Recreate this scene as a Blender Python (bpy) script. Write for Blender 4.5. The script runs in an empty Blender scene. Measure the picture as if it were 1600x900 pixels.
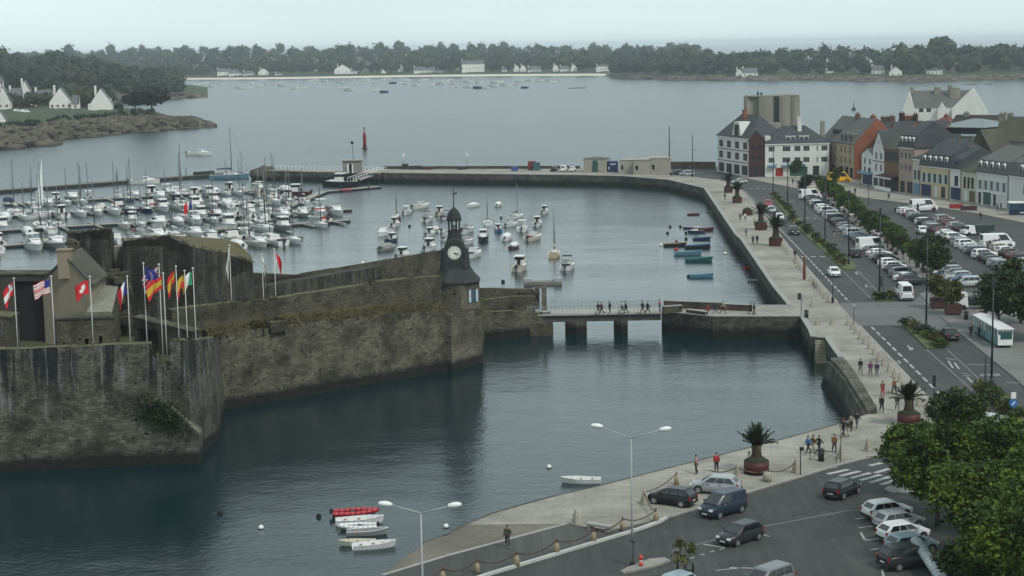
import bpy, math, random
from mathutils import Vector, Matrix
random.seed(7)
S = bpy.context.scene
COL = S.collection
# ---------------------------------------------------------------- camera
F, H, ZW = 2700.0, 38.0, -3.0            # focal length (photo px), camera height over the quay, water level
HAZE = .00009
cam_d = bpy.data.cameras.new('camera'); cam = bpy.data.objects.new('camera', cam_d); COL.objects.link(cam)
cam_d.sensor_width = 36.0; cam_d.lens = 36.0*F/1600.0
cam_d.clip_start = 1.0; cam_d.clip_end = 60000.0
PITCH = math.atan(378.0/F); ROLL = 0.0186
_f = Vector((0, math.cos(PITCH), -math.sin(PITCH)))
_r0 = Vector((1, 0, 0)); _u0 = _r0.cross(_f)
_r = _r0*math.cos(ROLL) - _u0*math.sin(ROLL)
_u = _u0*math.cos(ROLL) + _r0*math.sin(ROLL)
M = Matrix((_r, _u, -_f)).transposed().to_4x4(); M.translation = Vector((0, 0, H))
cam.matrix_world = M
S.camera = cam
# ---------------------------------------------------------------- world, sun, exposure
SUN_EL, SUN_AZ = math.radians(50), math.radians(138)      # azimuth clockwise from +Y
w = bpy.data.worlds.new('World'); S.world = w; w.use_nodes = True
nt = w.node_tree; nt.nodes.clear()
wo = nt.nodes.new('ShaderNodeOutputWorld'); bg = nt.nodes.new('ShaderNodeBackground')
sky = nt.nodes.new('ShaderNodeTexSky'); sky.sky_type = 'NISHITA'; sky.sun_disc = False
sky.sun_elevation = SUN_EL; sky.sun_rotation = SUN_AZ; sky.air_density = 1.0; sky.dust_density = 1.2; sky.ozone_density = 1.5
# thin even cloud cover mixed over the clear sky
tc = nt.nodes.new('ShaderNodeTexCoord'); cn = nt.nodes.new('ShaderNodeTexNoise'); cn.inputs['Scale'].default_value = 3.0
cn.inputs['Detail'].default_value = 5; cmap = nt.nodes.new('ShaderNodeMapping'); cmap.inputs['Scale'].default_value = (1, 1, 5)
nt.links.new(tc.outputs['Generated'], cmap.inputs[0]); nt.links.new(cmap.outputs[0], cn.inputs['Vector'])
cr = nt.nodes.new('ShaderNodeValToRGB'); cr.color_ramp.elements[0].position = .3; cr.color_ramp.elements[1].position = .75
cr.color_ramp.elements[0].color = (4.45, 5.35, 5.5, 1); cr.color_ramp.elements[1].color = (5.2, 6.1, 6.2, 1)
mx = nt.nodes.new('ShaderNodeMix'); mx.data_type = 'RGBA'; mx.inputs['Factor'].default_value = .92
nt.links.new(cn.outputs[0], cr.inputs[0]); nt.links.new(sky.outputs[0], mx.inputs['A']); nt.links.new(cr.outputs[0], mx.inputs['B'])
nt.links.new(mx.outputs['Result'], bg.inputs[0]); bg.inputs[1].default_value = 0.10
nt.links.new(bg.outputs[0], wo.inputs[0])
sd = bpy.data.lights.new('sun', 'SUN'); sd.energy = 1.5; sd.angle = math.radians(10); sd.color = (1, .965, .9)
sun = bpy.data.objects.new('sun', sd); COL.objects.link(sun); sun.location = (0, 0, 200)
_sv = Vector((math.sin(SUN_AZ)*math.cos(SUN_EL), math.cos(SUN_AZ)*math.cos(SUN_EL), math.sin(SUN_EL)))
sun.rotation_euler = _sv.to_track_quat('Z', 'Y').to_euler()
S.view_settings.view_transform = 'Standard'; S.view_settings.look = 'None'
S.view_settings.exposure = 0.68; S.view_settings.gamma = 1.0
S.render.engine = 'CYCLES'
S.cycles.max_bounces = 5; S.cycles.volume_bounces = 1; S.cycles.transparent_max_bounces = 8
# ---------------------------------------------------------------- photo pixel -> world point
def ray(px, py):
    return _f*F + _r*(px-800.0) + _u*(450.0-py)
def G(px, py, z=0.0):                    # point of the horizontal plane z seen at that pixel
    d = ray(px, py); t = (z-H)/d.z
    return Vector((d.x*t, d.y*t, z))
def W(px, py): return G(px, py, ZW)
def P(px, py, Y):                        # point on the pixel's ray at world depth Y
    d = ray(px, py); t = Y/d.y
    return Vector((d.x*t, Y, H+d.z*t))
def ZH(B, py):                           # height z over ground point B that shows at pixel row py
    lo, hi = -60.0, 200.0
    for _ in range(40):
        m = (lo+hi)/2; v = Vector((B.x, B.y, m-H))
        y = 450 - F*v.dot(_u)/v.dot(_f)
        if y > py: lo = m
        else: hi = m
    return (lo+hi)/2
def PX(v):
    v = Vector((v[0], v[1], v[2]-H)); return (800+F*v.dot(_r)/v.dot(_f), 450-F*v.dot(_u)/v.dot(_f))
# ---------------------------------------------------------------- materials
MATS = {}
def _pr(m):
    m.use_nodes = True
    return m.node_tree, m.node_tree.nodes['Principled BSDF']
def mat(name, col, rough=.7, var=.12, scale=1.5, metal=0., bump=0., objcol=False, spec=.35, world=False, col2=None, stretch=(1, 1, 1), detail=6):
    """procedural: base colour broken up by two noises (dirt and grain), optional bump"""
    if name in MATS: return MATS[name]
    m = bpy.data.materials.new(name); nt, b = _pr(m); N, L = nt.nodes, nt.links
    b.inputs['Roughness'].default_value = rough; b.inputs['Metallic'].default_value = metal
    b.inputs['Specular IOR Level'].default_value = spec
    if world: g = N.new('ShaderNodeNewGeometry').outputs['Position']
    else: g = N.new('ShaderNodeTexCoord').outputs['Object']
    mp = N.new('ShaderNodeMapping'); mp.inputs['Scale'].default_value = stretch; L.new(g, mp.inputs[0])
    n1 = N.new('ShaderNodeTexNoise'); n1.inputs['Scale'].default_value = scale; n1.inputs['Detail'].default_value = detail; L.new(mp.outputs[0], n1.inputs['Vector'])
    n2 = N.new('ShaderNodeTexNoise'); n2.inputs['Scale'].default_value = scale*.17; n2.inputs['Detail'].default_value = 3; L.new(mp.outputs[0], n2.inputs['Vector'])
    ad = N.new('ShaderNodeMath'); ad.operation = 'ADD'; L.new(n1.outputs[0], ad.inputs[0]); L.new(n2.outputs[0], ad.inputs[1])
    mr = N.new('ShaderNodeMapRange'); mr.inputs[1].default_value = .6; mr.inputs[2].default_value = 1.4
    mr.inputs[3].default_value = 0; mr.inputs[4].default_value = 1; L.new(ad.outputs[0], mr.inputs[0])
    mix = N.new('ShaderNodeMix'); mix.data_type = 'RGBA'; L.new(mr.outputs[0], mix.inputs['Factor'])
    if objcol:
        oi = N.new('ShaderNodeObjectInfo'); h = N.new('ShaderNodeHueSaturation'); h.inputs['Value'].default_value = 1-var*1.6
        L.new(oi.outputs['Color'], h.inputs['Color']); L.new(h.outputs[0], mix.inputs['A']); L.new(oi.outputs['Color'], mix.inputs['B'])
    else:
        c2 = col2 if col2 else tuple(min(1, c*(1+var)) for c in col)
        c1 = col if col2 else tuple(c*(1-var) for c in col)
        mix.inputs['A'].default_value = (*c1, 1); mix.inputs['B'].default_value = (*c2, 1)
    L.new(mix.outputs['Result'], b.inputs['Base Color'])
    if bump:
        bp = N.new('ShaderNodeBump'); bp.inputs['Strength'].default_value = bump; bp.inputs['Distance'].default_value = .05
        L.new(n1.outputs[0], bp.inputs['Height']); L.new(bp.outputs[0], b.inputs['Normal'])
    MATS[name] = m; return m
def stone(name, c_dark, c_mid, c_light, brick=(.55, .28), streak=0., moss=None, tide=True, grout=.35, dark=.52):
    """coursed rubble: brick pattern on (x, z) of the wall's own frame, blotches, weather streaks, tide band"""
    if name in MATS: return MATS[name]
    m = bpy.data.materials.new(name); nt, b = _pr(m); N, L = nt.nodes, nt.links
    b.inputs['Roughness'].default_value = .92; b.inputs['Specular IOR Level'].default_value = .15
    tc = N.new('ShaderNodeTexCoord'); sp = N.new('ShaderNodeSeparateXYZ'); L.new(tc.outputs['Object'], sp.inputs[0])
    xy = N.new('ShaderNodeMath'); xy.operation = 'ADD'; L.new(sp.outputs[0], xy.inputs[0]); L.new(sp.outputs[1], xy.inputs[1])
    cb = N.new('ShaderNodeCombineXYZ'); L.new(xy.outputs[0], cb.inputs[0]); L.new(sp.outputs[2], cb.inputs[1])
    wn = N.new('ShaderNodeTexNoise'); wn.inputs['Scale'].default_value = .9; L.new(cb.outputs[0], wn.inputs['Vector'])
    ws = N.new('ShaderNodeVectorMath'); ws.operation = 'MULTIPLY_ADD'; ws.inputs[1].default_value = (.9, .7, 0); L.new(wn.outputs['Color'], ws.inputs[0]); L.new(cb.outputs[0], ws.inputs[2])
    br = N.new('ShaderNodeTexBrick'); br.inputs['Scale'].default_value = 1; br.inputs['Brick Width'].default_value = brick[0]; br.inputs['Row Height'].default_value = brick[1]
    br.inputs['Mortar Size'].default_value = .016; br.inputs['Mortar Smooth'].default_value = .4; br.inputs['Bias'].default_value = -.1
    br.inputs['Color1'].default_value = (*c_mid, 1); br.inputs['Color2'].default_value = (*c_light, 1); br.inputs['Mortar'].default_value = (*[c*grout*1.6 for c in c_mid], 1)
    L.new(ws.outputs[0], br.inputs['Vector'])
    def noise(sc, st=(1, 1, 1), det=5, rgh=.6):
        mp = N.new('ShaderNodeMapping'); mp.inputs['Scale'].default_value = st; L.new(tc.outputs['Object'], mp.inputs[0])
        n = N.new('ShaderNodeTexNoise'); n.inputs['Scale'].default_value = sc; n.inputs['Detail'].default_value = det; n.inputs['Roughness'].default_value = rgh
        L.new(mp.outputs[0], n.inputs['Vector']); return n.outputs[0]
    def ramp(v, a, c, lo=0., hi=1.):
        r = N.new('ShaderNodeMapRange'); r.inputs[1].default_value = a; r.inputs[2].default_value = c; r.inputs[3].default_value = lo; r.inputs[4].default_value = hi
        L.new(v, r.inputs[0]); return r.outputs[0]
    def mixc(f, A, B, mode='MIX'):
        x = N.new('ShaderNodeMix'); x.data_type = 'RGBA'; x.blend_type = mode
        if hasattr(f, 'links'): L.new(f, x.inputs['Factor'])
        else: x.inputs['Factor'].default_value = f
        for k, v in (('A', A), ('B', B)):
            if isinstance(v, tuple): x.inputs[k].default_value = (*v, 1)
            else: L.new(v, x.inputs[k])
        return x.outputs['Result']
    c = br.outputs['Color']
    c = mixc(.1, c, c_mid)
    c = mixc(ramp(noise(.33), .42, .66, 0, .8), c, c_dark)                 # big lichen blotches
    c = mixc(ramp(noise(1.6, det=7), .52, .72, 0, .75), c, c_dark)  # missing stones and small stains
    c = mixc(ramp(noise(2.6, det=4), .66, .74, 0, .8), c, c_light)  # pale lichen spots
    vo = N.new('ShaderNodeTexVoronoi'); vo.inputs['Scale'].default_value = 1.15; L.new(cb.outputs[0], vo.inputs['Vector'])
    hole = N.new('ShaderNodeMath'); hole.operation = 'MULTIPLY'; L.new(ramp(vo.outputs['Distance'], .13, .19, 1, 0), hole.inputs[0]); L.new(ramp(noise(.5), .44, .52), hole.inputs[1])
    c = mixc(hole.outputs[0], c, (.012, .012, .010))
    if streak:
        up = ramp(sp.outputs[2], 3.2, 6.5)
        def mul(a, b_):
            k = N.new('ShaderNodeMath'); k.operation = 'MULTIPLY'; L.new(a, k.inputs[0])
            if hasattr(b_, 'links'): L.new(b_, k.inputs[1])
            else: k.inputs[1].default_value = b_
            return k.outputs[0]
        c = mixc(mul(mul(ramp(noise(1.0, (1, 1, .06), 5), .49, .56), up), streak), c, (.014, .018, .024))
        c = mixc(mul(mul(ramp(noise(1.5, (1, 1, .10), 5), .55, .64), ramp(sp.outputs[2], 1.5, 4)), streak*.8), c, (.30, .33, .34))
    if moss: c = mixc(ramp(noise(.5, det=7), .40, .60), c, moss)
    if tide:
        nz = N.new('ShaderNodeMath'); nz.operation = 'MULTIPLY_ADD'; nz.inputs[1].default_value = 1.2; L.new(noise(1.0), nz.inputs[0]); L.new(sp.outputs[2], nz.inputs[2])
        c = mixc(ramp(nz.outputs[0], ZW+1.55, ZW+2.2, .9, 0), c, (.014, .018, .015))
    c = mixc(ramp(br.outputs['Fac'], 0, 1, 0, .6), c, (.008, .008, .007))
    sc_ = N.new('ShaderNodeVectorMath'); sc_.operation = 'SCALE'; sc_.inputs['Scale'].default_value = dark; L.new(c, sc_.inputs[0]); c = sc_.outputs[0]
    L.new(c, b.inputs['Base Color'])
    bp = N.new('ShaderNodeBump'); bp.inputs['Strength'].default_value = .8; bp.inputs['Distance'].default_value = .12
    L.new(noise(2.2, det=6), bp.inputs['Height']); L.new(bp.outputs[0], b.inputs['Normal'])
    MATS[name] = m; return m
def leafmat(name, a, b_, c_):
    if name in MATS: return MATS[name]
    m = bpy.data.materials.new(name); nt, b = _pr(m); N, L = nt.nodes, nt.links
    b.inputs['Roughness'].default_value = .6; b.inputs['Specular IOR Level'].default_value = .2
    g = N.new('ShaderNodeNewGeometry'); cr = N.new('ShaderNodeValToRGB'); e = cr.color_ramp.elements
    q_ = .54; e[0].color = (*[v*q_ for v in a], 1); e[1].color = (*[v*q_ for v in c_], 1); k = e.new(.5); k.color = (*[v*q_ for v in b_], 1)
    tc = N.new('ShaderNodeTexCoord'); n = N.new('ShaderNodeTexNoise'); n.inputs['Scale'].default_value = .35; L.new(tc.outputs['Object'], n.inputs['Vector'])
    mm = N.new('ShaderNodeMath'); mm.operation = 'MULTIPLY_ADD'; mm.inputs[1].default_value = .45; L.new(g.outputs['Random Per Island'], mm.inputs[0])
    m2 = N.new('ShaderNodeMath'); m2.operation = 'MULTIPLY_ADD'; m2.inputs[1].default_value = 2.6; m2.inputs[2].default_value = -1.1; L.new(n.outputs[0], m2.inputs[0]); L.new(m2.outputs[0], mm.inputs[2])
    L.new(mm.outputs[0], cr.inputs[0]); L.new(cr.outputs[0], b.inputs['Base Color'])
    b.inputs['Subsurface Weight'].default_value = 0
    MATS[name] = m; return m
# ---------------------------------------------------------------- mesh building
class MB:
    def __init__(s): s.v = []; s.f = []; s.m = []; s.sm = []
    def add(s, vs, fs, mi=0, smooth=False):
        o = len(s.v); s.v += [tuple(v) for v in vs]
        for f in fs: s.f.append(tuple(i+o for i in f)); s.m.append(mi); s.sm.append(smooth)
        return s
    def box(s, c, sz, mi=0, rz=0., top=(1, 1), tilt=None):
        x, y, z = sz[0]/2, sz[1]/2, sz[2]/2; vs = []
        for k, (tx, ty) in ((-1, (1, 1)), (1, top)):
            for a, b in ((-1, -1), (1, -1), (1, 1), (-1, 1)): vs.append(Vector((a*x*tx, b*y*ty, k*z)))
        R = Matrix.Rotation(rz, 3, 'Z')
        if tilt: R = R @ Matrix.Rotation(tilt[1], 3, tilt[0])
        vs = [R @ v + Vector(c) for v in vs]
        return s.add(vs, [(3, 2, 1, 0), (4, 5, 6, 7), (0, 1, 5, 4), (1, 2, 6, 5), (2, 3, 7, 6), (3, 0, 4, 7)], mi)
    def prism(s, poly, z0, z1, mi=0, bottom=True):
        n = len(poly); f0 = (lambda i: z0[i]) if isinstance(z0, (list, tuple)) else (lambda i: z0); f1 = (lambda i: z1[i]) if isinstance(z1, (list, tuple)) else (lambda i: z1)
        area = sum(poly[i][0]*poly[(i+1) % n][1]-poly[(i+1) % n][0]*poly[i][1] for i in range(n))
        if area < 0:
            idx = list(range(n))[::-1]
        else: idx = list(range(n))
        vs = [(poly[i][0], poly[i][1], f0(i)) for i in idx]+[(poly[i][0], poly[i][1], f1(i)) for i in idx]
        fs = [tuple(range(n, 2*n))]+([tuple(range(n))[::-1]] if bottom else [])+[(i, (i+1) % n, n+(i+1) % n, n+i) for i in range(n)]
        return s.add(vs, fs, mi)
    def tube(s, a, b, r0, r1=None, n=6, mi=0, caps=True, smooth=True):
        a, b = Vector(a), Vector(b); r1 = r0 if r1 is None else r1; d = (b-a)
        if d.length < 1e-6: return s
        q = d.normalized().to_track_quat('Z', 'Y'); vs = []
        for p, r in ((a, r0), (b, r1)):
            for i in range(n):
                t = 2*math.pi*i/n; vs.append(p+q @ Vector((r*math.cos(t), r*math.sin(t), 0)))
        s.add(vs, [(i, (i+1) % n, n+(i+1) % n, n+i) for i in range(n)], mi, smooth)
        if caps:
            o = len(s.v)-2*n; s.f += [tuple(o+i for i in range(n))[::-1], tuple(o+n+i for i in range(n))]; s.m += [mi, mi]; s.sm += [False, False]
        return s
    def path(s, pts, r, n=5, mi=0):
        for i in range(len(pts)-1):
            ra = r[i] if isinstance(r, (list, tuple)) else r; rb = r[i+1] if isinstance(r, (list, tuple)) else r
            s.tube(pts[i], pts[i+1], ra, rb, n, mi)
        return s
    def lathe(s, prof, c=(0, 0, 0), n=12, mi=0, smooth=True, ph=0., sx=1., sy=1.):
        vs = []; k = len(prof)
        for r, z in prof:
            for i in range(n):
                t = 2*math.pi*i/n+ph; vs.append((c[0]+r*sx*math.cos(t), c[1]+r*sy*math.sin(t), c[2]+z))
        fs = [(j*n+i, j*n+(i+1) % n, (j+1)*n+(i+1) % n, (j+1)*n+i) for j in range(k-1) for i in range(n)]
        s.add(vs, fs, mi, smooth)
        o = len(s.v)-k*n; s.f += [tuple(o+i for i in range(n))[::-1], tuple(o+(k-1)*n+i for i in range(n))]; s.m += [mi, mi]; s.sm += [False, False]
        return s
    def loft(s, rings, mi=0, smooth=False, caps=True, closed=True):
        n = len(rings[0]); vs = [p for r in rings for p in r]; m = n if closed else n-1
        fs = [(j*n+i, j*n+(i+1) % n, (j+1)*n+(i+1) % n, (j+1)*n+i) for j in range(len(rings)-1) for i in range(m)]
        s.add(vs, fs, mi, smooth)
        if caps:
            o = len(s.v)-len(vs); s.f += [tuple(o+i for i in range(n))[::-1], tuple(o+(len(rings)-1)*n+i for i in range(n))]; s.m += [mi, mi]; s.sm += [False, False]
        return s
    def blob(s, c, r, mi=0, seed=0, n=8, k=6, amp=.15):
        rd = random.Random(seed); c = Vector(c); rings = []
        if not isinstance(r, (tuple, list)): r = (r, r, r)
        vs = []
        for j in range(k+1):
            ph = math.pi*j/k
            for i in range(n):
                t = 2*math.pi*i/n; q = 1+rd.uniform(-amp, amp)
                vs.append((c.x+r[0]*q*math.sin(ph)*math.cos(t), c.y+r[1]*q*math.sin(ph)*math.sin(t), c.z-r[2]*q*math.cos(ph)))
        fs = [(j*n+i, j*n+(i+1) % n, (j+1)*n+(i+1) % n, (j+1)*n+i) for j in range(k) for i in range(n)]
        return s.add(vs, fs, mi, True)
    def mesh(s, name, mats):
        me = bpy.data.meshes.new(name); me.from_pydata(s.v, [], s.f)
        for m in (mats if isinstance(mats, (list, tuple)) else [mats]): me.materials.append(m)
        me.polygons.foreach_set('material_index', s.m); me.polygons.foreach_set('use_smooth', s.sm); me.update()
        return me
    def build(s, name, mats, parent=None, loc=None, rz=0., color=None):
        return link(name, s.mesh(name, mats), parent, loc, rz, color)
def link(name, me, parent=None, loc=None, rz=0., color=None):
    o = bpy.data.objects.new(name, me); COL.objects.link(o)
    if parent: o.parent = parent
    if loc is not None: o.location = loc
    if rz: o.rotation_euler[2] = rz
    if color: o.color = (*color, 1)
    return o
USED = {}
def tag(o, label, cat, group=None):
    USED.setdefault(label, []).append(o.name)
    o['label'] = label; o['category'] = cat
    if group: o['group'] = group
    return o
def struct(o): o['kind'] = 'structure'; return o
def stuff(o): o['kind'] = 'stuff'; return o
def empty(name, loc, rz=0.):
    e = bpy.data.objects.new(name, None); COL.objects.link(e); e.location = loc; e.rotation_euler[2] = rz; e.empty_display_size = .5
    return e
KIDS = {}
def kids(o):
    return [c for c in bpy.data.objects if c.parent == o]
class Proto:
    """a kind of thing: list of parts (name, mesh, local loc, colour key, sub-parts); place() links a copy of each"""
    def __init__(s, name): s.name = name; s.parts = []
    def part(s, name, me, loc=(0, 0, 0), key=None, subs=(), rot=None): s.parts.append((name, me, loc, key, subs, rot)); return s
    def place(s, loc, rz=0., cols=None, scale=1., parent=None):
        e = empty(s.name, loc, rz); e.scale = (scale,)*3 if not isinstance(scale, tuple) else scale
        cols = cols or {}
        for name, me, l, key, subs, rot in s.parts:
            o = link(name, me, e, l, 0, cols.get(key)); 
            if rot: o.rotation_euler = rot
            for n2, me2, l2, key2 in subs: link(n2, me2, o, l2, 0, cols.get(key2))
        return e
_ONES = 'zeroth first second third fourth fifth sixth seventh eighth ninth tenth eleventh twelfth thirteenth fourteenth fifteenth sixteenth seventeenth eighteenth nineteenth twentieth'.split()
_TENS = {2: 'twenty', 3: 'thirty', 4: 'forty', 5: 'fifty', 6: 'sixty', 7: 'seventy'}
def ordn(n):
    if n <= 20: return _ONES[n]
    t, u = divmod(n, 10)
    return (_TENS[t][:-1]+'ieth') if u == 0 else _TENS[t]+'-'+_ONES[u]
def card(me_rd, c, sz, up=0.): pass
def leaves(mb, n, sampler, size, rd, mi=0, flat=.5):
    for _ in range(n):
        p = sampler(rd); s_ = size*rd.uniform(.6, 1.3)
        a = Vector((rd.gauss(0, 1), rd.gauss(0, 1), rd.gauss(0, 1)*flat)).normalized()
        b = a.cross(Vector((rd.gauss(0, 1), rd.gauss(0, 1), rd.gauss(0, 1)))).normalized()
        k = rd.uniform(.45, .9)
        mb.add([p-a*s_-b*s_*k*.3, p-b*s_*k, p+a*s_, p+b*s_*k], [(0, 1, 2, 3)], mi)
# ================================================================ SETTING: water, quay, roads
def brickmat(name, c1, c2, mortar, bw, bh, rough=.85, ms=.02, var=.3, off=.5):
    if name in MATS: return MATS[name]
    m = bpy.data.materials.new(name); nt, b = _pr(m); N, L = nt.nodes, nt.links
    b.inputs['Roughness'].default_value = rough; b.inputs['Specular IOR Level'].default_value = .25
    g = N.new('ShaderNodeNewGeometry'); br = N.new('ShaderNodeTexBrick'); br.offset = off
    for k, v in (('Scale', 1), ('Brick Width', bw), ('Row Height', bh), ('Mortar Size', ms)): br.inputs[k].default_value = v
    br.inputs['Color1'].default_value = (*c1, 1); br.inputs['Color2'].default_value = (*c2, 1); br.inputs['Mortar'].default_value = (*mortar, 1)
    mp = N.new('ShaderNodeMapping'); mp.inputs['Rotation'].default_value = (0, 0, .08); L.new(g.outputs['Position'], mp.inputs[0]); L.new(mp.outputs[0], br.inputs['Vector'])
    n = N.new('ShaderNodeTexNoise'); n.inputs['Scale'].default_value = .13; n.inputs['Detail'].default_value = 9; n.inputs['Roughness'].default_value = .65; L.new(g.outputs['Position'], n.inputs['Vector'])
    r = N.new('ShaderNodeMapRange'); r.inputs[1].default_value = .3; r.inputs[2].default_value = .7; r.inputs[3].default_value = 1-var; r.inputs[4].default_value = 1+var*.6; L.new(n.outputs[0], r.inputs[0])
    v = N.new('ShaderNodeVectorMath'); v.operation = 'SCALE'; L.new(br.outputs['Color'], v.inputs[0]); L.new(r.outputs[0], v.inputs['Scale'])
    L.new(v.outputs[0], b.inputs['Base Color']); MATS[name] = m; return m
def asphalt(name, c, patch=True):
    m = bpy.data.materials.new(name); nt, b = _pr(m); N, L = nt.nodes, nt.links
    b.inputs['Roughness'].default_value = .82; b.inputs['Specular IOR Level'].default_value = .3
    g = N.new('ShaderNodeNewGeometry')
    def ns(sc, d, st=(1, 1, 1)):
        mp = N.new('ShaderNodeMapping'); mp.inputs['Scale'].default_value = st; L.new(g.outputs['Position'], mp.inputs[0])
        n = N.new('ShaderNodeTexNoise'); n.inputs['Scale'].default_value = sc; n.inputs['Detail'].default_value = d; n.inputs['Roughness'].default_value = .7; L.new(mp.outputs[0], n.inputs['Vector']); return n.outputs[0]
    def mr(v, a, b_, lo, hi):
        r = N.new('ShaderNodeMapRange'); r.inputs[1].default_value = a; r.inputs[2].default_value = b_; r.inputs[3].default_value = lo; r.inputs[4].default_value = hi; L.new(v, r.inputs[0]); return r.outputs[0]
    a = mr(ns(.07, 6), .35, .65, .78, 1.22); c_ = mr(ns(6, 4), .3, .7, .85, 1.15); d = mr(ns(.5, 3, (3, .12, 1)), .45, .6, .9, 1.12)
    e = mr(ns(.9, 6), .62, .72, 1, .7)
    k = N.new('ShaderNodeMath'); k.operation = 'MULTIPLY'; L.new(a, k.inputs[0]); L.new(c_, k.inputs[1])
    k2 = N.new('ShaderNodeMath'); k2.operation = 'MULTIPLY'; L.new(k.outputs[0], k2.inputs[0]); L.new(d, k2.inputs[1])
    k3 = N.new('ShaderNodeMath'); k3.operation = 'MULTIPLY'; L.new(k2.outputs[0], k3.inputs[0]); L.new(e, k3.inputs[1])
    v = N.new('ShaderNodeVectorMath'); v.operation = 'SCALE'; v.inputs[0].default_value = c; L.new(k3.outputs[0], v.inputs['Scale'])
    L.new(v.outputs[0], b.inputs['Base Color']); MATS[name] = m; return m
# ---- water
m = bpy.data.materials.new('sea_water'); nt, b = _pr(m); N, L = nt.nodes, nt.links; MATS['water'] = m
b.inputs['Base Color'].default_value = (.003, .015, .019, 1); b.inputs['Roughness'].default_value = .06; b.inputs['IOR'].default_value = 1.333
b.inputs['Specular IOR Level'].default_value = .5
g = N.new('ShaderNodeNewGeometry')
def wn(sc, st, det, rg=.55, dist=0):
    mp = N.new('ShaderNodeMapping'); mp.inputs['Scale'].default_value = st; mp.inputs['Rotation'].default_value = (0, 0, .25); L.new(g.outputs['Position'], mp.inputs[0])
    n = N.new('ShaderNodeTexNoise'); n.inputs['Scale'].default_value = sc; n.inputs['Detail'].default_value = det; n.inputs['Roughness'].default_value = rg; n.inputs['Distortion'].default_value = dist; L.new(mp.outputs[0], n.inputs['Vector']); return n.outputs[0]
big = wn(.012, (1, 2.4, 1), 4, .6); mid = wn(.05, (1, 3, 1), 4, .6)
s1 = wn(1.5, (1, 1.25, 1), 5, .58, .4); s2 = wn(.22, (1, 1.4, 1), 3)
ad = N.new('ShaderNodeMath'); ad.operation = 'MULTIPLY_ADD'; ad.inputs[1].default_value = 2.0; L.new(s2, ad.inputs[0]); L.new(s1, ad.inputs[2])
st = N.new('ShaderNodeMath'); st.operation = 'ADD'; L.new(big, st.inputs[0]); L.new(mid, st.inputs[1])
rs = N.new('ShaderNodeMapRange'); rs.inputs[1].default_value = .75; rs.inputs[2].default_value = 1.25; rs.inputs[3].default_value = .45; rs.inputs[4].default_value = 1.0; L.new(st.outputs[0], rs.inputs[0])
sy = N.new('ShaderNodeSeparateXYZ'); L.new(g.outputs['Position'], sy.inputs[0])
def far(a, b_, lo, hi):
    r = N.new('ShaderNodeMapRange'); r.interpolation_type = 'SMOOTHSTEP'; r.inputs[1].default_value = a; r.inputs[2].default_value = b_; r.inputs[3].default_value = lo; r.inputs[4].default_value = hi; L.new(sy.outputs[1], r.inputs[0]); return r.outputs[0]
L.new(far(220, 640, .04, .24), b.inputs['Roughness'])        # sheltered basin to open bay: unresolved chop
bp = N.new('ShaderNodeBump'); L.new(far(260, 620, .05, .16), bp.inputs['Distance']); L.new(rs.outputs[0], bp.inputs['Strength']); L.new(ad.outputs[0], bp.inputs['Height']); L.new(bp.outputs[0], b.inputs['Normal'])
R_ = 26000.0
struct(MB().add([(-R_, -400, ZW), (R_, -400, ZW), (R_, R_*1.15, ZW), (-R_, R_*1.15, ZW)], [(0, 1, 2, 3)]).build('sea_water', MATS['water']))
# ---- quay block: asphalt body, paving laid on top
A = asphalt('asphalt', (.041, .044, .041)); A2 = asphalt('path_asphalt', (.055, .057, .053))
PAVE = brickmat('pale_granite_paving', (.265, .252, .215), (.22, .21, .18), (.17, .162, .138), 1.6, .8, ms=.025, var=.38)
SETT = brickmat('granite_setts', (.13, .137, .133), (.11, .116, .113), (.075, .075, .075), .45, .3, var=.2)
COBB = brickmat('sandy_cobbles', (.19, .17, .135), (.145, .13, .105), (.08, .074, .06), .35, .25, ms=.04, var=.35)
CURB = mat('kerb_stone', (.24, .235, .215), .8, .15, 2, world=True)
WHITE = mat('road_paint', (.30, .30, .29), .8, .4, 5, world=True)
QW = stone('quay_masonry', (.05, .05, .042), (.15, .145, .12), (.23, .22, .19), (.8, .4))
def g2(pts, z=0.): return [tuple(G(x, y, z))[:2] for x, y in pts]
EDGE = [(1297, 564), (1319, 564), (1305, 545), (1293, 527), (1271, 526), (1267, 515), (1254, 494), (1113, 494), (1036, 486)]
BACK = [(1036, 478), (1236, 478), (1211, 448), (1160, 374), (1151, 366), (1102, 294), (1046, 281), (972, 275), (900, 273.5), (600, 270)]
NEAR = [(440, 1040), (597, 899), (664, 848), (700, 836), (729, 820), (772, 802), (807, 792), (862, 777), (943, 758), (1100, 718), (1205, 691.5), (1308, 663.5), (1356, 647), (1339, 619), (1322, 592), (1311, 578)]
FARR = [(592, 263.5), (900, 262.5), (1050, 262), (1118, 261), (1150, 235), (1290, 212), (1600, 199), (2100, 196), (2300, 400), (2300, 1150)]
TOP = -0.1
land = g2(NEAR+EDGE+BACK+FARR)
struct(MB().prism(land, -7, TOP).build('quay_ground', [A]))
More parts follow.
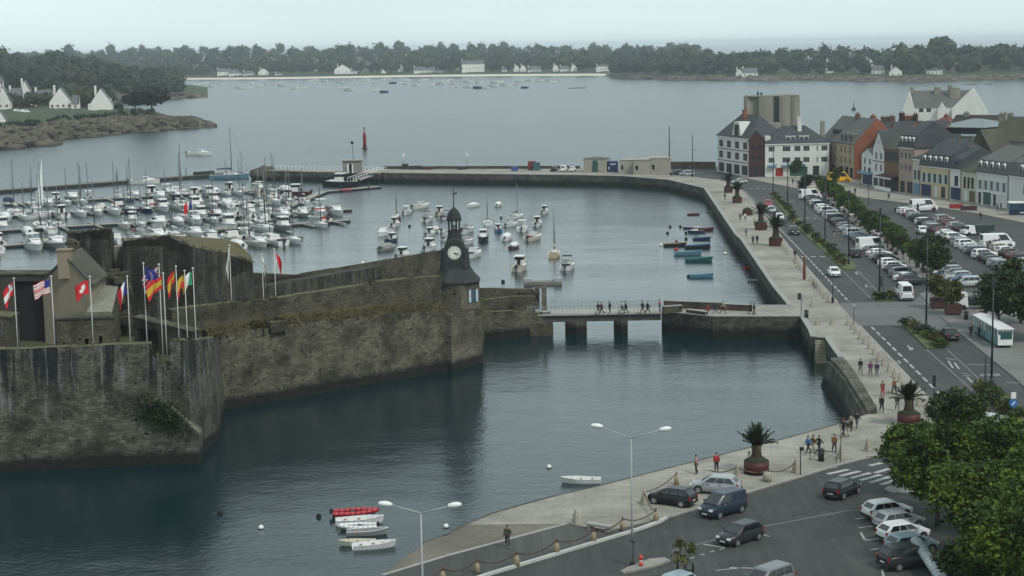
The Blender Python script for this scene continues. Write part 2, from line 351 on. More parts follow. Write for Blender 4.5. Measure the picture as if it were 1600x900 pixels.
# quay walls: slabs standing just in front of the block, one per straight run
def qwall(pts, name, label, mt, z0=-6., z1=-.02, th=.35, cope=True, batter=.0):
    ps = [G(*p) if not isinstance(p, Vector) else p for p in pts]
    a, b_ = ps[0], ps[-1]; e = empty(name, (a.x, a.y, 0), math.atan2(b_.y-a.y, b_.x-a.x)); Ri = Matrix.Rotation(-e.rotation_euler[2], 3, 'Z')
    q = [Ri @ (p-Vector((a.x, a.y, 0))) for p in ps]
    mb, mc = MB(), MB()
    for i in range(len(q)-1):
        d = (q[i+1]-q[i]).normalized(); n = Vector((-d.y, d.x, 0))   # outward = left of travel (water side)
        lo = [q[i]+n*(th+batter), q[i+1]+n*(th+batter), q[i+1], q[i]]; hi = [q[i]+n*th, q[i+1]+n*th, q[i+1], q[i]]
        mb.add([(v.x, v.y, z0) for v in lo]+[(v.x, v.y, z1) for v in hi], [(3, 2, 1, 0), (4, 5, 6, 7), (0, 1, 5, 4), (1, 2, 6, 5), (2, 3, 7, 6), (3, 0, 4, 7)])
        if cope:
            o, k = n*(th+.06), n*-.35
            vs = [q[i]+o, q[i+1]+o, q[i+1]+k, q[i]+k]
            mc.add([(v.x, v.y, z1+.003) for v in vs]+[(v.x, v.y, z1+.13) for v in vs], [(3, 2, 1, 0), (4, 5, 6, 7), (0, 1, 5, 4), (1, 2, 6, 5), (2, 3, 7, 6), (3, 0, 4, 7)])
    mb.build('masonry', mt, e)
    if cope: mc.build('coping', CURB, e)
    tag(e, label, 'quay wall', 'stone quay walls'); return e
qwall(NEAR[2:13], 'quay_wall', 'low quay edge along the near promenade with cobbled slope at its left end', QW, cope=False)
for i in range(1): pass
COPE2 = stone('lichen_coping', (.07, .07, .05), (.21, .20, .165), (.28, .27, .23), (.6, .4), tide=False)
e = qwall([NEAR[12], NEAR[13], NEAR[14], NEAR[15], EDGE[0]], 'quay_wall', 'dark battered quay wall dropping to the water below three walkers', QW, cope=False, batter=1.5)
a_ = [G(x, y, 0) for x, y in NEAR[12:]+[EDGE[0]]]; b2 = [G(x, y, 0) for x, y in ((1370, 646), (1352, 615), (1338, 592), (1328, 578), (1316, 565))]
mb = MB(); o = Vector(e.location)
Ri = Matrix.Rotation(-e.rotation_euler[2], 3, 'Z')
la = [Ri @ (v-o) for v in a_]; lb = [Ri @ (v-o) for v in b2]
for i in range(4):
    vs = [la[i], la[i+1], lb[i+1], lb[i]]
    mb.add([(v.x, v.y, TOP) for v in vs]+[(vs[0].x, vs[0].y, .35), (vs[1].x, vs[1].y, .35), (vs[2].x, vs[2].y, .62), (vs[3].x, vs[3].y, .62)], [(3, 2, 1, 0), (4, 5, 6, 7), (0, 1, 5, 4), (1, 2, 6, 5), (2, 3, 7, 6), (3, 0, 4, 7)])
mb.build('parapet', COPE2, e)
qwall([EDGE[1], EDGE[2], EDGE[3]], 'quay_wall', 'short quay wall between the water stairs and the battered wall', QW)
qwall([EDGE[4], EDGE[5], EDGE[6]], 'quay_wall', 'short quay wall running from the causeway corner to the water stairs', QW)
qwall([EDGE[6], EDGE[7], EDGE[8]], 'quay_wall', 'long dark causeway wall between bridge and promenade, facing the near basin', stone('causeway_masonry', (.035, .035, .028), (.11, .105, .085), (.24, .235, .21), (.7, .35)), cope=True)
qwall([BACK[0], BACK[1]], 'quay_wall', 'rear causeway wall facing the far basin', QW)
qwall([BACK[1], BACK[2], BACK[3]], 'quay_wall', 'quay wall of the far basin from the causeway to the bend', QW)
qwall([BACK[3], BACK[4], BACK[5]], 'quay_wall', 'quay wall of the far basin beside the palm planters', QW)
qwall([BACK[5], BACK[6], BACK[7]], 'quay_wall', 'slanting far quay wall below the stone harbour huts', QW)
qwall([BACK[7], BACK[8], BACK[9]], 'quay_wall', 'long far mole wall closing the basin', QW)
# stairs into the water
st_a, st_b = G(1272, 526), G(1291, 526); d = (st_b-st_a); mb = MB(); n = 9
for i in range(n):
    z = -.05-(i+1)*.34; y0 = -.32*(i+1)
    mb.box((d.length/2, y0+.16-.001*i, (z-5.5)/2), (d.length-.15, .32, z+5.5))
e = empty('water_stairs', (st_a.x, st_a.y-.35, 0), math.atan2(d.y, d.x)); mb.build('steps', mat('worn_steps', (.22, .21, .15), .9, .3, 3), e)
tag(e, 'pale stone stairs going down to the water in the quay corner', 'stairs')
# slipway in the lower left corner
a1, a2, a3 = G(440, 1040, -.12), G(597, 899, -.12), G(668, 847, -.12)
def low(p, dx, z=-5.6): return (p.x+dx, p.y+6, z)
sl = MB().add([a1, a2, a3, (a3.x-1, a3.y+1.5, -3.3), (a2.x-9, a2.y+4, -3.6), (a1.x-12, a1.y+3, -3.8)]+[(p[0], p[1], -7) for p in (a1, a2, a3)]+[(a3.x-1, a3.y+1.5, -7), (a2.x-9, a2.y+4, -7), (a1.x-12, a1.y+3, -7)],
    [(0, 1, 4, 5), (1, 2, 3, 4), (2, 8, 9, 3), (3, 9, 10, 4), (4, 10, 11, 5), (0, 5, 11, 6), (0, 6, 7, 1), (1, 7, 8, 2)])
struct(sl.build('slipway', mat('slipway_concrete', (.10, .115, .112), .5, .2, .6, world=True)))
# ---- paving sheets (a real kerb height above the asphalt)
def sheet(name, pts, mt, z1=0., z0=TOP-.05, inset=None):
    return struct(MB().prism(g2(pts, z1), z0, z1, bottom=False).build(name, [mt]))
prom = NEAR[4:16]+EDGE+BACK+[(594, 264), (900, 263.2), (1040, 263), (1062, 272), (1100, 278.5), (1130, 281.5), (1158, 296), (1200, 345), (1259.5, 417), (1309, 473.5), (1343, 509), (1450, 622), (1462, 650), (1448, 676), (1420, 696), (1386, 707), (1309.7, 727), (1165, 771), (1050, 806.6), (955, 829), (885, 818)]
sheet('promenade_paving', prom, PAVE)
sheet('cobbled_slope', [(597, 899), (664, 848), (700, 836), (729, 820), (885, 818), (700, 868)], COBB, z1=-.004)
sheet('footpath', [(420, 1040), (597, 899.5), (700, 868.4), (885, 818.6), (955, 830), (1040, 808), (1040, 812), (763, 898), (600, 955), (480, 1040)], A2, z1=-.01)
def lines(name, segs, width, mt, z, h=.0, zt=None):
    mb = MB()
    for a, b_ in segs:
        a, b_ = G(*a, z), G(*b_, z); d = b_-a
        if h: mb.box(((a.x+b_.x)/2, (a.y+b_.y)/2, z+h/2), (d.length, width, h), 0, math.atan2(d.y, d.x))
        else:
            n = Vector((-d.y, d.x, 0)).normalized()*width/2
            mb.add([a-n, b_-n, b_+n, a+n], [(0, 1, 2, 3)])
    return struct(mb.build(name, mt))
lines('pale_kerb', [((597, 899), (700, 868)), ((700, 868), (885, 818.5))], .32, CURB, -.008, .05)
lines('white_kerb', [((480, 1046), (620, 948)), ((620, 948), (763.5, 899)), ((763.5, 899), (1000, 828)), ((1000, 828), (1030, 817)), ((1030, 817), (1041, 811))], .30, mat('white_kerb_paint', (.38, .38, .355), .7, .2, 3, world=True), TOP, .2)
KL = [(1050, 807), (1165, 771.4), (1309.7, 727.4), (1386, 707.4), (1420, 696.4)]
lines('kerb', [(KL[i], KL[i+1]) for i in range(4)]+[((1343, 509.3), (1450, 622.3)), ((1259.5, 417.3), (1309, 473.8)), ((1200, 345.3), (1259, 417)), ((1158, 296.3), (1200, 345))], .25, CURB, TOP, .12)
hotel = [(1128, 266), (1160, 277), (1193, 284), (1247, 294.5), (1290, 298), (1351, 309), (1449, 320.5), (1512, 331), (1532, 334), (1600, 348), (1800, 385), (1900, 250), (1600, 215), (1300, 225), (1128, 250)]
sheet('town_pavement', hotel, PAVE, z1=.02)
lines('town_kerb', [(hotel[i], hotel[i+1]) for i in range(1, 10)], .3, mat('dark_kerb', (.12, .12, .115), .8, .2, 2, world=True), TOP, .11)
sheet('stall_pavement', [(1436, 459), (1470, 449), (1540, 462), (1640, 466), (1900, 470), (1900, 660), (1640, 640), (1586, 590), (1497, 518), (1470, 494)], brickmat('grey_flagstones', (.16, .16, .15), (.135, .135, .128), (.09, .09, .085), .9, .6, var=.25))
lines('stall_kerb', [((1470, 494.3), (1497, 518.3)), ((1497, 518.3), (1586, 590.4)), ((1586, 590.4), (1640, 640.4))], .3, mat('dark_kerb', None), TOP, .12)
sheet('raised_crossing', [(1309, 473.7), (1368, 472), (1428, 470), (1440, 459.5), (1470, 494.2), (1497, 518.2), (1408, 507.5), (1343.5, 509)], SETT, z1=TOP+.006)
sheet('tree_strip', [(1268, 297), (1290, 297), (1420, 395), (1500, 452), (1478, 452), (1440, 440), (1380, 388), (1310, 326)], brickmat('strip_paving', (.18, .175, .16), (.15, .145, .13), (.1, .095, .09), .8, .5, var=.25), z1=TOP+.05)
# ---- markings
ZM = TOP+.008
def dashes(name, poly, on, off, width, mt=WHITE):
    mb = MB(); ps = [G(*p, ZM) for p in poly]; t = 0; on_ = True; left = on; cur = ps[0]; i = 0
    while i < len(ps)-1:
        d = ps[i+1]-cur; L_ = d.length
        if L_ < left:
            if on_:
                n = Vector((-d.y, d.x, 0)).normalized()*width/2; mb.add([cur-n, ps[i+1]-n, ps[i+1]+n, cur+n], [(0, 1, 2, 3)])
            left -= L_; i += 1; cur = ps[i]
        else:
            q = cur+d.normalized()*left
            if on_:
                n = Vector((-d.y, d.x, 0)).normalized()*width/2; mb.add([cur-n, q-n, q+n, cur+n], [(0, 1, 2, 3)])
            cur = q; on_ = not on_; left = on if on_ else off
    return struct(mb.build(name, mt))
dashes('lane_dashes', [(1163, 299), (1200, 338), (1264, 405), (1326, 471)], 2.6, 1.4, .28)
dashes('lane_dashes', [(1362, 511), (1400, 548), (1475, 622)], 2.6, 1.3, .28)
for a, b_ in (((1198, 341), (1290, 341)), ((1171, 314.5), (1240, 314.5)), ((1171, 294.5), (1214, 294.5)), ((1252, 401), (1345, 401))): dashes('crossing_dots', [a, b_], .9, .75, .9)
lines('edge_lines', [((1342, 423.6), (1378, 462.5)), ((1318, 424), (1366, 471)), ((1478, 544), (1544, 605)), ((1448, 546), (1533, 622)), ((1253, 321), (1315, 366)), ((1315, 366), (1372, 412)), ((1372, 412), (1412, 446)),
    ((1165, 297), (1184, 318)), ((1450, 628), (1468, 650)), ((1498, 516), (1580, 587))], .14, mat('worn_line', (.16, .162, .155), .85, .3, 4, world=True), ZM)
def stripe(segs, w=.5, name='crosswalk'): return lines(name, segs, w, WHITE, ZM+.002)
z4 = lambda x, y: (1050+x/3.215, 620+y/3.215)
stripe([(z4(780, 388), z4(888, 364)), (z4(845, 398), z4(942, 373)), (z4(900, 408), z4(996, 382)), (z4(945, 419), z4(1048, 391)), (z4(995, 431), z4(1090, 402)), (z4(1050, 441), z4(1150, 410)), (z4(1118, 456), z4(1172, 440)), (z4(992, 346), z4(1055, 331)), (z4(1018, 382), z4(1094, 360))])
stripe([(z4(694, 376), z4(818, 348))], .9, 'stop_bar')
stripe([((1561, 648), (1572, 659)), ((1576, 647), (1590, 659)), ((1590, 645), (1610, 659))], 1.0)
z8 = lambda x, y: (980+x/5.625, 740+y/5.625)
lines('bay_lines', [((1336, 811), (1362, 807)), ((1342, 824.5), (1378, 820)), ((1351.6, 844), (1387, 839.6)), ((1360, 859), (1393, 854)), ((1369, 875), (1392, 872)), ((1378, 890), (1396, 886)), ((1378, 890), (1381, 902)), ((1345, 832), (1351, 843)),
    (z8(670, 620), z8(860, 650)), (z8(1190, 533), z8(1250, 552)), (z8(780, 850), z8(1000, 828)), (z8(900, 826), z8(1150, 832))], .16, WHITE, ZM)
stripe([(z8(x-18, y+5), z8(x+20, y-6)) for x, y in ((570, 740), (660, 711), (745, 685), (830, 662), (910, 640), (990, 618), (1075, 596), (1150, 573))], .14, 'bay_dashes')
lines('asphalt_seam', [(z4(0, 775), z4(200, 722)), (z4(200, 722), z4(440, 655)), (z4(440, 655), z4(880, 572)), (z4(880, 572), z4(1190, 556))], .22, mat('pale_seam', (.12, .122, .115), .8, .2, 2, world=True), ZM)
def arrow(pts, name='painted_arrow'):
    lines(name, pts, .2, WHITE, ZM+.004)
for x, y in ((1342, 427), (1357, 447.5)): arrow([((x-5, y-1), (x+6, y+1)), ((x-5, y-1), (x-2, y-3)), ((x-5, y-1), (x-3, y+2))])
z3 = lambda x, y: (1200+x/3.6, 400+y/3.6)
arrow([(z3(785, 503), z3(812, 532)), (z3(812, 532), z3(790, 524)), (z3(812, 532), z3(810, 515))]); arrow([(z3(715, 592), z3(752, 600)), (z3(735, 588), z3(740, 604))])
arrow([(z3(1120, 680), z3(1150, 712)), (z3(1150, 712), z3(1188, 712)), (z3(1188, 712), z3(1172, 702)), (z3(1188, 712), z3(1172, 720))])
arrow([(z3(1120, 609), z3(1245, 612)), (z3(1000, 575), z3(1060, 585)), (z3(1015, 590), z3(1040, 630)), (z3(1050, 600), z3(1075, 635)), (z3(1090, 660), z3(1130, 662)), (z3(1100, 672), z3(1140, 674))], 'painted_lane_letters')
arrow([((1573, 597), (1610, 600)), ((1570, 665), (1580, 672)), ((1582, 672), (1594, 682))])
dashes('lane_dashes', [(1575, 668), (1630, 720)], .5, .5, .15)
# ---- planted medians
EARTH = mat('bed_earth', (.075, .075, .035), .95, .35, .8, col2=(.07, .10, .025), world=True)
def bed(pts):
    e = struct(MB().prism(g2(pts), TOP-.02, .06).build('planted_median', [EARTH])); q = pts+[pts[0]]
    return e
BED1 = [(1204, 306), (1214, 303), (1257, 350), (1336, 413), (1336, 421), (1319, 421), (1240, 351)]
BED2 = [(1409, 507), (1428, 506), (1478, 541), (1448, 544)]
BED3 = [(1521, 606), (1555, 606), (1640, 668), (1590, 660)]
BED0 = [(1367, 469), (1370, 463), (1394, 466), (1396, 470)]
for q in (BED0, BED1, BED2, BED3): bed(q)
sheet('traffic_island', [(z4(1068, 462)), z4(1085, 448), z4(1160, 440), z4(1230, 450), z4(1240, 478), z4(1110, 478)], CURB, z1=.03)
sheet('lamp_island', [z8(-60, 855), z8(0, 820), z8(200, 745), z8(330, 735), z8(380, 760), z8(250, 805), z8(60, 850), z8(-30, 868)], mat('island_concrete', (.21, .20, .175), .85, .25, 1.2, world=True), z1=.05)

PATCH = mat('tar_patch', (.030, .031, .030), .8, .25, 1.5, world=True); IRON = mat('cast_iron', (.03, .028, .026), .6, .2, 8)
for q in ([(1120, 880), (1160, 872), (1172, 880), (1130, 890)], [(1235, 800), (1300, 790), (1306, 796), (1240, 807)], [(1010, 850), (1058, 836), (1066, 842), (1018, 857)], [(1420, 590), (1440, 588), (1462, 610), (1444, 614)], [(1370, 530), (1388, 530), (1402, 545), (1382, 547)], [(1270, 398), (1284, 396), (1300, 414), (1286, 417)], [(1500, 395), (1530, 392), (1545, 402), (1512, 407)], [(1380, 350), (1402, 350), (1416, 360), (1392, 361)], [(1265, 830), (1330, 822), (1336, 836), (1272, 846)]):
    sheet('asphalt_patch', q, PATCH, z1=TOP+.004, z0=TOP-.02)
for x, y in ((1225, 830), (1120, 822), (1290, 800), (1415, 575), (1490, 600), (1330, 440), (1395, 480)):
    tag(MB().lathe([(.42, -.02), (.42, .006)], n=14).build('manhole_cover', [IRON], None, G(x, y, TOP+.004)), 'round iron manhole cover in the asphalt %s' % {1225: 'right of the dashed bay', 1120: 'behind the dark blue van', 1290: 'left of the black crossing car', 1415: 'left of the second median', 1490: 'beside the painted arrow', 1330: 'above the turn arrows', 1395: 'on the raised crossing'}[x], 'manhole')
# ================================================================ FORTRESS
RAMP = stone('rampart_stone', (.028, .03, .023), (.125, .12, .09), (.27, .265, .22), (.62, .3), streak=.85)
RAMP2 = stone('curtain_stone', (.04, .04, .026), (.165, .155, .108), (.30, .285, .215), (.55, .3))
OLD = stone('old_stone', (.035, .035, .024), (.135, .125, .085), (.22, .205, .15), (.6, .35), tide=False)
TOWER = stone('tower_stone', (.06, .055, .042), (.22, .20, .15), (.30, .28, .22), (.6, .38))
RUIN = stone('streaked_ruin_stone', (.03, .028, .022), (.12, .11, .085), (.17, .16, .13), (.5, .3), streak=.5, tide=False)
MOSS = mat('mossy_top', (.035, .038, .016), .95, .4, 1.6, col2=(.115, .10, .055), bump=.6)
BROWNMOSS = mat('brown_moss', (.018, .018, .008), .95, .4, 1.6, col2=(.075, .058, .024), bump=.6)
GRASS = mat('rampart_grass', (.025, .035, .012), .95, .4, .5, col2=(.07, .065, .028), world=True, bump=.5)
SLATE = mat('slate', (.028, .032, .036), .75, .35, 2.2, col2=(.062, .067, .072), stretch=(1, 1, 4), spec=.2)
def rampart(name, pts, th, z0, mats, parent, jit=.08, step=1.6, batter=0., seed=1):
    """wall along world points [(x, y, ztop)...]; front = the side facing the camera (right of travel going right in the photo)"""
    rd = random.Random(seed); A = pts[0]; B = pts[-1]; ang = math.atan2(B[1]-A[1], B[0]-A[0])
    Ri = Matrix.Rotation(-ang, 3, 'Z'); q = []
    for i in range(len(pts)-1):
        a, b_ = Vector(pts[i]), Vector(pts[i+1]); L_ = (b_.xy-a.xy).length; n = max(1, int(L_/step)) if L_ > .3 else 1
        for k in range(n):
            v = a.lerp(b_, k/n); q.append((v, rd.uniform(-jit, jit) if k else rd.uniform(-jit, jit)*.4))
    q.append((Vector(B), 0)); mb = MB(); fr = []
    for v, j in q:
        p = Ri @ Vector((v.x-A[0], v.y-A[1], 0)); fr.append((p.x, p.y, v.z+j))
    vs = []; n = len(fr)
    for i, (x, y, z) in enumerate(fr):
        a = fr[max(0, i-1)]; b_ = fr[min(n-1, i+1)]; d = Vector((b_[0]-a[0], b_[1]-a[1])); d = d.normalized() if d.length > 1e-4 else Vector((1, 0)); nx, ny = -d.y, d.x
        bt = batter*max(0, (z-z0))
        vs += [(x-nx*bt, y-ny*bt, z0), (x, y, z), (x+nx*th, y+ny*th, z+rd.uniform(-jit, jit)), (x+nx*th, y+ny*th, z0)]
    for i in range(n-1):
        o, p = 4*i, 4*i+4
        mb.add([], []);
        mb.f += [(o, p, p+1, o+1), (o+1, p+1, p+2, o+2), (o+2, p+2, p+3, o+3)]; mb.m += [0, 1, 0]; mb.sm += [False]*3
    mb.v = vs; mb.f += [(0, 1, 2, 3), (4*n-1, 4*n-2, 4*n-3, 4*n-4)]; mb.m += [0, 0]; mb.sm += [False]*2
    loc = Vector((A[0], A[1], 0)) - (parent.location if parent else Vector())
    return mb.build(name, mats, parent, loc, ang)
def tops(bases, yy):
    return [(b_.x, b_.y, ZH(b_, y)) for b_, y in zip(bases, yy)]
def lerpb(a, b_, pts, z=ZW):
    """points on the base line between photo points a and b_ at the photo columns in pts"""
    A_, B_ = G(*a, z), G(*b_, z); out = []
    for px in pts:
        lo, hi = -3., 4.
        for _ in range(40):
            m_ = (lo+hi)/2; v = A_.lerp(B_, m_)
            if PX(v)[0] < px: lo = m_
            else: hi = m_
        out.append(A_.lerp(B_, (lo+hi)/2))
    return out
# --- bastion in front
A1, A2, A3 = W(297, 721), W(338, 685), W(341, 641)
bas = empty('bastion', (A1.x, A1.y, 0))
cols = [-120, 0, 120, 245, 246, 256, 257, 273, 274, 297]
B_ = lerpb((0, 737), (297, 721), cols)
T_ = tops(B_, [551, 546, 542, 537, 553, 553, 568, 569, 533, 532])
T_BAS = T_
rampart('front_wall', T_, 1.3, -6, [RAMP, MOSS], bas, .05, batter=.035, seed=3)
z12 = [T_[-1][2], ZH(A2, 528), ZH(A3, 525)]
A2b = A1.lerp(A2, .5)
rampart('flank_wall', [(A1.x, A1.y, z12[0]), (A2.x, A2.y, z12[1]), (A3.x+.5, A3.y, z12[2])], 1.4, -6, [RAMP, MOSS], bas, .12, batter=.03, seed=4)
zt = T_[1][2]
plat = [(T_[0][0], T_[0][1]+.9), (T_[-1][0]-.9, T_[-1][1]+.9), (A3.x-1.2, A3.y+4), (T_[0][0], A3.y+4)]
MB().prism([(x-A1.x, y-A1.y) for x, y in plat], -6, zt-4.2, bottom=False).build('earth_platform', [GRASS], bas)
# battered buttress with its sloping coping and the ivy
Yb_ = A1.y-1.15; b0 = P(262, 650, Yb_)
fp = [P(x, y, Yb_) for x, y in ((214, 660), (230, 640), (267, 643), (309, 681))]; fp += [Vector((fp[3].x+.1, Yb_-.1, -6)), Vector((fp[0].x-.3, Yb_-.1, -6))]
bk0 = [Vector((v.x, v.y+2.2, v.z+.3)) for v in fp]; nb = len(fp)
MB().add([v-Vector((A1.x, A1.y, 0)) for v in fp+bk0], [tuple(range(nb))[::-1], tuple(range(nb, 2*nb))]+[(i, (i+1) % nb, nb+(i+1) % nb, nb+i) for i in range(nb)]).build('buttress', [RAMP], bas)
c0, c1 = P(264, 641, Yb_)-Vector((A1.x, A1.y, 0)), P(311, 682, Yb_)-Vector((A1.x, A1.y, 0)); mb = MB(); dd_ = Vector((0, 1.0, .1)); uu = Vector((.12, -.12, .3))
mb.add([c0, c1, c1+dd_, c0+dd_, c0+uu, c1+uu, c1+dd_+uu, c0+dd_+uu], [(3, 2, 1, 0), (4, 5, 6, 7), (0, 1, 5, 4), (1, 2, 6, 5), (2, 3, 7, 6), (3, 0, 4, 7)]).build('sloping_coping', [mat('coping_stone', (.10, .10, .08), .9, .3, 2)], bas)
tag(bas, 'dark streaked stone bastion rising from the water under the row of flags', 'bastion')
IVY = leafmat('ivy_leaves', (.015, .03, .01), (.03, .055, .015), (.05, .085, .02))
rd = random.Random(5); mb = MB()
leaves(mb, 1500, lambda r: (lambda x: Vector((x, -.1-abs(r.gauss(0, .16)), r.gauss(0, .8)-.35*x)))(r.gauss(0, 1.2)), .15, rd)
tag(mb.build('ivy', [IVY], None, (b0.x-.6, b0.y-.15, b0.z+.3)), 'dark green ivy clump growing on the front face of the bastion', 'ivy')
# --- curtain wall towards the clock tower
cur = empty('curtain_wall', (A3.x, A3.y, 0))
cc = [332, 400, 415, 445, 447, 520, 580, 640, 704]
B_ = lerpb((341, 641), (704, 578), cc)
lowt = tops(B_, [527, 515, 513, 511, 508, 500, 493, 487, 486])
rampart('outer_wall', lowt, .5, -6, [RAMP2, BROWNMOSS], cur, .14, batter=.03, seed=5)
nrm = Vector((-(B_[-1]-B_[0]).y, (B_[-1]-B_[0]).x, 0)).normalized()
bk = [b_+nrm*1.7 for b_ in lerpb((341, 641), (704, 578), [288, 383, 420, 446, 448, 560, 618, 706])]
bz = tops(bk, [484, 471.5, 469, 469, 466, 449, 439, 431])
rampart('parapet', bz, 1.2, -3, [OLD, MOSS], cur, .05, seed=6)
mb = MB(); n = len(lowt); rd = random.Random(8)      # mossy sloping ledge between the two
rows = []
for t in [i/36 for i in range(37)]:
    k = t*(n-1); i = min(n-2, int(k)); f_ = k-i; a = Vector(lowt[i]).lerp(Vector(lowt[i+1]), f_)-Vector((A3.x, A3.y, 0))
    rows.append([a+nrm*.1+Vector((0, 0, -.03+rd.uniform(-.06, .1))), a+nrm*.6+Vector((0, 0, .45+rd.uniform(-.15, .15))), a+nrm*1.75+Vector((0, 0, .95+rd.uniform(-.1, .15)))])
for i in range(36): mb.add(rows[i]+rows[i+1], [(0, 3, 4, 1), (1, 4, 5, 2)], 0, True)
mb.build('mossy_ledge', [BROWNMOSS], cur)
mb = MB()
leaves(mb, 2600, lambda r: (lambda t: (Vector(lowt[min(n-2, int(t*(n-1)))]).lerp(Vector(lowt[min(n-2, int(t*(n-1)))+1]), t*(n-1)-int(t*(n-1)))-Vector((A3.x, A3.y, 0)))+nrm*r.uniform(-.1, 1.6)+Vector((0, 0, r.uniform(0, .9))))(r.random()*.999), .13, rd)
o_ = mb.build('wall_plants', [leafmat('dry_moss_leaves', (.05, .045, .012), (.07, .06, .02), (.10, .10, .035))], cur); stuff(o_)
mb = MB().box((0, 0, 0), (2.3, 1.4, 1.2)); bb = B_[2].lerp(B_[3], .7)
mb.build('bartizan_stub', [OLD], cur, (bb.x-A3.x, bb.y-A3.y+.1, lowt[3][2]+.2), math.atan2(nrm.y, nrm.x)-1.57)
tag(cur, 'long weathered curtain wall with mossy ledge leading to the clock tower', 'rampart')
# --- inside ground
ig = [(A3.x-60, A3.y+3), (A3.x+1.5, A3.y+2.5)]+[(b_.x+nrm.x*2.3, b_.y+nrm.y*2.3) for b_ in bk[1:]]+[(bk[-1].x+5, bk[-1].y+20), (bk[0].x+26, 240), (A3.x-60, 245)]
struct(MB().prism(ig, -6, 3.2, bottom=False).build('fort_ground', [GRASS]))
def facade(mb, L_, z0, z1, holes, depth=.25, mi=0, hm=None, y=0.):
    """wall in the local xz plane (front faces -y) with rectangular openings that have real reveals"""
    xs = sorted(set([0, L_]+[h[0] for h in holes]+[h[1] for h in holes])); zs = sorted(set([z0, z1]+[h[2] for h in holes]+[h[3] for h in holes]))
    for i in range(len(xs)-1):
        for j in range(len(zs)-1):
            cx, cz = (xs[i]+xs[i+1])/2, (zs[j]+zs[j+1])/2
            if any(h[0] < cx < h[1] and h[2] < cz < h[3] for h in holes): continue
            mb.add([(xs[i], y, zs[j]), (xs[i+1], y, zs[j]), (xs[i+1], y, zs[j+1]), (xs[i], y, zs[j+1])], [(0, 1, 2, 3)], mi)
    for a, b_, c, d in holes:
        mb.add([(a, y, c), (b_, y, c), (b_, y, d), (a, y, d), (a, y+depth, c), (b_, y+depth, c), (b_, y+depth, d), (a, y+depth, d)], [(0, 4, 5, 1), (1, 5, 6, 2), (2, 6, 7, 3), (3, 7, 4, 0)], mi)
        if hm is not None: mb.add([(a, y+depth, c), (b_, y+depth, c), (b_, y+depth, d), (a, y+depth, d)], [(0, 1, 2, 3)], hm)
    return mb
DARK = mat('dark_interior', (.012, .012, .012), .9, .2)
# --- rear seaward rampart with embrasures
ra, rb = P(372, 425, 226), P(700, 441, 262); d = rb-ra; L_ = Vector((d.x, d.y)).length; ang = math.atan2(d.y, d.x)
e = empty('sea_rampart', (ra.x, ra.y, 0), ang); zt1 = ra.z; mb = MB()
def zl(t): return ra.z+(rb.z-ra.z)*t
holes = [(L_*t, L_*t+1.3, zl(t)-2.6, zl(t)-1.5) for t in (.02, .10, .19, .235, .285, .355, .43, .50, .555, .60, .68)]
facade(mb, L_, -6, min(ra.z, rb.z)-.9, holes, 1.3, 0, 2)
mb.add([(0, 0, min(ra.z, rb.z)-.9), (L_, 0, min(ra.z, rb.z)-.9), (L_, 0, rb.z), (0, 0, ra.z), (L_, 1.6, rb.z), (0, 1.6, ra.z), (L_, 1.6, -6), (0, 1.6, -6)], [(0, 1, 2, 3)], 0)
mb.f += [tuple(len(mb.v)-8+i for i in f) for f in ((3, 2, 4, 5), (5, 4, 6, 7))]; mb.m += [1, 0]; mb.sm += [False]*2
mb.build('wall', [OLD, MOSS, DARK], e)
MB().box((L_*.37, .8, zl(.37)+.25), (L_*.15, 1.5, .9), 0, top=(.93, .9)).build('raised_parapet', [OLD], e)
MB().box((L_*.3, -1.2, 3), (L_*.6, 1.9, 8.2)).build('wall_walk', [RUIN], e)
tag(e, 'low dark sea wall pierced by small embrasures behind the curtain wall', 'rampart')
# --- ruined keep blocks
def hull(name, label, cat, bot, top, mats, z0=0., crest=()):
    """solid from a footprint to free top corners; bot/top are matching world points"""
    c = sum((Vector(v) for v in top), Vector())/len(top); e = empty(name, (c.x, c.y, z0)); n = len(top)
    T2 = [Vector(v)-Vector((c.x, c.y, z0)) for v in top]; B2 = [Vector((v.x, v.y, 0)) for v in T2] if bot is None else [Vector(v)-Vector((c.x, c.y, z0)) for v in bot]
    mb = MB().add(B2+T2, [(i, (i+1) % n, n+(i+1) % n, n+i) for i in range(n)], 0)
    mb.build('walls', mats, e)
    cm = sum(T2, Vector())/n+Vector((0, 0, .25))
    mt = MB().add([v+Vector((0, 0, .01)) for v in T2]+[cm], [(i, (i+1) % n, n) for i in range(n)], 1 if len(mats) > 1 else 0)
    mt.build('top', mats, e)
    if crest:
        for i_, (a_, b_) in enumerate(crest): rampart('broken_crest', [tuple(Vector(top[a_])), tuple(Vector(top[b_]))], .7, min(top[a_].z, top[b_].z)-.6, [mats[0], mats[0]], e, .32, .7, seed=a_+3) .location.z = -z0
        RUINS.append((e, [tuple(Vector(top[i])) for i in range(crest[0][0], crest[-1][1]+1)]))
    tag(e, label, cat); return e
RUINS = []
hull('ruined_tower', 'massive ruined tower block with vertical dark streaks and a grassy top', 'ruin', None,
     [P(192, 377, 208), P(262, 369, 207), P(300, 386, 206), P(352, 396, 212), P(395, 412, 222), P(394, 402, 232), P(372, 380, 238), P(350, 373, 240), P(262, 367.5, 226), P(192, 373, 226)], [RUIN, mat('dry_grass_top', (.04, .04, .014), .95, .3, 1.2, col2=(.11, .085, .035), bump=.6)], 2, ((0, 1), (1, 2), (3, 4)))
hull('ruined_tower', 'smaller ruined tower block left of the streaked one, beside the gabled house', 'ruin', None,
     [P(105, 366, 214), P(172, 358, 213), P(178, 364, 222), P(106, 361, 226)], [RUIN, OLD], 2, ((0, 1),))
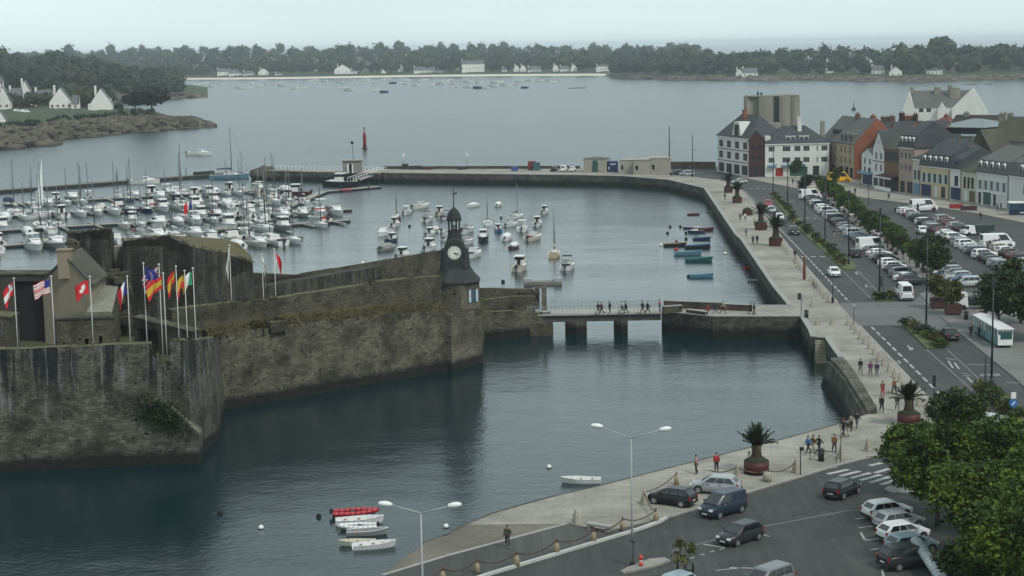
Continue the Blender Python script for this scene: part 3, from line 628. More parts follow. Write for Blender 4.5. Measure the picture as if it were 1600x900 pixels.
hull('ruined_wall', 'pale patch of wall between the two ruined tower blocks', 'ruin', None, [P(172, 386, 220), P(193, 386, 220), P(193, 385, 223), P(172, 385, 223)], [mat('pale_render', (.21, .21, .175), .9, .15, 1.5)], 2)
hull('ruined_wall', 'pointed left pier of the smaller ruined tower behind the house roof', 'ruin', None, [P(104, 372, 211), P(124, 380, 211), P(126, 378, 215), P(104, 370, 215)], [OLD, OLD], 2)
rd = random.Random(3)
# broken masonry below the gap
mb = MB()
for i in range(26):
    p = P(rd.uniform(170, 200), rd.uniform(425, 500), rd.uniform(200, 206)); mb.box(p-Vector((185-800, 203, 0))*0, (rd.uniform(.6, 1.8), 1.5, rd.uniform(.4, 1.2)), 0, rd.uniform(-.4, .4))
tag(mb.build('broken_masonry', [OLD]), 'broken stepped masonry in the gap under the pale wall patch', 'ruin')
hull('stone_ramp', 'sloping slabs of a ruined stone stair behind the flags', 'ruin', None, [P(128, 500, 186), P(172, 500, 187), P(185, 446, 200), P(158, 446, 200)], [OLD, mat('stair_slabs', (.13, .13, .10), .9, .35, 2, col2=(.2, .2, .16))], 3)
# low inner buildings
def block(name, label, cat, x0, x1, yt0, yt1, Y0, Y1, dep, mats, holes=(), z0=2.5):
    a, b_ = P(x0, yt0, Y0), P(x1, yt1, Y1); L_ = (b_-a).xy.length; e = empty(name, (a.x, a.y, z0), math.atan2(b_.y-a.y, b_.x-a.x)); h = min(a.z, b_.z)-z0; mb = MB()
    hs = [(L_*h_[0], L_*h_[1], h*h_[2], h*h_[3]) for h_ in holes]
    facade(mb, L_, 0, h, hs, .5, 0, 2)
    za, zb = a.z-z0, b_.z-z0
    o = len(mb.v); mb.v += [(0, 0, h), (L_, 0, h), (L_, 0, zb+.001), (0, 0, za+.001), (0, dep, 0), (L_, dep, 0), (L_, dep, zb), (0, dep, za), (0, 0, 0), (L_, 0, 0)]
    mb.f += [tuple(o+i for i in f) for f in ((0, 1, 2, 3), (9, 5, 6, 2), (5, 4, 7, 6), (4, 8, 3, 7))]; mb.m += [0]*4; mb.sm += [False]*4
    mb.build('walls', mats, e); MB().add([(-.1, -.12, za+.02), (L_+.1, -.12, zb+.02), (L_+.1, dep, zb+.04), (-.1, dep, za+.04), (-.1, -.12, za+.2), (L_+.1, -.12, zb+.2), (L_+.1, dep, zb+.22), (-.1, dep, za+.22)], [(3, 2, 1, 0), (4, 5, 6, 7), (0, 1, 5, 4), (1, 2, 6, 5), (2, 3, 7, 6), (3, 0, 4, 7)], 0).build('capping', [mats[1]], e)
    tag(e, label, cat); return e
block('guardhouse', 'low stone guardhouse wall with two square openings behind the middle flags', 'guardhouse', 88, 178, 500, 498, 181, 183, 4, [OLD, OLD, DARK], [(.47, .54, .62, .74), (.72, .78, .64, .76)])
block('inner_wall', 'low inner wall behind the tangle of flag poles', 'wall', 208, 300, 497, 520, 190, 184, 1.4, [RUIN, OLD, DARK], [(.05, .42, .35, .95)])
block('inner_wall', 'dark tall wall at the left edge below the marina view', 'wall', -60, 70, 430, 430, 199, 197, 3, [mat('dark_wall', (.045, .04, .03), .9, .3, .9), OLD, DARK], [(.62, .96, .0, .93)], 3.5)
block('inner_wall', 'short mossy wall stub at the far left behind the first flag', 'wall', -60, 17, 492, 497, 184, 184, 3, [RUIN, MOSS, DARK], [])
# --- gabled house inside the walls
g0, g1 = P(66, 440, 196), P(142, 444, 192); er = G(165, 428, g1.z); dv = Vector((er.x-g1.x, er.y-g1.y, 0)); hd = empty('gabled_house', (g0.x, g0.y, 3.5)); o = Vector((g0.x, g0.y, 3.5))
rg = P(103, 404, 194); rg2 = rg+dv
REND = mat('ochre_render', (.15, .125, .088), .9, .3, .6, col2=(.26, .22, .16), stretch=(1, 1, .25))
v = [Vector((g0.x, g0.y, 3.5)), Vector((g1.x, g1.y, 3.5)), g1, rg, g0]; v2 = [p+dv for p in v]
MB().add([p-o for p in v+v2], [(0, 1, 2, 3, 4), (1, 6, 7, 2), (9, 8, 7, 6, 5), (5, 0, 4, 9)]).build('walls', [REND], hd)
up = Vector((0, 0, .28)); ov = (g1-rg).normalized()*.5; ov0 = (g0-rg).normalized()*.5; bd = -dv.normalized()*.15
mb = MB()
for a, b_ in (((rg), g1+ov), (rg, g0+ov0)):
    q = [a+bd, b_+bd, b_+dv, a+dv]; mb.add([p-o+Vector((0, 0, .03)) for p in q]+[p-o+up for p in q], [(3, 2, 1, 0), (4, 5, 6, 7), (0, 1, 5, 4), (1, 2, 6, 5), (2, 3, 7, 6), (3, 0, 4, 7)])
rf = mb.build('roof', [mat('old_slate', (.045, .042, .036), .9, .4, 1.5, col2=(.10, .095, .08), stretch=(1, 1, 3), spec=.1)], hd)
ch = P(101, 392, 194.2); MB().box((0, 0, -.9), (1.5, 1.0, 3.2), 0).box((0, 0, .75), (1.7, 1.2, .2), 0).build('chimney', [REND], rf, (ch.x-o.x, ch.y-o.y, ch.z-o.z-.6))
tag(hd, 'gabled house with ochre rendered end wall and grey slate roof inside the fort', 'house')
# --- clock tower
t0, t1 = W(703, 580), W(753, 567); tc_ = Vector((W(713, 577).x, t0.lerp(t1, .35).y+4.0, 0))
tw = empty('clock_tower', tc_); d = t1-t0; ang = math.atan2(d.y, d.x); n2 = Vector((-d.y, d.x, 0)).normalized()
zl_, zu = ZH(t1, 482), ZH(t1, 437)
poly = [t0-n2*.35, t1-n2*.2, t1+n2*6, t0+n2*7]
mb = MB(); pb = [(p.x-tc_.x, p.y-tc_.y) for p in poly]; pc = [((p.x-tc_.x)*.97, (p.y-tc_.y)*.97) for p in poly]
mb.loft([[(x, y, -6) for x, y in pb], [(x, y, zl_) for x, y in pc]]); mb.build('base', [TOWER], tw)
ph = math.radians(-75); R1 = 3.25
hexp = [(R1*math.cos(ph+i*math.pi/3), R1*math.sin(ph+i*math.pi/3)) for i in range(6)]
mb = MB().lathe([(R1*.93, zl_-2.0), (R1, zl_-.2), (R1, zu)], n=6, smooth=False, ph=ph); mb.build('upper_storey', [TOWER], tw)
mb = MB()
for i in range(9):
    t = (i+.5)/9; a = Vector(hexp[0]).lerp(Vector(hexp[1]), t); mb.box((a.x*1.02, a.y*1.02, zl_-.2), (.28, .5, .8), 0, ph+math.pi/6+math.pi/2*0)
mb.build('corbels', [OLD], tw)
fa, fb = Vector(hexp[0]), Vector(hexp[1]); fm = fa.lerp(fb, .62); fn = math.atan2(fm.y, fm.x)
wn_ = MB().box((0, 0, 0), (.9, .18, 1.5)).build('window', [mat('blue_glass', (.05, .08, .11), .2, .2)], tw, (fm.x*1.01, fm.y*1.01, zu-1.9), math.atan2(fb.y-fa.y, fb.x-fa.x))
MB().box((-.62, -.06, 0), (.34, .1, 1.6)).box((.62, -.06, 0), (.34, .1, 1.6)).build('shutter', [mat('pale_blue_shutter', (.38, .47, .52), .6, .1)], wn_)
SL2 = mat('tower_slate', (.022, .024, .026), .85, .3, 4, col2=(.05, .053, .055), stretch=(1, 1, 3), spec=.1)
ze = zu
sk = MB().lathe([(3.5, ze-.1), (3.45, ze+.05), (2.75, ze+.75), (2.1, ze+1.7), (1.75, ze+2.6), (1.6, ze+3.6), (1.35, ze+4.7), (1.0, ze+5.5), (.85, ze+6.3)], n=8, smooth=False, ph=math.pi/8)
rf = sk.build('slate_roof', [SL2], tw)
cz = ZH(Vector((tc_.x, tc_.y-1.9, 0)), 395)
dr = MB(); pr = [(-1.35, -2.2), (1.35, -2.2), (1.35, .6), (1.12, 1.25), (.6, 1.65), (0, 1.8), (-.6, 1.65), (-1.12, 1.25), (-1.35, .6)]
dr.loft([[(x, -1.95, cz+z) for x, z in pr][::-1], [(x, 1.0, cz+z*.95) for x, z in pr][::-1]]); dr.build('clock_housing', [SL2], tw)
for sx in (-1, 1):
    MB().loft([[(sx*1.35, -1.7, cz-2.0), (sx*1.95, -.9, cz-2.0), (sx*1.95, .9, cz-2.0), (sx*1.35, 1, cz-2)], [(sx*1.3, -1.5, cz+.3), (sx*1.75, -.7, cz+.3), (sx*1.7, .8, cz+.3), (sx*1.3, 1, cz+.3)]]).build('side_housing', [SL2], tw)
fc = MB(); q = [(.82*math.cos(2*math.pi*i/28), 0, .82*math.sin(2*math.pi*i/28)) for i in range(28)]
fc.loft([[(x, .04, z) for x, y, z in q][::-1], [(x, -.05, z) for x, y, z in q][::-1]])
face = fc.build('clock_face', [mat('clock_enamel', (.62, .62, .56), .5, .06)], tw, (0, -1.98, cz))
for i in range(12):
    a = i*math.pi/6; MB().box((.66*math.sin(a), -.075, .66*math.cos(a)), (.07, .02, .17), 0, 0, tilt=('Y', a)).build('hour_mark', [DARK], face)
h1 = MB().box((0, -.1, .2), (.1, .02, .5), tilt=None).build('hand', [DARK], face); h1.rotation_euler[1] = math.radians(128)
h2 = MB().box((0, -.13, .28), (.06, .02, .68)).build('hand', [DARK], face); h2.rotation_euler[1] = math.radians(98)
rg_ = MB().loft([[(x*1.1, -.03, z*1.1) for x, y, z in q][::-1], [(x*1.1, .02, z*1.1) for x, y, z in q][::-1]]).build('clock_rim', [mat('stone_trim', (.25, .24, .21), .8, .1)], tw, (0, -1.97, cz))
bz_ = ze+6.3; mb = MB().lathe([(.95, bz_), (.95, bz_+.15)], n=8, smooth=False, ph=math.pi/8)
for i in range(8):
    a = math.pi/8+i*math.pi/4; mb.tube((.72*math.cos(a), .72*math.sin(a), bz_+.1), (.72*math.cos(a), .72*math.sin(a), bz_+1.5), .11, n=5)
mb.build('belfry', [SL2], tw)
MB().lathe([(.05, 0), (.42, -.02), (.36, .2), (.26, .5), (.08, .62)], (0, 0, bz_+.25), 10).build('bell', [mat('bell_bronze', (.22, .24, .20), .5, .2)], tw)
dm = MB().lathe([(1.0, bz_+1.45), (.98, bz_+1.65), (.85, bz_+2.2), (.6, bz_+2.7), (.3, bz_+3.0), (.1, bz_+3.2)], n=12).build('dome', [SL2], tw)
MB().tube((0, 0, bz_+3.1), (0, 0, bz_+6.4), .07, .03).tube((-.45, 0, bz_+4.9), (.45, 0, bz_+4.9), .035).tube((0, 0, bz_+4.8), (.4, 0, bz_+5.1), .05, .12).build('weather_vane', [DARK], dm)
pn = P(691, 425, tc_.y); px_ = pn.x-tc_.x
MB().tube((px_, 0, ze+.4), (px_, 0, ze+3.4), .42, .12, 6).tube((px_, 0, ze+3.3), (px_-.2, 0, ze+7.8), .05, .02).build('side_pinnacle', [SL2], tw)
tag(tw, 'clock tower with bell shaped slate roof, white dial and open belfry', 'clock tower')
# --- gate works between clock tower and bridge
gw = empty('gate_wall', W(755, 532))
go = Vector((gw.location.x, gw.location.y, 0)); gw.location.z = 0
b1 = lerpb((755, 531), (863, 522), [748, 800, 838, 864])
rampart('outer_wall', tops(b1, [487, 486, 489, 490]), 1.2, -6, [RAMP2, MOSS], gw, .05, seed=9, batter=.05)
b2_ = [b_+Vector((0, 2.6, 0)) for b_ in b1[:3]]
rampart('middle_wall', tops(b2_, [470, 463, 463]), .8, -6, [OLD, MOSS], gw, .04, seed=10)
b3 = [b_+Vector((0, 7, 0)) for b_ in lerpb((755, 531), (863, 522), [740, 790, 836])]
rampart('rear_wall', tops(b3, [450, 451, 452]), .8, -6, [OLD, MOSS], gw, .05, seed=11)
def pier(x0, x1, yt, Y, dep, parent, name='gate_pier', mt=TOWER, z0=-.1):
    a, b_ = P(x0, yt, Y), P(x1, yt, Y); MB().box(((a.x+b_.x)/2-go.x, Y+dep/2-go.y, (a.z+z0)/2), (b_.x-a.x, dep, a.z-z0), 0, top=(.94, .94)).build(name, [mt], parent)
Yb = G(830, 488).y+1
pier(835, 843, 450, Yb+2.5, 1.2, gw); pier(846, 854, 449, Yb+.5, 1.4, gw); pier(808, 815, 458, Yb+3, 1, gw, mt=OLD)
a = P(808, 455, Yb+3.2); b_ = P(843, 452, Yb+3.2); MB().box(((a.x+b_.x)/2-go.x, a.y-go.y, a.z-.35), (b_.x-a.x, 1.2, .5)).build('lintel', [OLD], gw)
tag(gw, 'stepped dark gate walls between the clock tower and the bridge', 'gate')
# --- bridge
f0, f1 = G(824, 491.5), G(1037, 492); Yf = f0.y; br = empty('footbridge', (f0.x, Yf, 0)); Lb = f1.x-f0.x; dp = 4.2
MB().box((Lb/2, dp/2, -.12), (Lb, dp+.3, .24)).build('deck', [mat('deck_concrete', (.30, .29, .26), .85, .15, 1)], br)
MB().box((Lb/2, .35, -.72), (Lb-.3, .3, .95)).box((Lb/2, dp-.35, -.72), (Lb-.3, .3, .95)).box((Lb/2, dp/2, -.55), (Lb-.3, dp-1, .5)).build('girders', [mat('dark_girder', (.06, .055, .05), .8, .2, 1)], br)
PIER = stone('pier_masonry', (.05, .045, .035), (.14, .125, .10), (.2, .19, .16), (.7, .4))
for x0, x1 in ((884, 917), (961, 981)):
    a, b_ = P(x0, 505, Yf+.3), P(x1, 505, Yf+.3); w_ = b_.x-a.x; cx = (a.x+b_.x)/2-f0.x
    pp = [(cx-w_/2, .5), (cx, -.5), (cx+w_/2, .5), (cx+w_/2, dp-.5), (cx, dp+.5), (cx-w_/2, dp-.5)]
    MB().prism(pp, -7, -1.2).build('pier', [PIER], br)
a, b_ = P(819, 500, Yf), P(864, 500, Yf); MB().box(((a.x+b_.x)/2-f0.x, dp/2+.2, -3.6), (b_.x-a.x, dp+2, 4.8), top=(.97, .97)).build('abutment', [OLD], br)
for yy in (.05, dp-.05):
    mb = MB(); n = 34
    for i in range(n+1): mb.box((Lb*i/n, yy, .55), (.06, .05, 1.1))
    for z in (.3, .6, .85): mb.box((Lb/2, yy, z), (Lb, .03, .03))
    mb.box((Lb/2, yy, 1.12), (Lb, .07, .06)); mb.build('railing', [mat('railing_paint', (.23, .25, .25), .6, .1)], br)
tag(br, 'low footbridge on stone piers leading to the fort gate', 'bridge')
# parapet walls of the causeway
def lowwall(p, q, h, th, label, mt, z0=0., name='parapet_wall'):
    a, b_ = G(*p), G(*q); d = b_-a; e = MB().box((d.length/2, th/2, h/2), (d.length, th, h)).box((d.length/2, th/2, h+.05), (d.length+.04, th+.1, .1), 1).build(name, [mt, CURB], None, (a.x, a.y, z0), math.atan2(d.y, d.x))
    return tag(e, label, 'wall')
BRW = stone('brown_parapet', (.06, .045, .035), (.15, .11, .085), (.2, .16, .13), (.5, .25), tide=False)
lowwall((1037, 481), (1128, 484.5), 1.0, .45, 'brown parapet along the back of the causeway nearest the bridge', BRW)
lowwall((1130, 484.6), (1174, 486.5), .85, .45, 'lower brown parapet ending near the traffic light on the causeway', BRW)
lowwall((1037, 490.5), (1066, 488.5), 1.0, .5, 'short stone parapet at the bridge end where a figure in red stands', OLD)
lowwall((1072, 489.5), (1102, 493.4), .5, .6, 'slanting low stone parapet on the front edge of the causeway', OLD)
TUFT = leafmat('wall_tufts', (.018, .024, .008), (.05, .055, .018), (.12, .10, .04))
def tufts(pts, parent, n, spread=.5, size=.14, seed=1, down=.35):
    rr = random.Random(seed); mb = MB(); pts = [Vector(p) for p in pts]; cs = [rr.random() for _ in range(max(6, n//28))]
    def smp(r_):
        t = min(.9999, max(0, cs[r_.randrange(len(cs))]+r_.gauss(0, .012)))*(len(pts)-1); i = int(t); p = pts[i].lerp(pts[i+1], t-i)
        return p+Vector((r_.gauss(0, .15), r_.uniform(-.12, spread), r_.uniform(-down, .22)))-parent.location
    leaves(mb, n, smp, size, rr); stuff(mb.build('wall_tufts', [TUFT], parent))
tufts(T_BAS, bas, 700, .9, .13, 1); tufts([(A1.x, A1.y, z12[0]), (A2.x, A2.y, z12[1]), (A3.x+.5, A3.y, z12[2])], bas, 260, .9, .13, 2)
tufts(lowt, cur, 900, .4, .13, 3, .9); tufts(bz, cur, 600, 1.0, .12, 4, .15)
tufts([Vector((t[0], t[1], t[2])) for t in tops(b1, [487, 486, 489, 490])], gw, 200, .8, .12, 5, .5)
for i_, (e_, pp_) in enumerate(RUINS): tufts(pp_, e_, 420, 1.2, .13, 20+i_, .4)
# ================================================================ FLAGS
POLE = mat('white_pole', (.50, .50, .48), .5, .05)
RED, WHT, BLU, YEL, GRN, BLK = [mat('flag_'+n, c, .8, .06, 4) for n, c in (('red', (.55, .02, .03)), ('white', (.72, .72, .7)), ('blue', (.02, .03, .22)), ('yellow', (.55, .36, .04)), ('green', (.03, .28, .14)), ('black', (.02, .02, .022)))]
FM = [RED, WHT, BLU, YEL, GRN, BLK]
def f_cross(bgc, cc, cw=.18, cx=.5):
    return lambda u, v: cc if (abs(u-cx) < cw*.66 or abs(v-.5) < cw) else bgc
def f_us(u, v): return 2 if (u < .42 and v > .46) else (0 if int(v*13) % 2 == 0 else 1)
def f_swiss(u, v): return 1 if ((abs(u-.5) < .1 and abs(v-.5) < .3) or (abs(v-.5) < .13 and abs(u-.5) < .25)) else 0
def f_uk(u, v):
    if abs(u-.5) < .07 or abs(v-.5) < .1: return 0
    if abs(u-.5) < .13 or abs(v-.5) < .18: return 1
    k = min(abs(u-v), abs(u-(1-v))); return 0 if k < .05 else (1 if k < .14 else 2)
f_tri = lambda a, b_, c: (lambda u, v: a if u < .34 else (b_ if u < .67 else c))
f_es = lambda u, v: 3 if .27 < v < .73 else 0
def f_eu(u, v):
    a = math.hypot((u-.5)*1.5, v-.5); return 3 if (.27 < a < .36 and int(math.atan2(v-.5, u-.5)*12/math.pi) % 2 == 0) else 2
def f_breton(u, v): return (1 if (u < .4 and v > .5) else (5 if int(v*9) % 2 == 0 else 1))
def f_port(u, v): return 4 if u < .4 else 0
def f_crest(u, v): return 5 if math.hypot((u-.5), v-.45) < .13 else 1
def flag(bx_, by_, ty_, Y, fn, label, side=-1, fw=2.3, fh=1.35, droop=.9, seed=0, back=0):
    b_ = P(bx_, by_, Y); h = ZH(Vector((b_.x, b_.y, 0)), ty_)-b_.z; e = empty('flagpole', b_)
    MB().tube((0, 0, -1 if Y < 172 else -3), (0, 0, h), .06, .035, 8).blob((0, 0, h+.05), .11).build('pole', [POLE], e)
    rd = random.Random(seed); nx, nz = 26, 18; mb = MB(); vs = []
    for i in range(nx+1):
        u = i/nx
        for j in range(nz+1):
            v = j/nz; sag = droop*u*u*1.1+droop*.35*u
            x = side*(.1+fw*u*(1-.35*droop)+.10*math.sin(v*3+u*5)); y = .22*math.sin(u*9+v*2+seed)*u+.3*u*math.sin(seed)
            vs.append((x, y, h-.25-fh*(1-v)-sag*(1-.25*v)+.05*math.sin(u*11+seed)))
    fs = []; ms = []
    for i in range(nx):
        for j in range(nz):
            o = i*(nz+1)+j; fs.append((o, o+nz+1, o+nz+2, o+1)); ms.append(fn((i+.5)/nx, (j+.5)/nz))
    mb.v = vs; mb.f = fs; mb.m = ms; mb.sm = [True]*len(fs)
    mb.build('flag', FM, e); tag(e, label, 'flag', 'flags along the rampart')
flag(28, 543, 436, 170.3, f_cross(0, 1), 'white pole with a drooping red and white cross flag, leftmost of the flags', fw=1.5, droop=1.0, seed=1)
flag(86, 543, 433, 170.6, f_us, 'pole with the stars and stripes flag, in front of the ochre gable', fw=2.1, droop=.5, seed=2)
flag(146, 541, 433, 171, f_swiss, 'pole with the red flag bearing a white cross, before the slate roof', fw=1.9, droop=.7, seed=3)
flag(204, 540, 433, 171.4, f_tri(2, 1, 0), 'pole with the drooping blue, white and red tricolour', fw=1.5, droop=1.3, seed=4)
flag(230, 537, 412, 178, f_eu, 'pole with the deep blue starred flag', side=1, fw=1.7, droop=.8, seed=5)
flag(254, 537, 414, 178.5, f_uk, 'pole with the crossed red, white and blue union flag', fw=2.4, droop=1.0, seed=6)
flag(260, 536, 428, 177.2, f_es, 'pole with the largest red and yellow flag, below the union flag', fw=2.4, droop=.9, seed=7)
flag(280, 533, 417, 177.6, f_es, 'pole with a small red and yellow flag, third from the right of the cluster', fw=1.5, droop=1.2, seed=8)
flag(293, 530, 424, 177.8, lambda u, v: (0 if v < .45 else 3), 'pole with a red and gold flag beside the green and white one', fw=1.5, droop=1.2, seed=9)
flag(306, 524, 420, 178.4, f_tri(4, 1, 3), 'pole with the green and white flag at the right end of the cluster', fw=1.5, droop=.8, seed=10)
flag(362, 474, 384, 203, f_crest, 'tall pole with a drooping white flag before the grassy ruin', fw=1.0, droop=2.2, seed=11)
flag(412, 471, 398, 207, f_breton, 'pole with a black and white striped flag on the curtain wall', side=1, fw=.9, droop=2.0, seed=12)
flag(431, 464, 390, 209, lambda u, v: (1 if u < .3 else 0), 'pole with a red and white flag over the marina water', side=1, fw=1.2, droop=1.2, seed=13)
flag(303, 372, 310, 300, f_tri(2, 1, 0), 'faint pole with a small tricolour above the grassy ruin', fw=2.2, droop=1.0, seed=14)
# ================================================================ TOWN
GLASS = mat('window_glass', (.018, .022, .027), .2, .5, 1.3, spec=.35)
FRW = mat('window_frame_white', (.62, .62, .6), .6, .05)
def rend(n, c, v=.12): return mat('render_'+n, c, .88, v, .5, stretch=(1, 1, .35))
WH = rend('white', (.52, .52, .49)); CREAM = rend('cream', (.40, .375, .31)); YELW = rend('yellow', (.42, .36, .23)); BEIGE = rend('beige', (.28, .23, .16)); PINK = rend('pink', (.29, .22, .18))
BRICK = mat('orange_brick', (.17, .05, .024), .9, .25, 1.2, col2=(.23, .085, .045)); BRICK2 = mat('brown_brick', (.13, .075, .045), .9, .25, 2)
DRED = mat('dark_red_timber', (.05, .016, .018), .7, .2, 2, stretch=(1, 1, .3)); CONC = mat('stained_concrete', (.12, .115, .095), .9, .35, .35, col2=(.30, .285, .24), stretch=(1, 1, .12))
MROOF = mat('mossy_slate', (.035, .035, .026), .8, .35, 1.2, col2=(.075, .072, .048)); BROOF = mat('brown_slate', (.026, .023, .02), .8, .3, 1.5)
ZINC = mat('zinc', (.16, .18, .19), .6, .15, .8); GREYROOF = mat('pale_slate', (.085, .087, .08), .8, .25, 1.2)
def colmat(n, c, r=.6): return mat('paint_'+n, c, r, .08, 2)
PB, PR, PG, PK, PBL = colmat('navy', (.012, .02, .075)), colmat('red', (.24, .018, .018)), colmat('green', (.02, .07, .05)), colmat('black', (.018, .018, .02)), colmat('sky_blue', (.10, .20, .30))
def win(par, x, z, w_, h, y=.12, arch=False, fr=FRW, shutters=None, bars=1):
    t = .05; mb = MB()
    mb.box((-w_/2+t/2, 0, 0), (t, .08, h)).box((w_/2-t/2, 0, 0), (t, .08, h)).box((0, 0, h/2-t/2), (w_, .08, t)).box((0, 0, -h/2+t/2), (w_, .1, t))
    for b in range(bars): mb.box((-w_/2+w_*(b+1)/(bars+1), -.005, 0), (.035, .07, h-.02))
    f = mb.build('window', [fr], par, (x, y, z)); MB().box((0, .03, 0), (w_-.04, .03, h-.04)).build('pane', [GLASS], f)
    if shutters:
        for s_ in (-1, 1): MB().box((s_*(w_*.5+.22), -y-.04, 0), (.4, .06, h)).build('shutter', [shutters], f)
    return f
def bldg(name, label, pL, pR, dep, yE, wallm, roofm, roof='gable', rh=4., cols=(), rows=(), ww=1.0, ground=(), dorm=None, chim=(), fr=FRW, shut=None, L3=None, cat='house', z0=0., over=.25, gmat=None, gh=0, bars=1, band=None):
    a, b_ = (G(*pL, z0) if len(pL) == 2 else Vector(pL)), (G(*pR, z0) if len(pR) == 2 else Vector(pR)); d = b_-a; L_ = d.length; ang = math.atan2(d.y, d.x)
    e = empty(name, a, ang); h = ZH(b_, yE)-z0; mb = MB(); holes = []
    for zf, hh in rows:
        for c in cols:
            cw = ww
            if isinstance(c, tuple): c, cw = c
            else: cw *= 1.25
            holes.append((L_*c-cw/2, L_*c+cw/2, h*zf-hh/2, h*zf+hh/2)); win(e, L_*c, h*zf, cw, hh, fr=fr, shutters=shut, bars=bars)
    for x0, x1, za, zb, m_ in ground: holes.append((L_*x0, L_*x1, max(.02, za), zb))
    facade(mb, L_, 0, h, holes, .22, 0)
    mb.add([(0, 0, 0), (L_, 0, 0), (L_, dep, 0), (0, dep, 0), (0, 0, h), (L_, 0, h), (L_, dep, h), (0, dep, h)], [(1, 2, 6, 5), (2, 3, 7, 6), (3, 0, 4, 7)])
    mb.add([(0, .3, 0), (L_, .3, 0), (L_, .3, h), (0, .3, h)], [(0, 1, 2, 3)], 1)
    if gh: mb.box((L_/2, -.03, gh/2), (L_+.04, .06, gh), 2) if not ground else None
    ridge_g = roof == 'gable'
    if ridge_g: mb.add([(0, 0, h), (0, dep, h), (0, dep/2, h+rh), (L_, 0, h), (L_, dep, h), (L_, dep/2, h+rh)], [(0, 2, 1), (3, 4, 5)])
    if roof == 'front': mb.add([(0, 0, h), (L_, 0, h), (L_/2, 0, h+rh), (0, dep, h), (L_, dep, h), (L_/2, dep, h+rh)], [(0, 1, 2), (4, 3, 5)])
    mb.build('walls', [wallm, DARK, gmat or wallm], e)
    for x0, x1, za, zb, m_ in ground: MB().box((L_*(x0+x1)/2, .16, (za+zb)/2), (L_*(x1-x0)-.02, .08, zb-za-.02)).box((L_*(x0+x1)/2, .10, zb-.25), (L_*(x1-x0)-.1, .08, .4)).build('shopfront', [m_], e)
    o_ = over; R = MB()
    def slab(p):
        vs = [Vector(v) for v in p]; nn = (vs[1]-vs[0]).cross(vs[-1]-vs[0]).normalized()
        if nn.z < 0: vs = vs[::-1]; nn = -nn
        k = len(vs); R.add([v+nn*.02 for v in vs]+[v+nn*.16 for v in vs], [tuple(range(k))[::-1], tuple(range(k, 2*k))]+[(i, (i+1) % k, k+(i+1) % k, k+i) for i in range(k)])
    m2 = dep/2
    if roof == 'gable':
        s_ = rh/m2; slab([(-.1, -o_, h-o_*s_), (L_+.1, -o_, h-o_*s_), (L_+.1, m2, h+rh), (-.1, m2, h+rh)]); slab([(-.1, dep+o_, h-o_*s_), (-.1, m2, h+rh), (L_+.1, m2, h+rh), (L_+.1, dep+o_, h-o_*s_)])
    elif roof == 'front':
        s_ = rh/(L_/2); slab([(-o_, -.15, h-o_*s_), (L_/2, -.15, h+rh), (L_/2, dep, h+rh), (-o_, dep, h-o_*s_)]); slab([(L_+o_, -.15, h-o_*s_), (L_+o_, dep, h-o_*s_), (L_/2, dep, h+rh), (L_/2, -.15, h+rh)])
    elif roof == 'hip':
        i_ = min(m2, L_*.4); q = [(-o_, -o_, h), (L_+o_, -o_, h), (L_+o_, dep+o_, h), (-o_, dep+o_, h)]; r0, r1 = (i_, m2, h+rh), (L_-i_, m2, h+rh)
        slab([q[0], q[1], r1, r0]); slab([q[2], q[3], r0, r1]); slab([q[1], q[2], r1]); slab([q[3], q[0], r0])
    elif roof == 'mansard':
        mh = dorm['mh'] if dorm else 2.2; k = .7; i_ = min(m2*.9, L_*.35)
        q = [(-o_, -o_, h), (L_+o_, -o_, h), (L_+o_, dep+o_, h), (-o_, dep+o_, h)]; t = [(k*.3, k, h+mh), (L_-k*.3, k, h+mh), (L_-k*.3, dep-k, h+mh), (k*.3, dep-k, h+mh)]
        for i in range(4): slab([q[i], q[(i+1) % 4], t[(i+1) % 4], t[i]])
        r0, r1 = ((i_*.3 if roof else 0), m2, h+mh+rh), (L_-i_*.3, m2, h+mh+rh)
        slab([t[0], t[1], r1, r0]); slab([t[2], t[3], r0, r1]); slab([t[1], t[2], r1]); slab([t[3], t[0], r0])
        if dorm.get('front'):
            pass
    elif roof == 'flat':
        R.box((L_/2, dep/2, h+.15), (L_+o_*2, dep+o_*2, .3))
    rf = R.build('roof', [roofm], e)
    if roof in ('mansard', 'hip') and label and cat not in ('building',): MB().box((L_/2, -.12, h-.16), (L_+.1, .22, .26)).build('cornice', [FRW if wallm in (WH, CREAM, YELW, PINK) else wallm], e); MB().tube((L_-.12, -.12, .1), (L_-.12, -.12, h-.3), .06, n=5).build('drainpipe', [PK], e)
    if dorm and dorm.get('xs'):
        mh = dorm.get('mh', 2.2); wd, hd_ = dorm.get('w', 1.1), dorm.get('h', 1.9)
        for c in dorm['xs']:
            D = MB(); x = L_*c; r = wd/2; pr = [(-r, 0), (r, 0), (r, hd_-r*.8)]+[(r*math.cos(t), hd_-r*.8+r*.8*math.sin(t)) for t in (.6, 1.1, 1.57, 2.04, 2.54)]+[(-r, hd_-r*.8)] if dorm.get('round', True) else [(-r, 0), (r, 0), (r, hd_), (0, hd_+.45), (-r, hd_)]
            D.loft([[(p, -.05, q_) for p, q_ in pr][::-1], [(p, 2.0, q_) for p, q_ in pr][::-1]])
            dd = D.build('dormer', [dorm.get('mat', FRW)], rf, (x, dorm.get('y', .1), h+dorm.get('z', .25)))
            MB().box((0, -.09, hd_*.47), (wd*.62, .06, hd_*.72)).build('dormer_pane', [GLASS], dd)
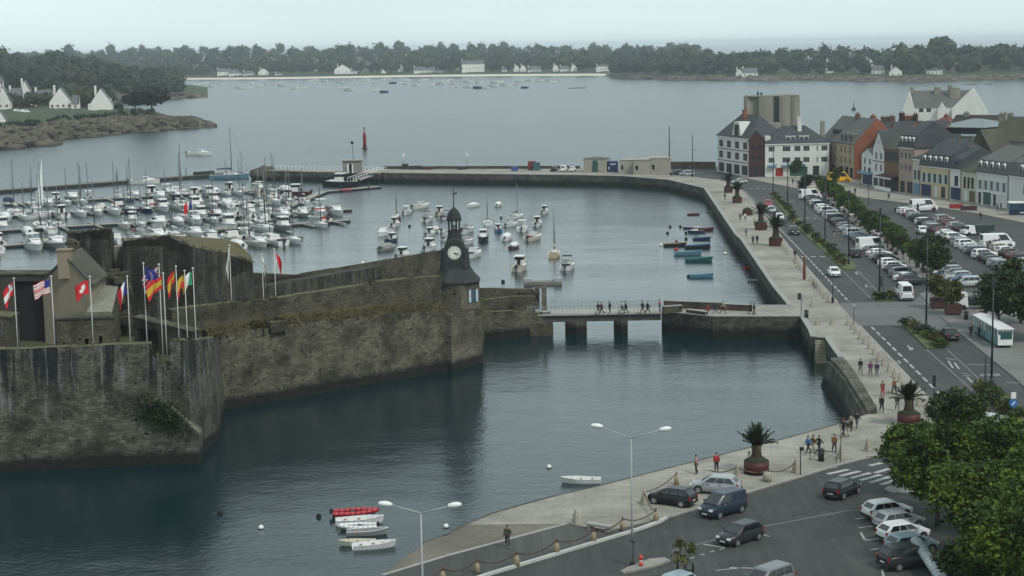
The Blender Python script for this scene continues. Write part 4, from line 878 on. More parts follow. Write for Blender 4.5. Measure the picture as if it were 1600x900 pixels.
    for c, yb, w2, h2, m_ in chim: MB().box((L_*c, yb, h+rh*.5+h2/2+.4), (w2, .9, h2+rh*.9)).box((L_*c, yb, h+rh*.95+h2+.45), (w2+.15, 1.05, .15)).box((L_*c-w2*.25, yb, h+rh*.95+h2+.75), (.25, .25, .5)).box((L_*c+w2*.25, yb, h+rh*.95+h2+.75), (.25, .25, .5)).build('chimney', [m_], rf)
    if band: 
        for zf, m_ in band: MB().box((L_/2, -.04, h*zf), (L_+.02, .1, .18)).build('string_course', [m_], e)
    if label: tag(e, label, cat)
    return e, L_, h, rf
TH = 'town houses behind the quay'
# hotel with dark red trim
e, L_, h, rf = bldg('hotel', 'white corner hotel with dark red windows and steep slate roof by the sea', (1121, 268), (1171, 276), 11, 217, WH, SLATE, 'hip', 6.2, (.12, .37, .62, .87), ((.80, 2.0), (.50, 2.0)), 2.3,
    ground=[(.04, .22, .2, 2.9, PK), (.28, .46, .2, 2.9, PK), (.52, .70, .2, 2.9, PK), (.76, .95, .2, 2.9, PK)], fr=DRED, chim=((.42, 4.5, 1.6, 1.2, BRICK),), band=((.345, DRED), (.66, DRED), (.98, DRED)), cat='hotel')
D = MB(); pr = [(-3.6, 0), (3.6, 0), (2.4, 3.0), (1.7, 4.6), (-1.7, 4.6), (-2.4, 3.0)]; D.loft([[(x, -.1, z) for x, z in pr][::-1], [(x, 4, z) for x, z in pr][::-1]]); dd = D.build('dormer', [WH], rf, (L_*.60, .2, h-.1)); MB().box((0, -.12, 1.9), (3.0, .08, 3.9)).build('dormer_pane', [BROOF], dd)
for c in (.12, .3): MB().box((L_*c, 1.6, h+1.75), (.8, 1.0, .1), tilt=('X', .85)).build('skylight', [ZINC], rf)
e, L_, h, rf = bldg('timber_house', 'narrow dark red timbered house squeezed between two white buildings', (1169.5, 276.6), (1194.5, 276.4), 8, 220, DRED, SLATE, 'front', 2.8, (.3, .7), ((.82, 1.2), (.52, 1.5)), .9, ground=[(.08, .28, .1, 3.2, PK), (.38, .60, .1, 3.2, PK), (.7, .92, .1, 3.2, PK)], fr=DRED)
e, L_, h, rf = bldg('apartment_house', 'long white three storey house with slate hip roof and shops at street level', (1195.5, 276.6), (1296, 274.6), 12, 223, WH, SLATE, 'hip', 4.6,
    (.10, (.33, 2.2), .50, .64, (.81, .5), .92), ((.84, 1.5), (.50, 1.5)), 1.4, ground=[(.03, .13, .1, 2.5, WH), (.16, .28, .1, 2.5, PR), (.38, .66, .1, 2.7, PG), (.74, .84, .1, 2.9, PK)], chim=((.94, 5, 1.2, .8, CONC),), gmat=mat('grey_stone_base', (.20, .19, .18), .9, .2, 1), dorm=None, bars=2, cat='apartment house')
for c in (.37, .44, .58, .65):
    dd = MB().box((0, 0, 0), (1.3, 2.2, 1.2)).box((0, 0, .68), (1.6, 2.4, .14)).build('dormer', [WH], rf, (L_*c, 2.3, h+1.3)); MB().box((0, -1.12, .02), (.9, .06, .8)).build('dormer_pane', [GLASS], dd)
MB().box((L_*.05, 2.2, h+1.4), (1.5, 2.4, 1.5)).build('dormer', [WH], rf)
for x0, x1, m_ in ((.04, .17, PBL), (.25, .36, PBL), (.36, .62, mat('awning_green', (.03, .09, .09), .8, .1))):
    MB().box((L_*(x0+x1)/2, -.5, 3.1), (L_*(x1-x0), 1.0, .35), tilt=('X', .3)).build('awning', [m_], e)
p_ = P(1250, 219, G(1250, 275).y+2); q_ = P(1250, 184, p_.y); tag(MB().box((0, 0, 0), (1.1, 1.2, q_.z-p_.z+3)).box((0, 0, (q_.z-p_.z)/2+1.6), (1.3, 1.4, .2)).build('tall_chimney', [WH], None, (p_.x, p_.y+1.2, (p_.z+q_.z)/2-1.5)), 'tall slim white chimney rising through the long slate hip roof', 'chimney')
# concrete tower behind
Yc = G(1200, 277).y+18; c0, c1 = P(1167, 151, Yc), P(1250, 151, Yc); wT = c1.x-c0.x; zt = c0.z; e = empty('concrete_tower', ((c0.x+c1.x)/2, Yc, 0)); mb = MB()
def seg(x0, x1, y0, bow, z1, fl=.6):
    n = 6; f = []
    for i in range(n+1):
        t = i/n; f.append((x0+(x1-x0)*t, y0-bow*math.sin(math.pi*t)))
    bk_ = [(x1, y0+7), (x0, y0+7)]
    mb.loft([[(x*k, y, z) for x, y in f+bk_] for z, k in ((0, 1.03), (z1*.55, 1.02), (z1*.8, 1.0), (z1, 1.0))])
h_ = wT/2
seg(-h_, -h_*.55, -.2, -.8, zt); seg(-h_*.56, -h_*.02, -1.0, .5, zt+.15); seg(-h_*.0, h_*.2, .6, 0, zt-.1); seg(h_*.2, h_*.62, -1.0, .6, zt); seg(h_*.62, h_*.98, -.7, .5, zt-.2)
mb.build('ribbed_walls', [CONC], e); MB().box((h_*.08, .45, zt-4), (1.6, .3, 6.6)).build('stair_window', [mat('green_glass', (.04, .06, .055), .3, .3)], e)
MB().box((-h_*.55, 2, zt+.5), (.5, .5, 1.6)).box((-h_*.42, 2, zt+.4), (.5, .5, 1.4)).build('chimney', [PK], e); MB().box((0, 2.6, zt+.1), (wT*.96, 6, .35)).build('roof_edge', [CONC], e)
MB().box((-h_*.05, -3.5, zt*.45), (3.4, 4.5, zt*.42)).build('pale_annex', [CONC], e)
tag(e, 'tall stained concrete block with curved ribs behind the white houses', 'tower block')
# beige house with the big orange brick gable
e, L_, h, rf = bldg('corner_house', 'beige corner house whose roof ends in a huge orange brick gable', (1283, 270), (1334, 280), 13, 225, BEIGE, GREYROOF, 'gable', 6.6, (.12, .3, .44, (.62, .8), (.74, .8), (.88, .8)), ((.80, 1.7), (.50, 1.8)), .8,
    ground=[(.05, .14, .1, 2.8, PK), (.34, .46, .1, 3.0, PK), (.56, .68, .1, 3.0, DARK), (.74, .84, .1, 3.0, DARK), (.88, .97, .1, 3.0, DARK)], chim=((.5, 6, 1.8, .8, BRICK2), (.85, 7, 2.4, .6, BRICK)), fr=mat('brown_frame', (.1, .07, .05), .7, .1), dorm=dict(xs=(.62, .74, .88), w=1.2, h=2.4, z=.0, y=.3, round=False, mat=GREYROOF))
MB().box((L_*.28, 2.5, h+2.5), (4.6, 1.8, 1.3)).build('long_dormer', [PK], rf)
MB().add([(L_+.08, 0, .0), (L_+.08, 13, 0), (L_+.08, 13, h), (L_+.08, 6.5, h+6.75), (L_+.08, 0, h), (L_+.45, -.0, .0), (L_+.45, 13, 0), (L_+.45, 13, h+.1), (L_+.45, 6.5, h+7.0), (L_+.45, 0, h+.1)], [(5, 6, 7, 8, 9), (0, 5, 9, 4), (4, 9, 8, 3), (3, 8, 7, 2), (2, 7, 6, 1)]).build('brick_gable', [BRICK], e)
q_ = [(1345, 281), (1363, 286)]
e, L_, h, rf = bldg('narrow_house', 'narrow white and blue house with a rounded gable below the brick wall', (1346, 287), (1364, 291), 8, 243, WH, SLATE, 'front', 1.6, (.28, .72), ((.78, 1.5), (.5, 1.5)), .9, ground=[(.08, .92, .1, 2.8, PB)], fr=PB)
MB().box((L_/2, -.7, 3.2), (L_, 1.4, .25), tilt=('X', .25)).build('awning', [PBL], e)
e, L_, h, rf = bldg('gable_house', 'slim white house with a pointed gable between blue shop and dark restaurant', (1363.5, 291.5), (1381, 295), 10, 234, WH, SLATE, 'front', 4.6, (.28, .72), ((.82, 1.7), (.52, 1.7)), .8, ground=[(.06, .45, .1, 2.8, PK), (.55, .94, .1, 2.8, PK)], fr=DRED, band=((.36, FRW), (.68, DRED)))
win(e, L_/2, h+1.8, .7, 1.4, y=-.02)
e, L_, h, rf = bldg('restaurant', 'low brick restaurant with dark fascia and terrace awning', (1381, 295), (1404, 299.3), 10, 234, BRICK2, MROOF, 'gable', 4.6, (), (), 1, ground=[(.05, .95, .1, 3.0, PK), (.02, .98, 7.2, 9.6, PK)], cat='restaurant')
MB().box((L_/2, -1.2, 3.6), (L_+1.5, 2.6, .2), tilt=('X', .22)).build('awning', [DRED], e); MB().box((L_/2, -2.5, 3.25), (L_+1.5, .12, .3)).build('awning_edge', [FRW], e); MB().box((L_/2, -2.4, .5), (L_+1, .1, .9)).build('terrace_screen', [FRW], e)
e, L_, h, rf = bldg('mansard_house', 'pinkish house with four white arched dormers left of the cream villa', (1404, 300), (1428, 303), 12, 231.5, PINK, SLATE, 'mansard', 3.2, (.15, .42, .70), ((.82, 1.7), (.55, 1.7)), .8, ground=[(.1, .4, .1, 2.9, PK), (.55, .9, .1, 2.9, PK)], dorm=dict(xs=(.12, .37, .62, .87), mh=2.9, w=1.0, h=2.4), chim=((.8, 8, 1.6, .6, BRICK2),))
e, L_, h, rf = bldg('villa', 'small cream villa with ornate front beside the yellow house', (1426, 303.2), (1438, 305), 9, 249, CREAM, SLATE, 'hip', 1.6, (.28, .72), ((.55, 2.4),), .8, ground=[(.06, .94, .1, 2.8, PBL)], fr=PBL)
e, L_, h, rf = bldg('mansard_house', 'pale yellow house with five white arched dormers and a navy shopfront', (1438, 305.5), (1483, 311.5), 13, 263, YELW, SLATE, 'mansard', 3.6, (.12, .31, .5, .69, .88), ((.62, 2.2),), .95, ground=[(.02, .38, .1, 2.9, PB), (.45, .60, .1, 2.7, WH), (.72, .86, .1, 2.8, PK)], dorm=dict(xs=(.1, .29, .48, .67, .86), mh=2.7, w=1.15, h=2.3), chim=((.98, 6, 2.6, .9, CONC),), shut=mat('pale_shutter', (.36, .42, .44), .7, .08), fr=PBL)
MB().box((L_*.55, 4.2, h+4.6), (.8, 1.2, .1), tilt=('X', .45)).box((L_*.8, 4.0, h+4.4), (.9, 1.8, .1), tilt=('X', .45)).build('skylight', [FRW], rf)
e, L_, h, rf = bldg('narrow_house', 'narrow white house with one dark blue arched window over a navy shop', (1484, 311.8), (1501.5, 314), 12, 265, WH, SLATE, 'mansard', 2.6, ((.55, 1.5),), ((.62, 2.4),), 1.4, ground=[(.05, .95, .1, 3.0, PB)], dorm=dict(xs=(.5,), mh=2.2, w=1.8, h=1.6, mat=PB), fr=PB)
e, L_, h, rf = bldg('narrow_house', 'cream house with three tall brown windows above a red terrace', (1502, 314.3), (1526, 317.8), 12, 269, CREAM, MROOF, 'gable', 3.2, (.2, .45, .7), ((.62, 2.6),), .9, ground=[(.1, .4, .1, 2.7, WH), (.5, .9, .1, 2.7, mat('brown_frame', None))], fr=mat('brown_frame', None))
e, L_, h, rf = bldg('mansard_house', 'white house with five white dormers under a broad grey hip roof', (1526, 318), (1575, 326), 14, 275, WH, GREYROOF, 'mansard', 3.2, (.1, .28, .47, .66, .86), ((.62, 2.2),), .95, ground=[(.04, .14, .1, 2.7, PK), (.2, .46, .1, 3.0, PG), (.52, .62, .1, 2.7, GLASS), (.70, .95, .1, 2.5, WH)], dorm=dict(xs=(.08, .26, .45, .64, .83), mh=2.8, w=1.2, h=2.4), shut=mat('pale_shutter', None), band=((.42, FRW),))
e, L_, h, rf = bldg('mansard_house', 'white house at the right edge with one large arched dormer', (1576, 326.5), (1660, 341), 14, 285, WH, GREYROOF, 'mansard', 3.2, (.3, .5, .7, .9), ((.62, 2.2),), 1.1, ground=[(.3, .6, .1, 2.8, PK)], dorm=dict(xs=(.22, .45, .68), mh=2.8, w=1.3, h=2.4))
# roofs and houses behind
def bp(px, y, Y): v = P(px, y, Y); return (v.x, v.y, 0.)
def back(name, label, x0, x1, Y0, Y1, dep, yE, wm, rm, roof, rh, **k): return bldg(name, label, bp(x0, 200, Y0), bp(x1, 200, Y1), dep, yE, wm, rm, roof, rh, **k)
back('modern_building', 'modern building with a pale zinc roof over dark glazing behind the yellow house', 1469, 1534, 455, 447, 18, 200, PK, ZINC, 'hip', 1.8, cat='building', over=1.2)
back('annex', 'low zinc roofed annex under the dark glazing', 1472, 1520, 444, 440, 8, 214, CONC, ZINC, 'flat', 0, cat='building')
back('long_house', 'long house with dark brown roof and end chimneys on the skyline', 1482, 1566, 500, 490, 11, 202, BRICK2, BROOF, 'gable', 3.6, chim=((.2, 5, 1.6, .4, CONC), (.98, 5, 3, .4, CONC)))
back('long_house', 'house with a mossy brown roof and two skylights at the right edge', 1548, 1640, 432, 420, 12, 222, CONC, MROOF, 'gable', 5.6, chim=((.02, 5, 2, .6, CONC),))
back('stone_gable', 'mossy stone gable end between the yellow house and the grey hip roof', 1514, 1549, 425, 420, 9, 236, OLD, MROOF, 'front', 5)
back('hipped_house', 'house with a dark red tiled hip roof below the big white gables', 1438, 1474, 520, 512, 12, 203, BRICK2, mat('red_tiles', (.12, .045, .035), .85, .25, 2), 'hip', 3.4, chim=((.5, 6, 1.2, .3, BRICK),))
back('slate_house', 'slate roofed house running back behind the pinkish house', 1428, 1463, 452, 448, 14, 222, BRICK2, SLATE, 'gable', 5.0)
back('terrace_house', 'brick terrace house with a pair of big chimneys right of the orange gable', 1364, 1386, 500, 497, 9, 203, BRICK2, SLATE, 'gable', 2.2, chim=((.3, 4.5, 2.4, .9, BRICK2), (.8, 4.5, 1.6, 1.1, BRICK2)))
back('terrace_house', 'red brick terrace house with clustered chimneys below the white gables', 1392, 1420, 494, 490, 9, 203, BRICK, SLATE, 'gable', 2.4, chim=((.15, 4.5, 1.5, 1.7, DRED), (.55, 4.5, 2.0, .9, BRICK), (.9, 4.5, 1.2, 1.4, DRED)))
back('warehouse', 'low warehouse with a blue roof between the brick chimneys', 1370, 1416, 470, 466, 10, 207, CONC, mat('blue_roof', (.08, .10, .18), .7, .1), 'flat', 0, cat='building')
back('slate_house', 'house with a mossy grey roof behind the dark restaurant', 1376, 1404, 462, 458, 9, 229, OLD, MROOF, 'gable', 4.4)
back('terrace_house', 'house with a dark slate roof left of the modern zinc roof', 1450, 1486, 437, 433, 10, 240, BRICK2, SLATE, 'gable', 4.6, chim=((.2, 5, 1.8, .5, CONC),))
# big white gabled house on the skyline
Yw = 640; e, L_, h, rf = back('white_mansion', 'big white house with grey roof and two tall gables standing before the sea', 1421, 1521, Yw, Yw-6, 13, 166, WH, GREYROOF, 'gable', 5.6, cols=(.18, .3), rows=((.9, 1.6), (.55, 1.6)), ww=1.3, chim=((.02, 6, 1.6, 1.0, CONC), (.42, 5, 2.4, 1.0, CONC), (.62, 4, 1.6, 1.6, CONC), (.70, 3.6, 3.6, .8, CONC)))
for x0, x1, rr in ((-.12, .10, 6.4), (.66, 1.22, 7.6)):
    mb = MB(); a, b_ = L_*x0, L_*x1; m_ = (a+b_)/2 if x0 < 0 else L_*.99
    mb.loft([[(a, -1.5, 0), (b_, -1.5, 0), (b_, -1.5, h-2.2), (m_, -1.5, h+rr-.8), (a, -1.5, h-.6 if x0 > 0 else h-2)][::-1], [(a, 4, 0), (b_, 4, 0), (b_, 4, h-2.2), (m_, 4, h+rr-.8), (a, 4, h-.6 if x0 > 0 else h-2)][::-1]]); mb.build('gable_wing', [WH], e)
mb = MB(); mb.loft([[(L_*.44, -2, 0), (L_*.62, -2, 0), (L_*.62, -2, h-2), (L_*.5, -2, h+1.6), (L_*.44, -2, h-1)][::-1], [(L_*.44, 4, 0), (L_*.62, 4, 0), (L_*.62, 4, h-2), (L_*.5, 4, h+1.6), (L_*.44, 4, h-1)][::-1]]); mb.build('gable_wing', [WH], e)
# kiosk with blue base
k0 = G(1576, 336); e = empty('kiosk', (k0.x, k0.y-1.5, 0), -.12)
MB().box((3, 1.2, .55), (6, .15, 1.1)).build('counter', [PB], e); MB().box((3, 1.5, 2.75), (6.6, 3.2, .22)).build('roof', [FRW], e); MB().box((3, 2.6, 1.4), (6, .1, 2.5)).build('rear_wall', [PBL], e)
for x in (.1, 5.9): MB().box((x, .1, 1.35), (.12, .12, 2.7)).build('post', [PB], e)
MB().box((2.9, 1.1, .55), (1.6, .04, .3)).build('sign', [FRW], e); tag(e, 'small open kiosk with white roof and navy base at the right edge', 'kiosk')
for x, y, l_ in ((1483, 326, 'red'), (1502, 329, 'dark red')):
    a = G(x, y); e = MB().box((1.6, 0, .5), (3.6 if l_ != 'red' else 2.2, .12, .95)).box((1.6, .9, .5), (3.0, .1, .9)).build('terrace_screen', [PR if l_ == 'red' else DRED], None, a, -.18); tag(e, 'short red terrace screen before the yellow house' if l_ == 'red' else 'longer dark red terrace screen before the cream house', 'screen')
# stone huts, container and cabin on the mole
HUT = mat('hut_stone', (.27, .25, .21), .9, .2, 1.2)
def hut(label, x0, x1, yb, yt, dep, kind=0, z0=0.):
    a, b_ = G(x0, yb), G(x1, yb); L_ = (b_-a).length; e = empty('harbour_hut', a, math.atan2(b_.y-a.y, b_.x-a.x)); h = ZH(a, yt); mb = MB()
    facade(mb, L_, 0, h, [(L_*.4, L_*.62, .1, h*.72)] if kind else [(L_*.1, L_*.25, h*.3, h*.6)], .4, 0, 1)
    mb.add([(0, 0, 0), (L_, 0, 0), (L_, dep, 0), (0, dep, 0), (0, 0, h), (L_, 0, h), (L_, dep, h), (0, dep, h)], [(1, 2, 6, 5), (2, 3, 7, 6), (3, 0, 4, 7)])
    mb.build('walls', [HUT, DARK], e)
    MB().add([(-.15, -.15, h), (L_+.15, -.15, h), (L_+.15, dep+.15, h), (-.15, dep+.15, h), (L_/2, dep/2, h+.5)], [(0, 1, 4), (1, 2, 4), (2, 3, 4), (3, 0, 4), (3, 2, 1, 0)]).build('roof', [GREYROOF if kind else HUT], e)
    if kind: MB().box((L_/2, -.1, h*.45), (L_*.26, .2, h*.85), top=(.7, 1)).build('arched_door', [PG], e)
    tag(e, label, 'hut'); return e
hut('stone hut with a dark pointed door at the left of the harbour huts', 912, 948, 269, 248, 5, 1)
hut('pale block hut right of the blue container', 968, 992, 271.5, 250, 5)
hut('larger pale stone hut with pitched roof near the middle of the harbour huts', 990, 1018, 273, 249.5, 5)
hut('stone hut at the right end of the group, next to the tall mast', 1016, 1044, 273, 247, 5)
hut('low hut with flat roof peeping over the right huts', 1006, 1030, 267, 246.5, 3)
a = G(949, 269); e = empty('container', a); MB().box((1.7, 1.5, 1.6), (3.2, 3, 3.2), top=(.96, 1)).build('body', [PB], e); MB().box((1.7, -.06, 2.35), (1.6, .06, .35)).build('sign', [mat('faded_letter_white', (.35, .37, .42), .7, .3, 6)], e); MB().box((.5, -.06, 1.2), (.3, .06, .6)).build('notice', [FRW], e)
tag(e, 'navy blue painted cabin between the stone harbour huts', 'cabin')
a = G(534, 271); e = empty('harbour_cabin', (a.x, a.y, 0)); MB().box((3.2, 2, 1.9), (5.8, 4, 3.8)).build('walls', [mat('cabin_wall', (.20, .19, .17), .9, .15, 1)], e); MB().box((3.2, 2, 3.95), (6.6, 4.8, .28)).build('roof', [HUT], e); MB().box((2.0, -.03, 1.5), (.5, .1, 2.9)).box((3.4, -.03, 1.5), (.4, .1, 2.9)).build('white_jambs', [FRW], e); MB().box((2.7, -.03, 1.5), (.8, .08, 2.7)).build('door', [DARK], e)
MB().tube((3.6, 2, 4), (3.3, 2, 9), .1, .06).blob((3.3, 2, 9.3), .5).build('mast', [DARK], e); tag(e, 'grey harbour cabin with a flat roof at the base of the jetty', 'cabin')
# jetty leading out to the left
ja, jb = G(594, 268), G(414, 265); jp = [(jb.x, jb.y-4), (ja.x, ja.y-7), (ja.x+3, ja.y+3), (jb.x, jb.y+3)]
e = empty('jetty', (jb.x, jb.y, 0)); MB().prism([(x-jb.x, y-jb.y) for x, y in jp], -7, -.1).build('body', [QW], e)
MB().prism([(x-jb.x+sx, y-jb.y) for (x, y), sx in zip(jp, (0, 0, 0, 0))], -.098, .02).build('deck', [PAVE], e)
mb = MB()
for i in range(30): t = i/30; p = Vector((jb.x, jb.y+2.6, 0)).lerp(Vector((ja.x, ja.y+2.6, 0)), t); mb.box((p.x-jb.x, p.y-jb.y, .6), (.12, .12, 1.2))
mb.box(((ja.x-jb.x)/2, (ja.y-jb.y)/2+2.6, 1.2), (ja.x-jb.x, .1, .1), 0, math.atan2(ja.y-jb.y, ja.x-jb.x)); mb.build('railing', [FRW], e)
MB().blob((0, -1, -1.6), (4.5, 5, 2.6), 0, 3, amp=.25).build('rubble_head', [mat('dark_rubble', (.05, .045, .035), .95, .4, 1)], e)
tag(e, 'stone jetty with railing and dark rubble head reaching into the channel', 'jetty')
# low sea wall along the mole, and wall towards the hotel
def seawall(p, q, h, label):
    a, b_ = G(*p), G(*q); d = b_-a; o = MB().box((d.length/2, 0, h/2), (d.length, .6, h)).build('sea_wall', [BRW], None, (a.x, a.y, -.02), math.atan2(d.y, d.x)); tag(o, label, 'wall')
seawall((600, 264), (906, 263.5), .9, 'low brown wall along the seaward side of the mole')
seawall((1044, 263.5), (1118, 264), 2.2, 'grey sea wall between the harbour huts and the hotel')
# ================================================================ KINDS OF THINGS (built once, then copied)
PAINT = mat('car_paint', (.5, .5, .5), .3, .04, .6, objcol=True, spec=.35)
CGL = mat('car_glass', (.012, .016, .019), .08, .3, 1, spec=.7)
TYRE = mat('tyre_rubber', (.014, .014, .014), .85, .1); RIM = mat('wheel_rim', (.32, .33, .34), .35, .1, metal=.6)
LAMP = mat('headlight_glass', (.55, .56, .56), .15, .1, spec=.8); TAIL = mat('tail_light_red', (.30, .012, .012), .25, .1); PLATE = mat('plate', (.6, .6, .55), .5, .05); TRIM = mat('black_trim', (.02, .02, .022), .6, .1)
def car(kind, L_, Wd, Hh, bon, beltz, cab, detail=True):
    """L_ length (front at +x), bon = bonnet height, beltz = belt line, cab = (rear base x, rear roof x, front roof x, front base x)"""
    hw = Wd/2; hl = L_/2; p = Proto(kind); xr, xrt, xft, xf = cab
    st = [(-hl, .34, beltz*.78, hw*.80), (-hl+.06, .26, beltz*.93, hw*.90), (-hl+.30, .2, beltz*.985, hw*.975), (-hl*.5, .18, beltz, hw), (0, .18, beltz, hw), (xf-.1, .18, beltz*.985, hw), (hl-.75, .18, bon, hw*.98), (hl-.25, .2, bon*.92, hw*.90), (hl-.05, .28, bon*.76, hw*.78), (hl, .36, bon*.62, hw*.68)]
    rings = []
    for x, zb, zt, w_ in st:
        rings.append([(x, -w_*.90, zb), (x, -w_, zb+.14), (x, -w_*1.0, (zb+zt)/2), (x, -w_*.97, zt-.10), (x, -w_*.86, zt), (x, 0, zt+.025), (x, w_*.86, zt), (x, w_*.97, zt-.10), (x, w_*1.0, (zb+zt)/2), (x, w_, zb+.14), (x, w_*.90, zb)])
    mb = MB().loft(rings, 0, True)
    tw = hw*.74; bw = hw*.93; zb = beltz-.02; zr = Hh
    low = [(xr, -bw*.95, zb), (xr+.2, -bw, zb), (xf-.3, -bw, zb), (xf, -bw*.86, zb), (xf, bw*.86, zb), (xf-.3, bw, zb), (xr+.2, bw, zb), (xr, bw*.95, zb)]
    md = [(xrt-.05, -tw*.98, zr-.09), (xrt+.08, -tw*1.05, zr-.08), (xft-.12, -tw*1.05, zr-.08), (xft+.06, -tw*.92, zr-.09), (xft+.06, tw*.92, zr-.09), (xft-.12, tw*1.05, zr-.08), (xrt+.08, tw*1.05, zr-.08), (xrt-.05, tw*.98, zr-.09)]
    tp = [(xrt+.06, -tw*.8, zr-.005), (xrt+.2, -tw*.88, zr), (xft-.25, -tw*.88, zr), (xft-.1, -tw*.76, zr-.01), (xft-.1, tw*.76, zr-.01), (xft-.25, tw*.88, zr), (xrt+.2, tw*.88, zr), (xrt+.06, tw*.8, zr-.005)]
    mb.loft([low, md, tp], 0, False)
    p.part('body', mb.mesh('body', [PAINT]), key='body')
    def quad(a, b_, c, d, out, k0=.06, k1=.06, kb=.10, kt=.06):
        a, b_, c, d = map(Vector, (a, b_, c, d)); out = Vector(out)
        a2 = a.lerp(b_, k0).lerp(d.lerp(c, k0), kb); b2 = b_.lerp(a, k1).lerp(c.lerp(d, k1), kb); c2 = c.lerp(d, k1).lerp(b_.lerp(a, k1), kt); d2 = d.lerp(c, k0).lerp(a.lerp(b_, k0), kt)
        q = [v+out*.012 for v in (a2, b2, c2, d2)]; r = [v-out*.01 for v in (a2, b2, c2, d2)]
        return q+r
    def panel(qs, nm):
        m_ = MB()
        for q in qs: m_.add(q, [(0, 1, 2, 3), (0, 4, 5, 1), (1, 5, 6, 2), (2, 6, 7, 3), (3, 7, 4, 0)])
        return m_.mesh(nm, [CGL])
    p.part('windscreen', panel([quad(low[3], low[4], md[4], md[3], (.7, 0, .7), .04, .04, .05, .06)], 'windscreen'))
    p.part('rear_window', panel([quad(low[7], low[0], md[0], md[7], (-.9, 0, .4), .1, .1, .16, .1)], 'rear_window'))
    for s_ in (0, 1):
        A_, B_, C_, D_ = (low[1], low[2], md[2], md[1]) if s_ == 0 else (low[5], low[6], md[6], md[5])
        A_, B_, C_, D_ = map(Vector, (A_, B_, C_, D_)); o = (0, -1, .3) if s_ == 0 else (0, 1, .3)
        cuts = (0, .36, .68, 1) if 'van' not in kind or kind == 'people_van' else ((.62, 1) if s_ == 0 else (0, .38))
        qs = []
        for i in range(len(cuts)-1):
            t0_, t1_ = cuts[i], cuts[i+1]; qs.append(quad(A_.lerp(B_, t0_), A_.lerp(B_, t1_), D_.lerp(C_, t1_), D_.lerp(C_, t0_), o, .04, .04, .08, .06))
        p.part('side_window', panel(qs, 'side_window'))
    r = .32 if Hh < 2 else .36; wx = hl*.62
    wm = MB()
    def wheel():
        m_ = MB(); m_.tube((0, -.11, 0), (0, .11, 0), r, n=14, smooth=False); return m_.mesh('wheel', [TYRE])
    rm = MB().tube((0, -.13, 0), (0, .13, 0), r*.62, n=10, smooth=False).mesh('rim', [RIM]); wh = wheel()
    for sx in (-1, 1):
        for sy in (-1, 1): p.part('wheel', wh, (sx*wx, sy*(hw-.10), r), None, ((('rim', rm, (0, sy*.005, 0), None),) if detail else ()))
    arch = MB()
    am = MB().tube((0, -.02, 0), (0, .02, 0), r*1.14, n=14, smooth=False).mesh('wheel_arch', [TRIM])
    for sx in (-1, 1):
        for sy in (-1, 1): p.part('wheel_arch', am, (sx*wx, sy*(hw-.005), r+.03))
    hm = MB().box((0, 0, 0), (.26, .34, .15), top=(.7, .8)).mesh('headlight', [LAMP]); tm = MB().box((0, 0, 0), (.16, .20, .30), top=(.8, .8)).mesh('tail_light', [TAIL])
    for sy in (-1, 1):
        p.part('headlight', hm, (hl-.13, sy*hw*.62, bon*.76)); p.part('tail_light', tm, (-hl+.08, sy*hw*.78, beltz*.80))
    if detail:
        pm = MB().box((0, 0, 0), (.03, .5, .11)).mesh('number_plate', [PLATE]); p.part('number_plate', pm, (-hl-.01, 0, beltz*.55)); p.part('number_plate', pm, (hl+.01, 0, .42))
        bm = MB().box((0, 0, 0), (.12, Wd*.7, .2)).mesh('grille', [TRIM]); p.part('grille', bm, (hl-.05, 0, .48))
        mm = MB().box((0, 0, 0), (.14, .2, .14), top=(.8, .8)).mesh('mirror', [PAINT])
        for sy in (-1, 1): p.part('mirror', mm, (xf-.45, sy*(hw+.08), beltz+.06), 'body')
        hm2 = MB().box((0, 0, 0), (.2, .03, .04)).mesh('door_handle', [TRIM])
        for sy in (-1, 1):
            for x in (-.55, .45): p.part('door_handle', hm2, (x, sy*hw*.995, beltz-.14))
        p.part('bumper', MB().box((0, 0, 0), (.10, Wd*.84, .22), top=(.8, .98)).mesh('bumper', [TRIM]), (-hl, 0, .42))
    return p
CARS = {}
for dt in (0, 1):
    CARS['hatchback', dt] = car('hatchback', 4.05, 1.74, 1.47, .88, .98, (-1.98, -1.45, .35, 1.15), dt)
    CARS['estate', dt] = car('estate_car', 4.5, 1.78, 1.50, .88, .97, (-2.15, -1.75, .35, 1.2), dt)
    CARS['saloon', dt] = car('saloon_car', 4.5, 1.76, 1.44, .86, .95, (-1.65, -1.0, .35, 1.2), dt)
    CARS['mpv', dt] = car('people_van', 4.4, 1.82, 1.66, 1.0, 1.05, (-2.12, -1.85, .55, 1.55), dt)
    CARS['suv', dt] = car('suv', 4.5, 1.86, 1.70, 1.05, 1.12, (-2.15, -1.8, .35, 1.15), dt)
    CARS['smallvan', dt] = car('small_van', 4.3, 1.80, 1.83, 1.02, 1.12, (-2.12, -2.0, .6, 1.5), dt)
    CARS['van', dt] = car('panel_van', 5.5, 2.0, 2.45, 1.2, 1.35, (-2.72, -2.6, 1.3, 2.2), dt)
CC = {'white': (.62, .63, .63), 'silver': (.36, .38, .39), 'grey': (.14, .15, .16), 'light grey': (.27, .29, .30), 'black': (.008, .009, .010), 'dark blue': (.014, .024, .042), 'blue': (.04, .08, .18), 'red': (.30, .02, .025), 'dark red': (.10, .015, .02), 'dark green': (.02, .04, .035), 'pale blue': (.22, .30, .33), 'beige': (.35, .32, .26), 'yellow': (.65, .36, .02), 'charcoal': (.022, .024, .027)}
KN = {'hatchback': 'hatchback', 'estate': 'estate car', 'saloon': 'saloon', 'mpv': 'people carrier', 'suv': 'tall SUV', 'smallvan': 'small van', 'van': 'panel van'}
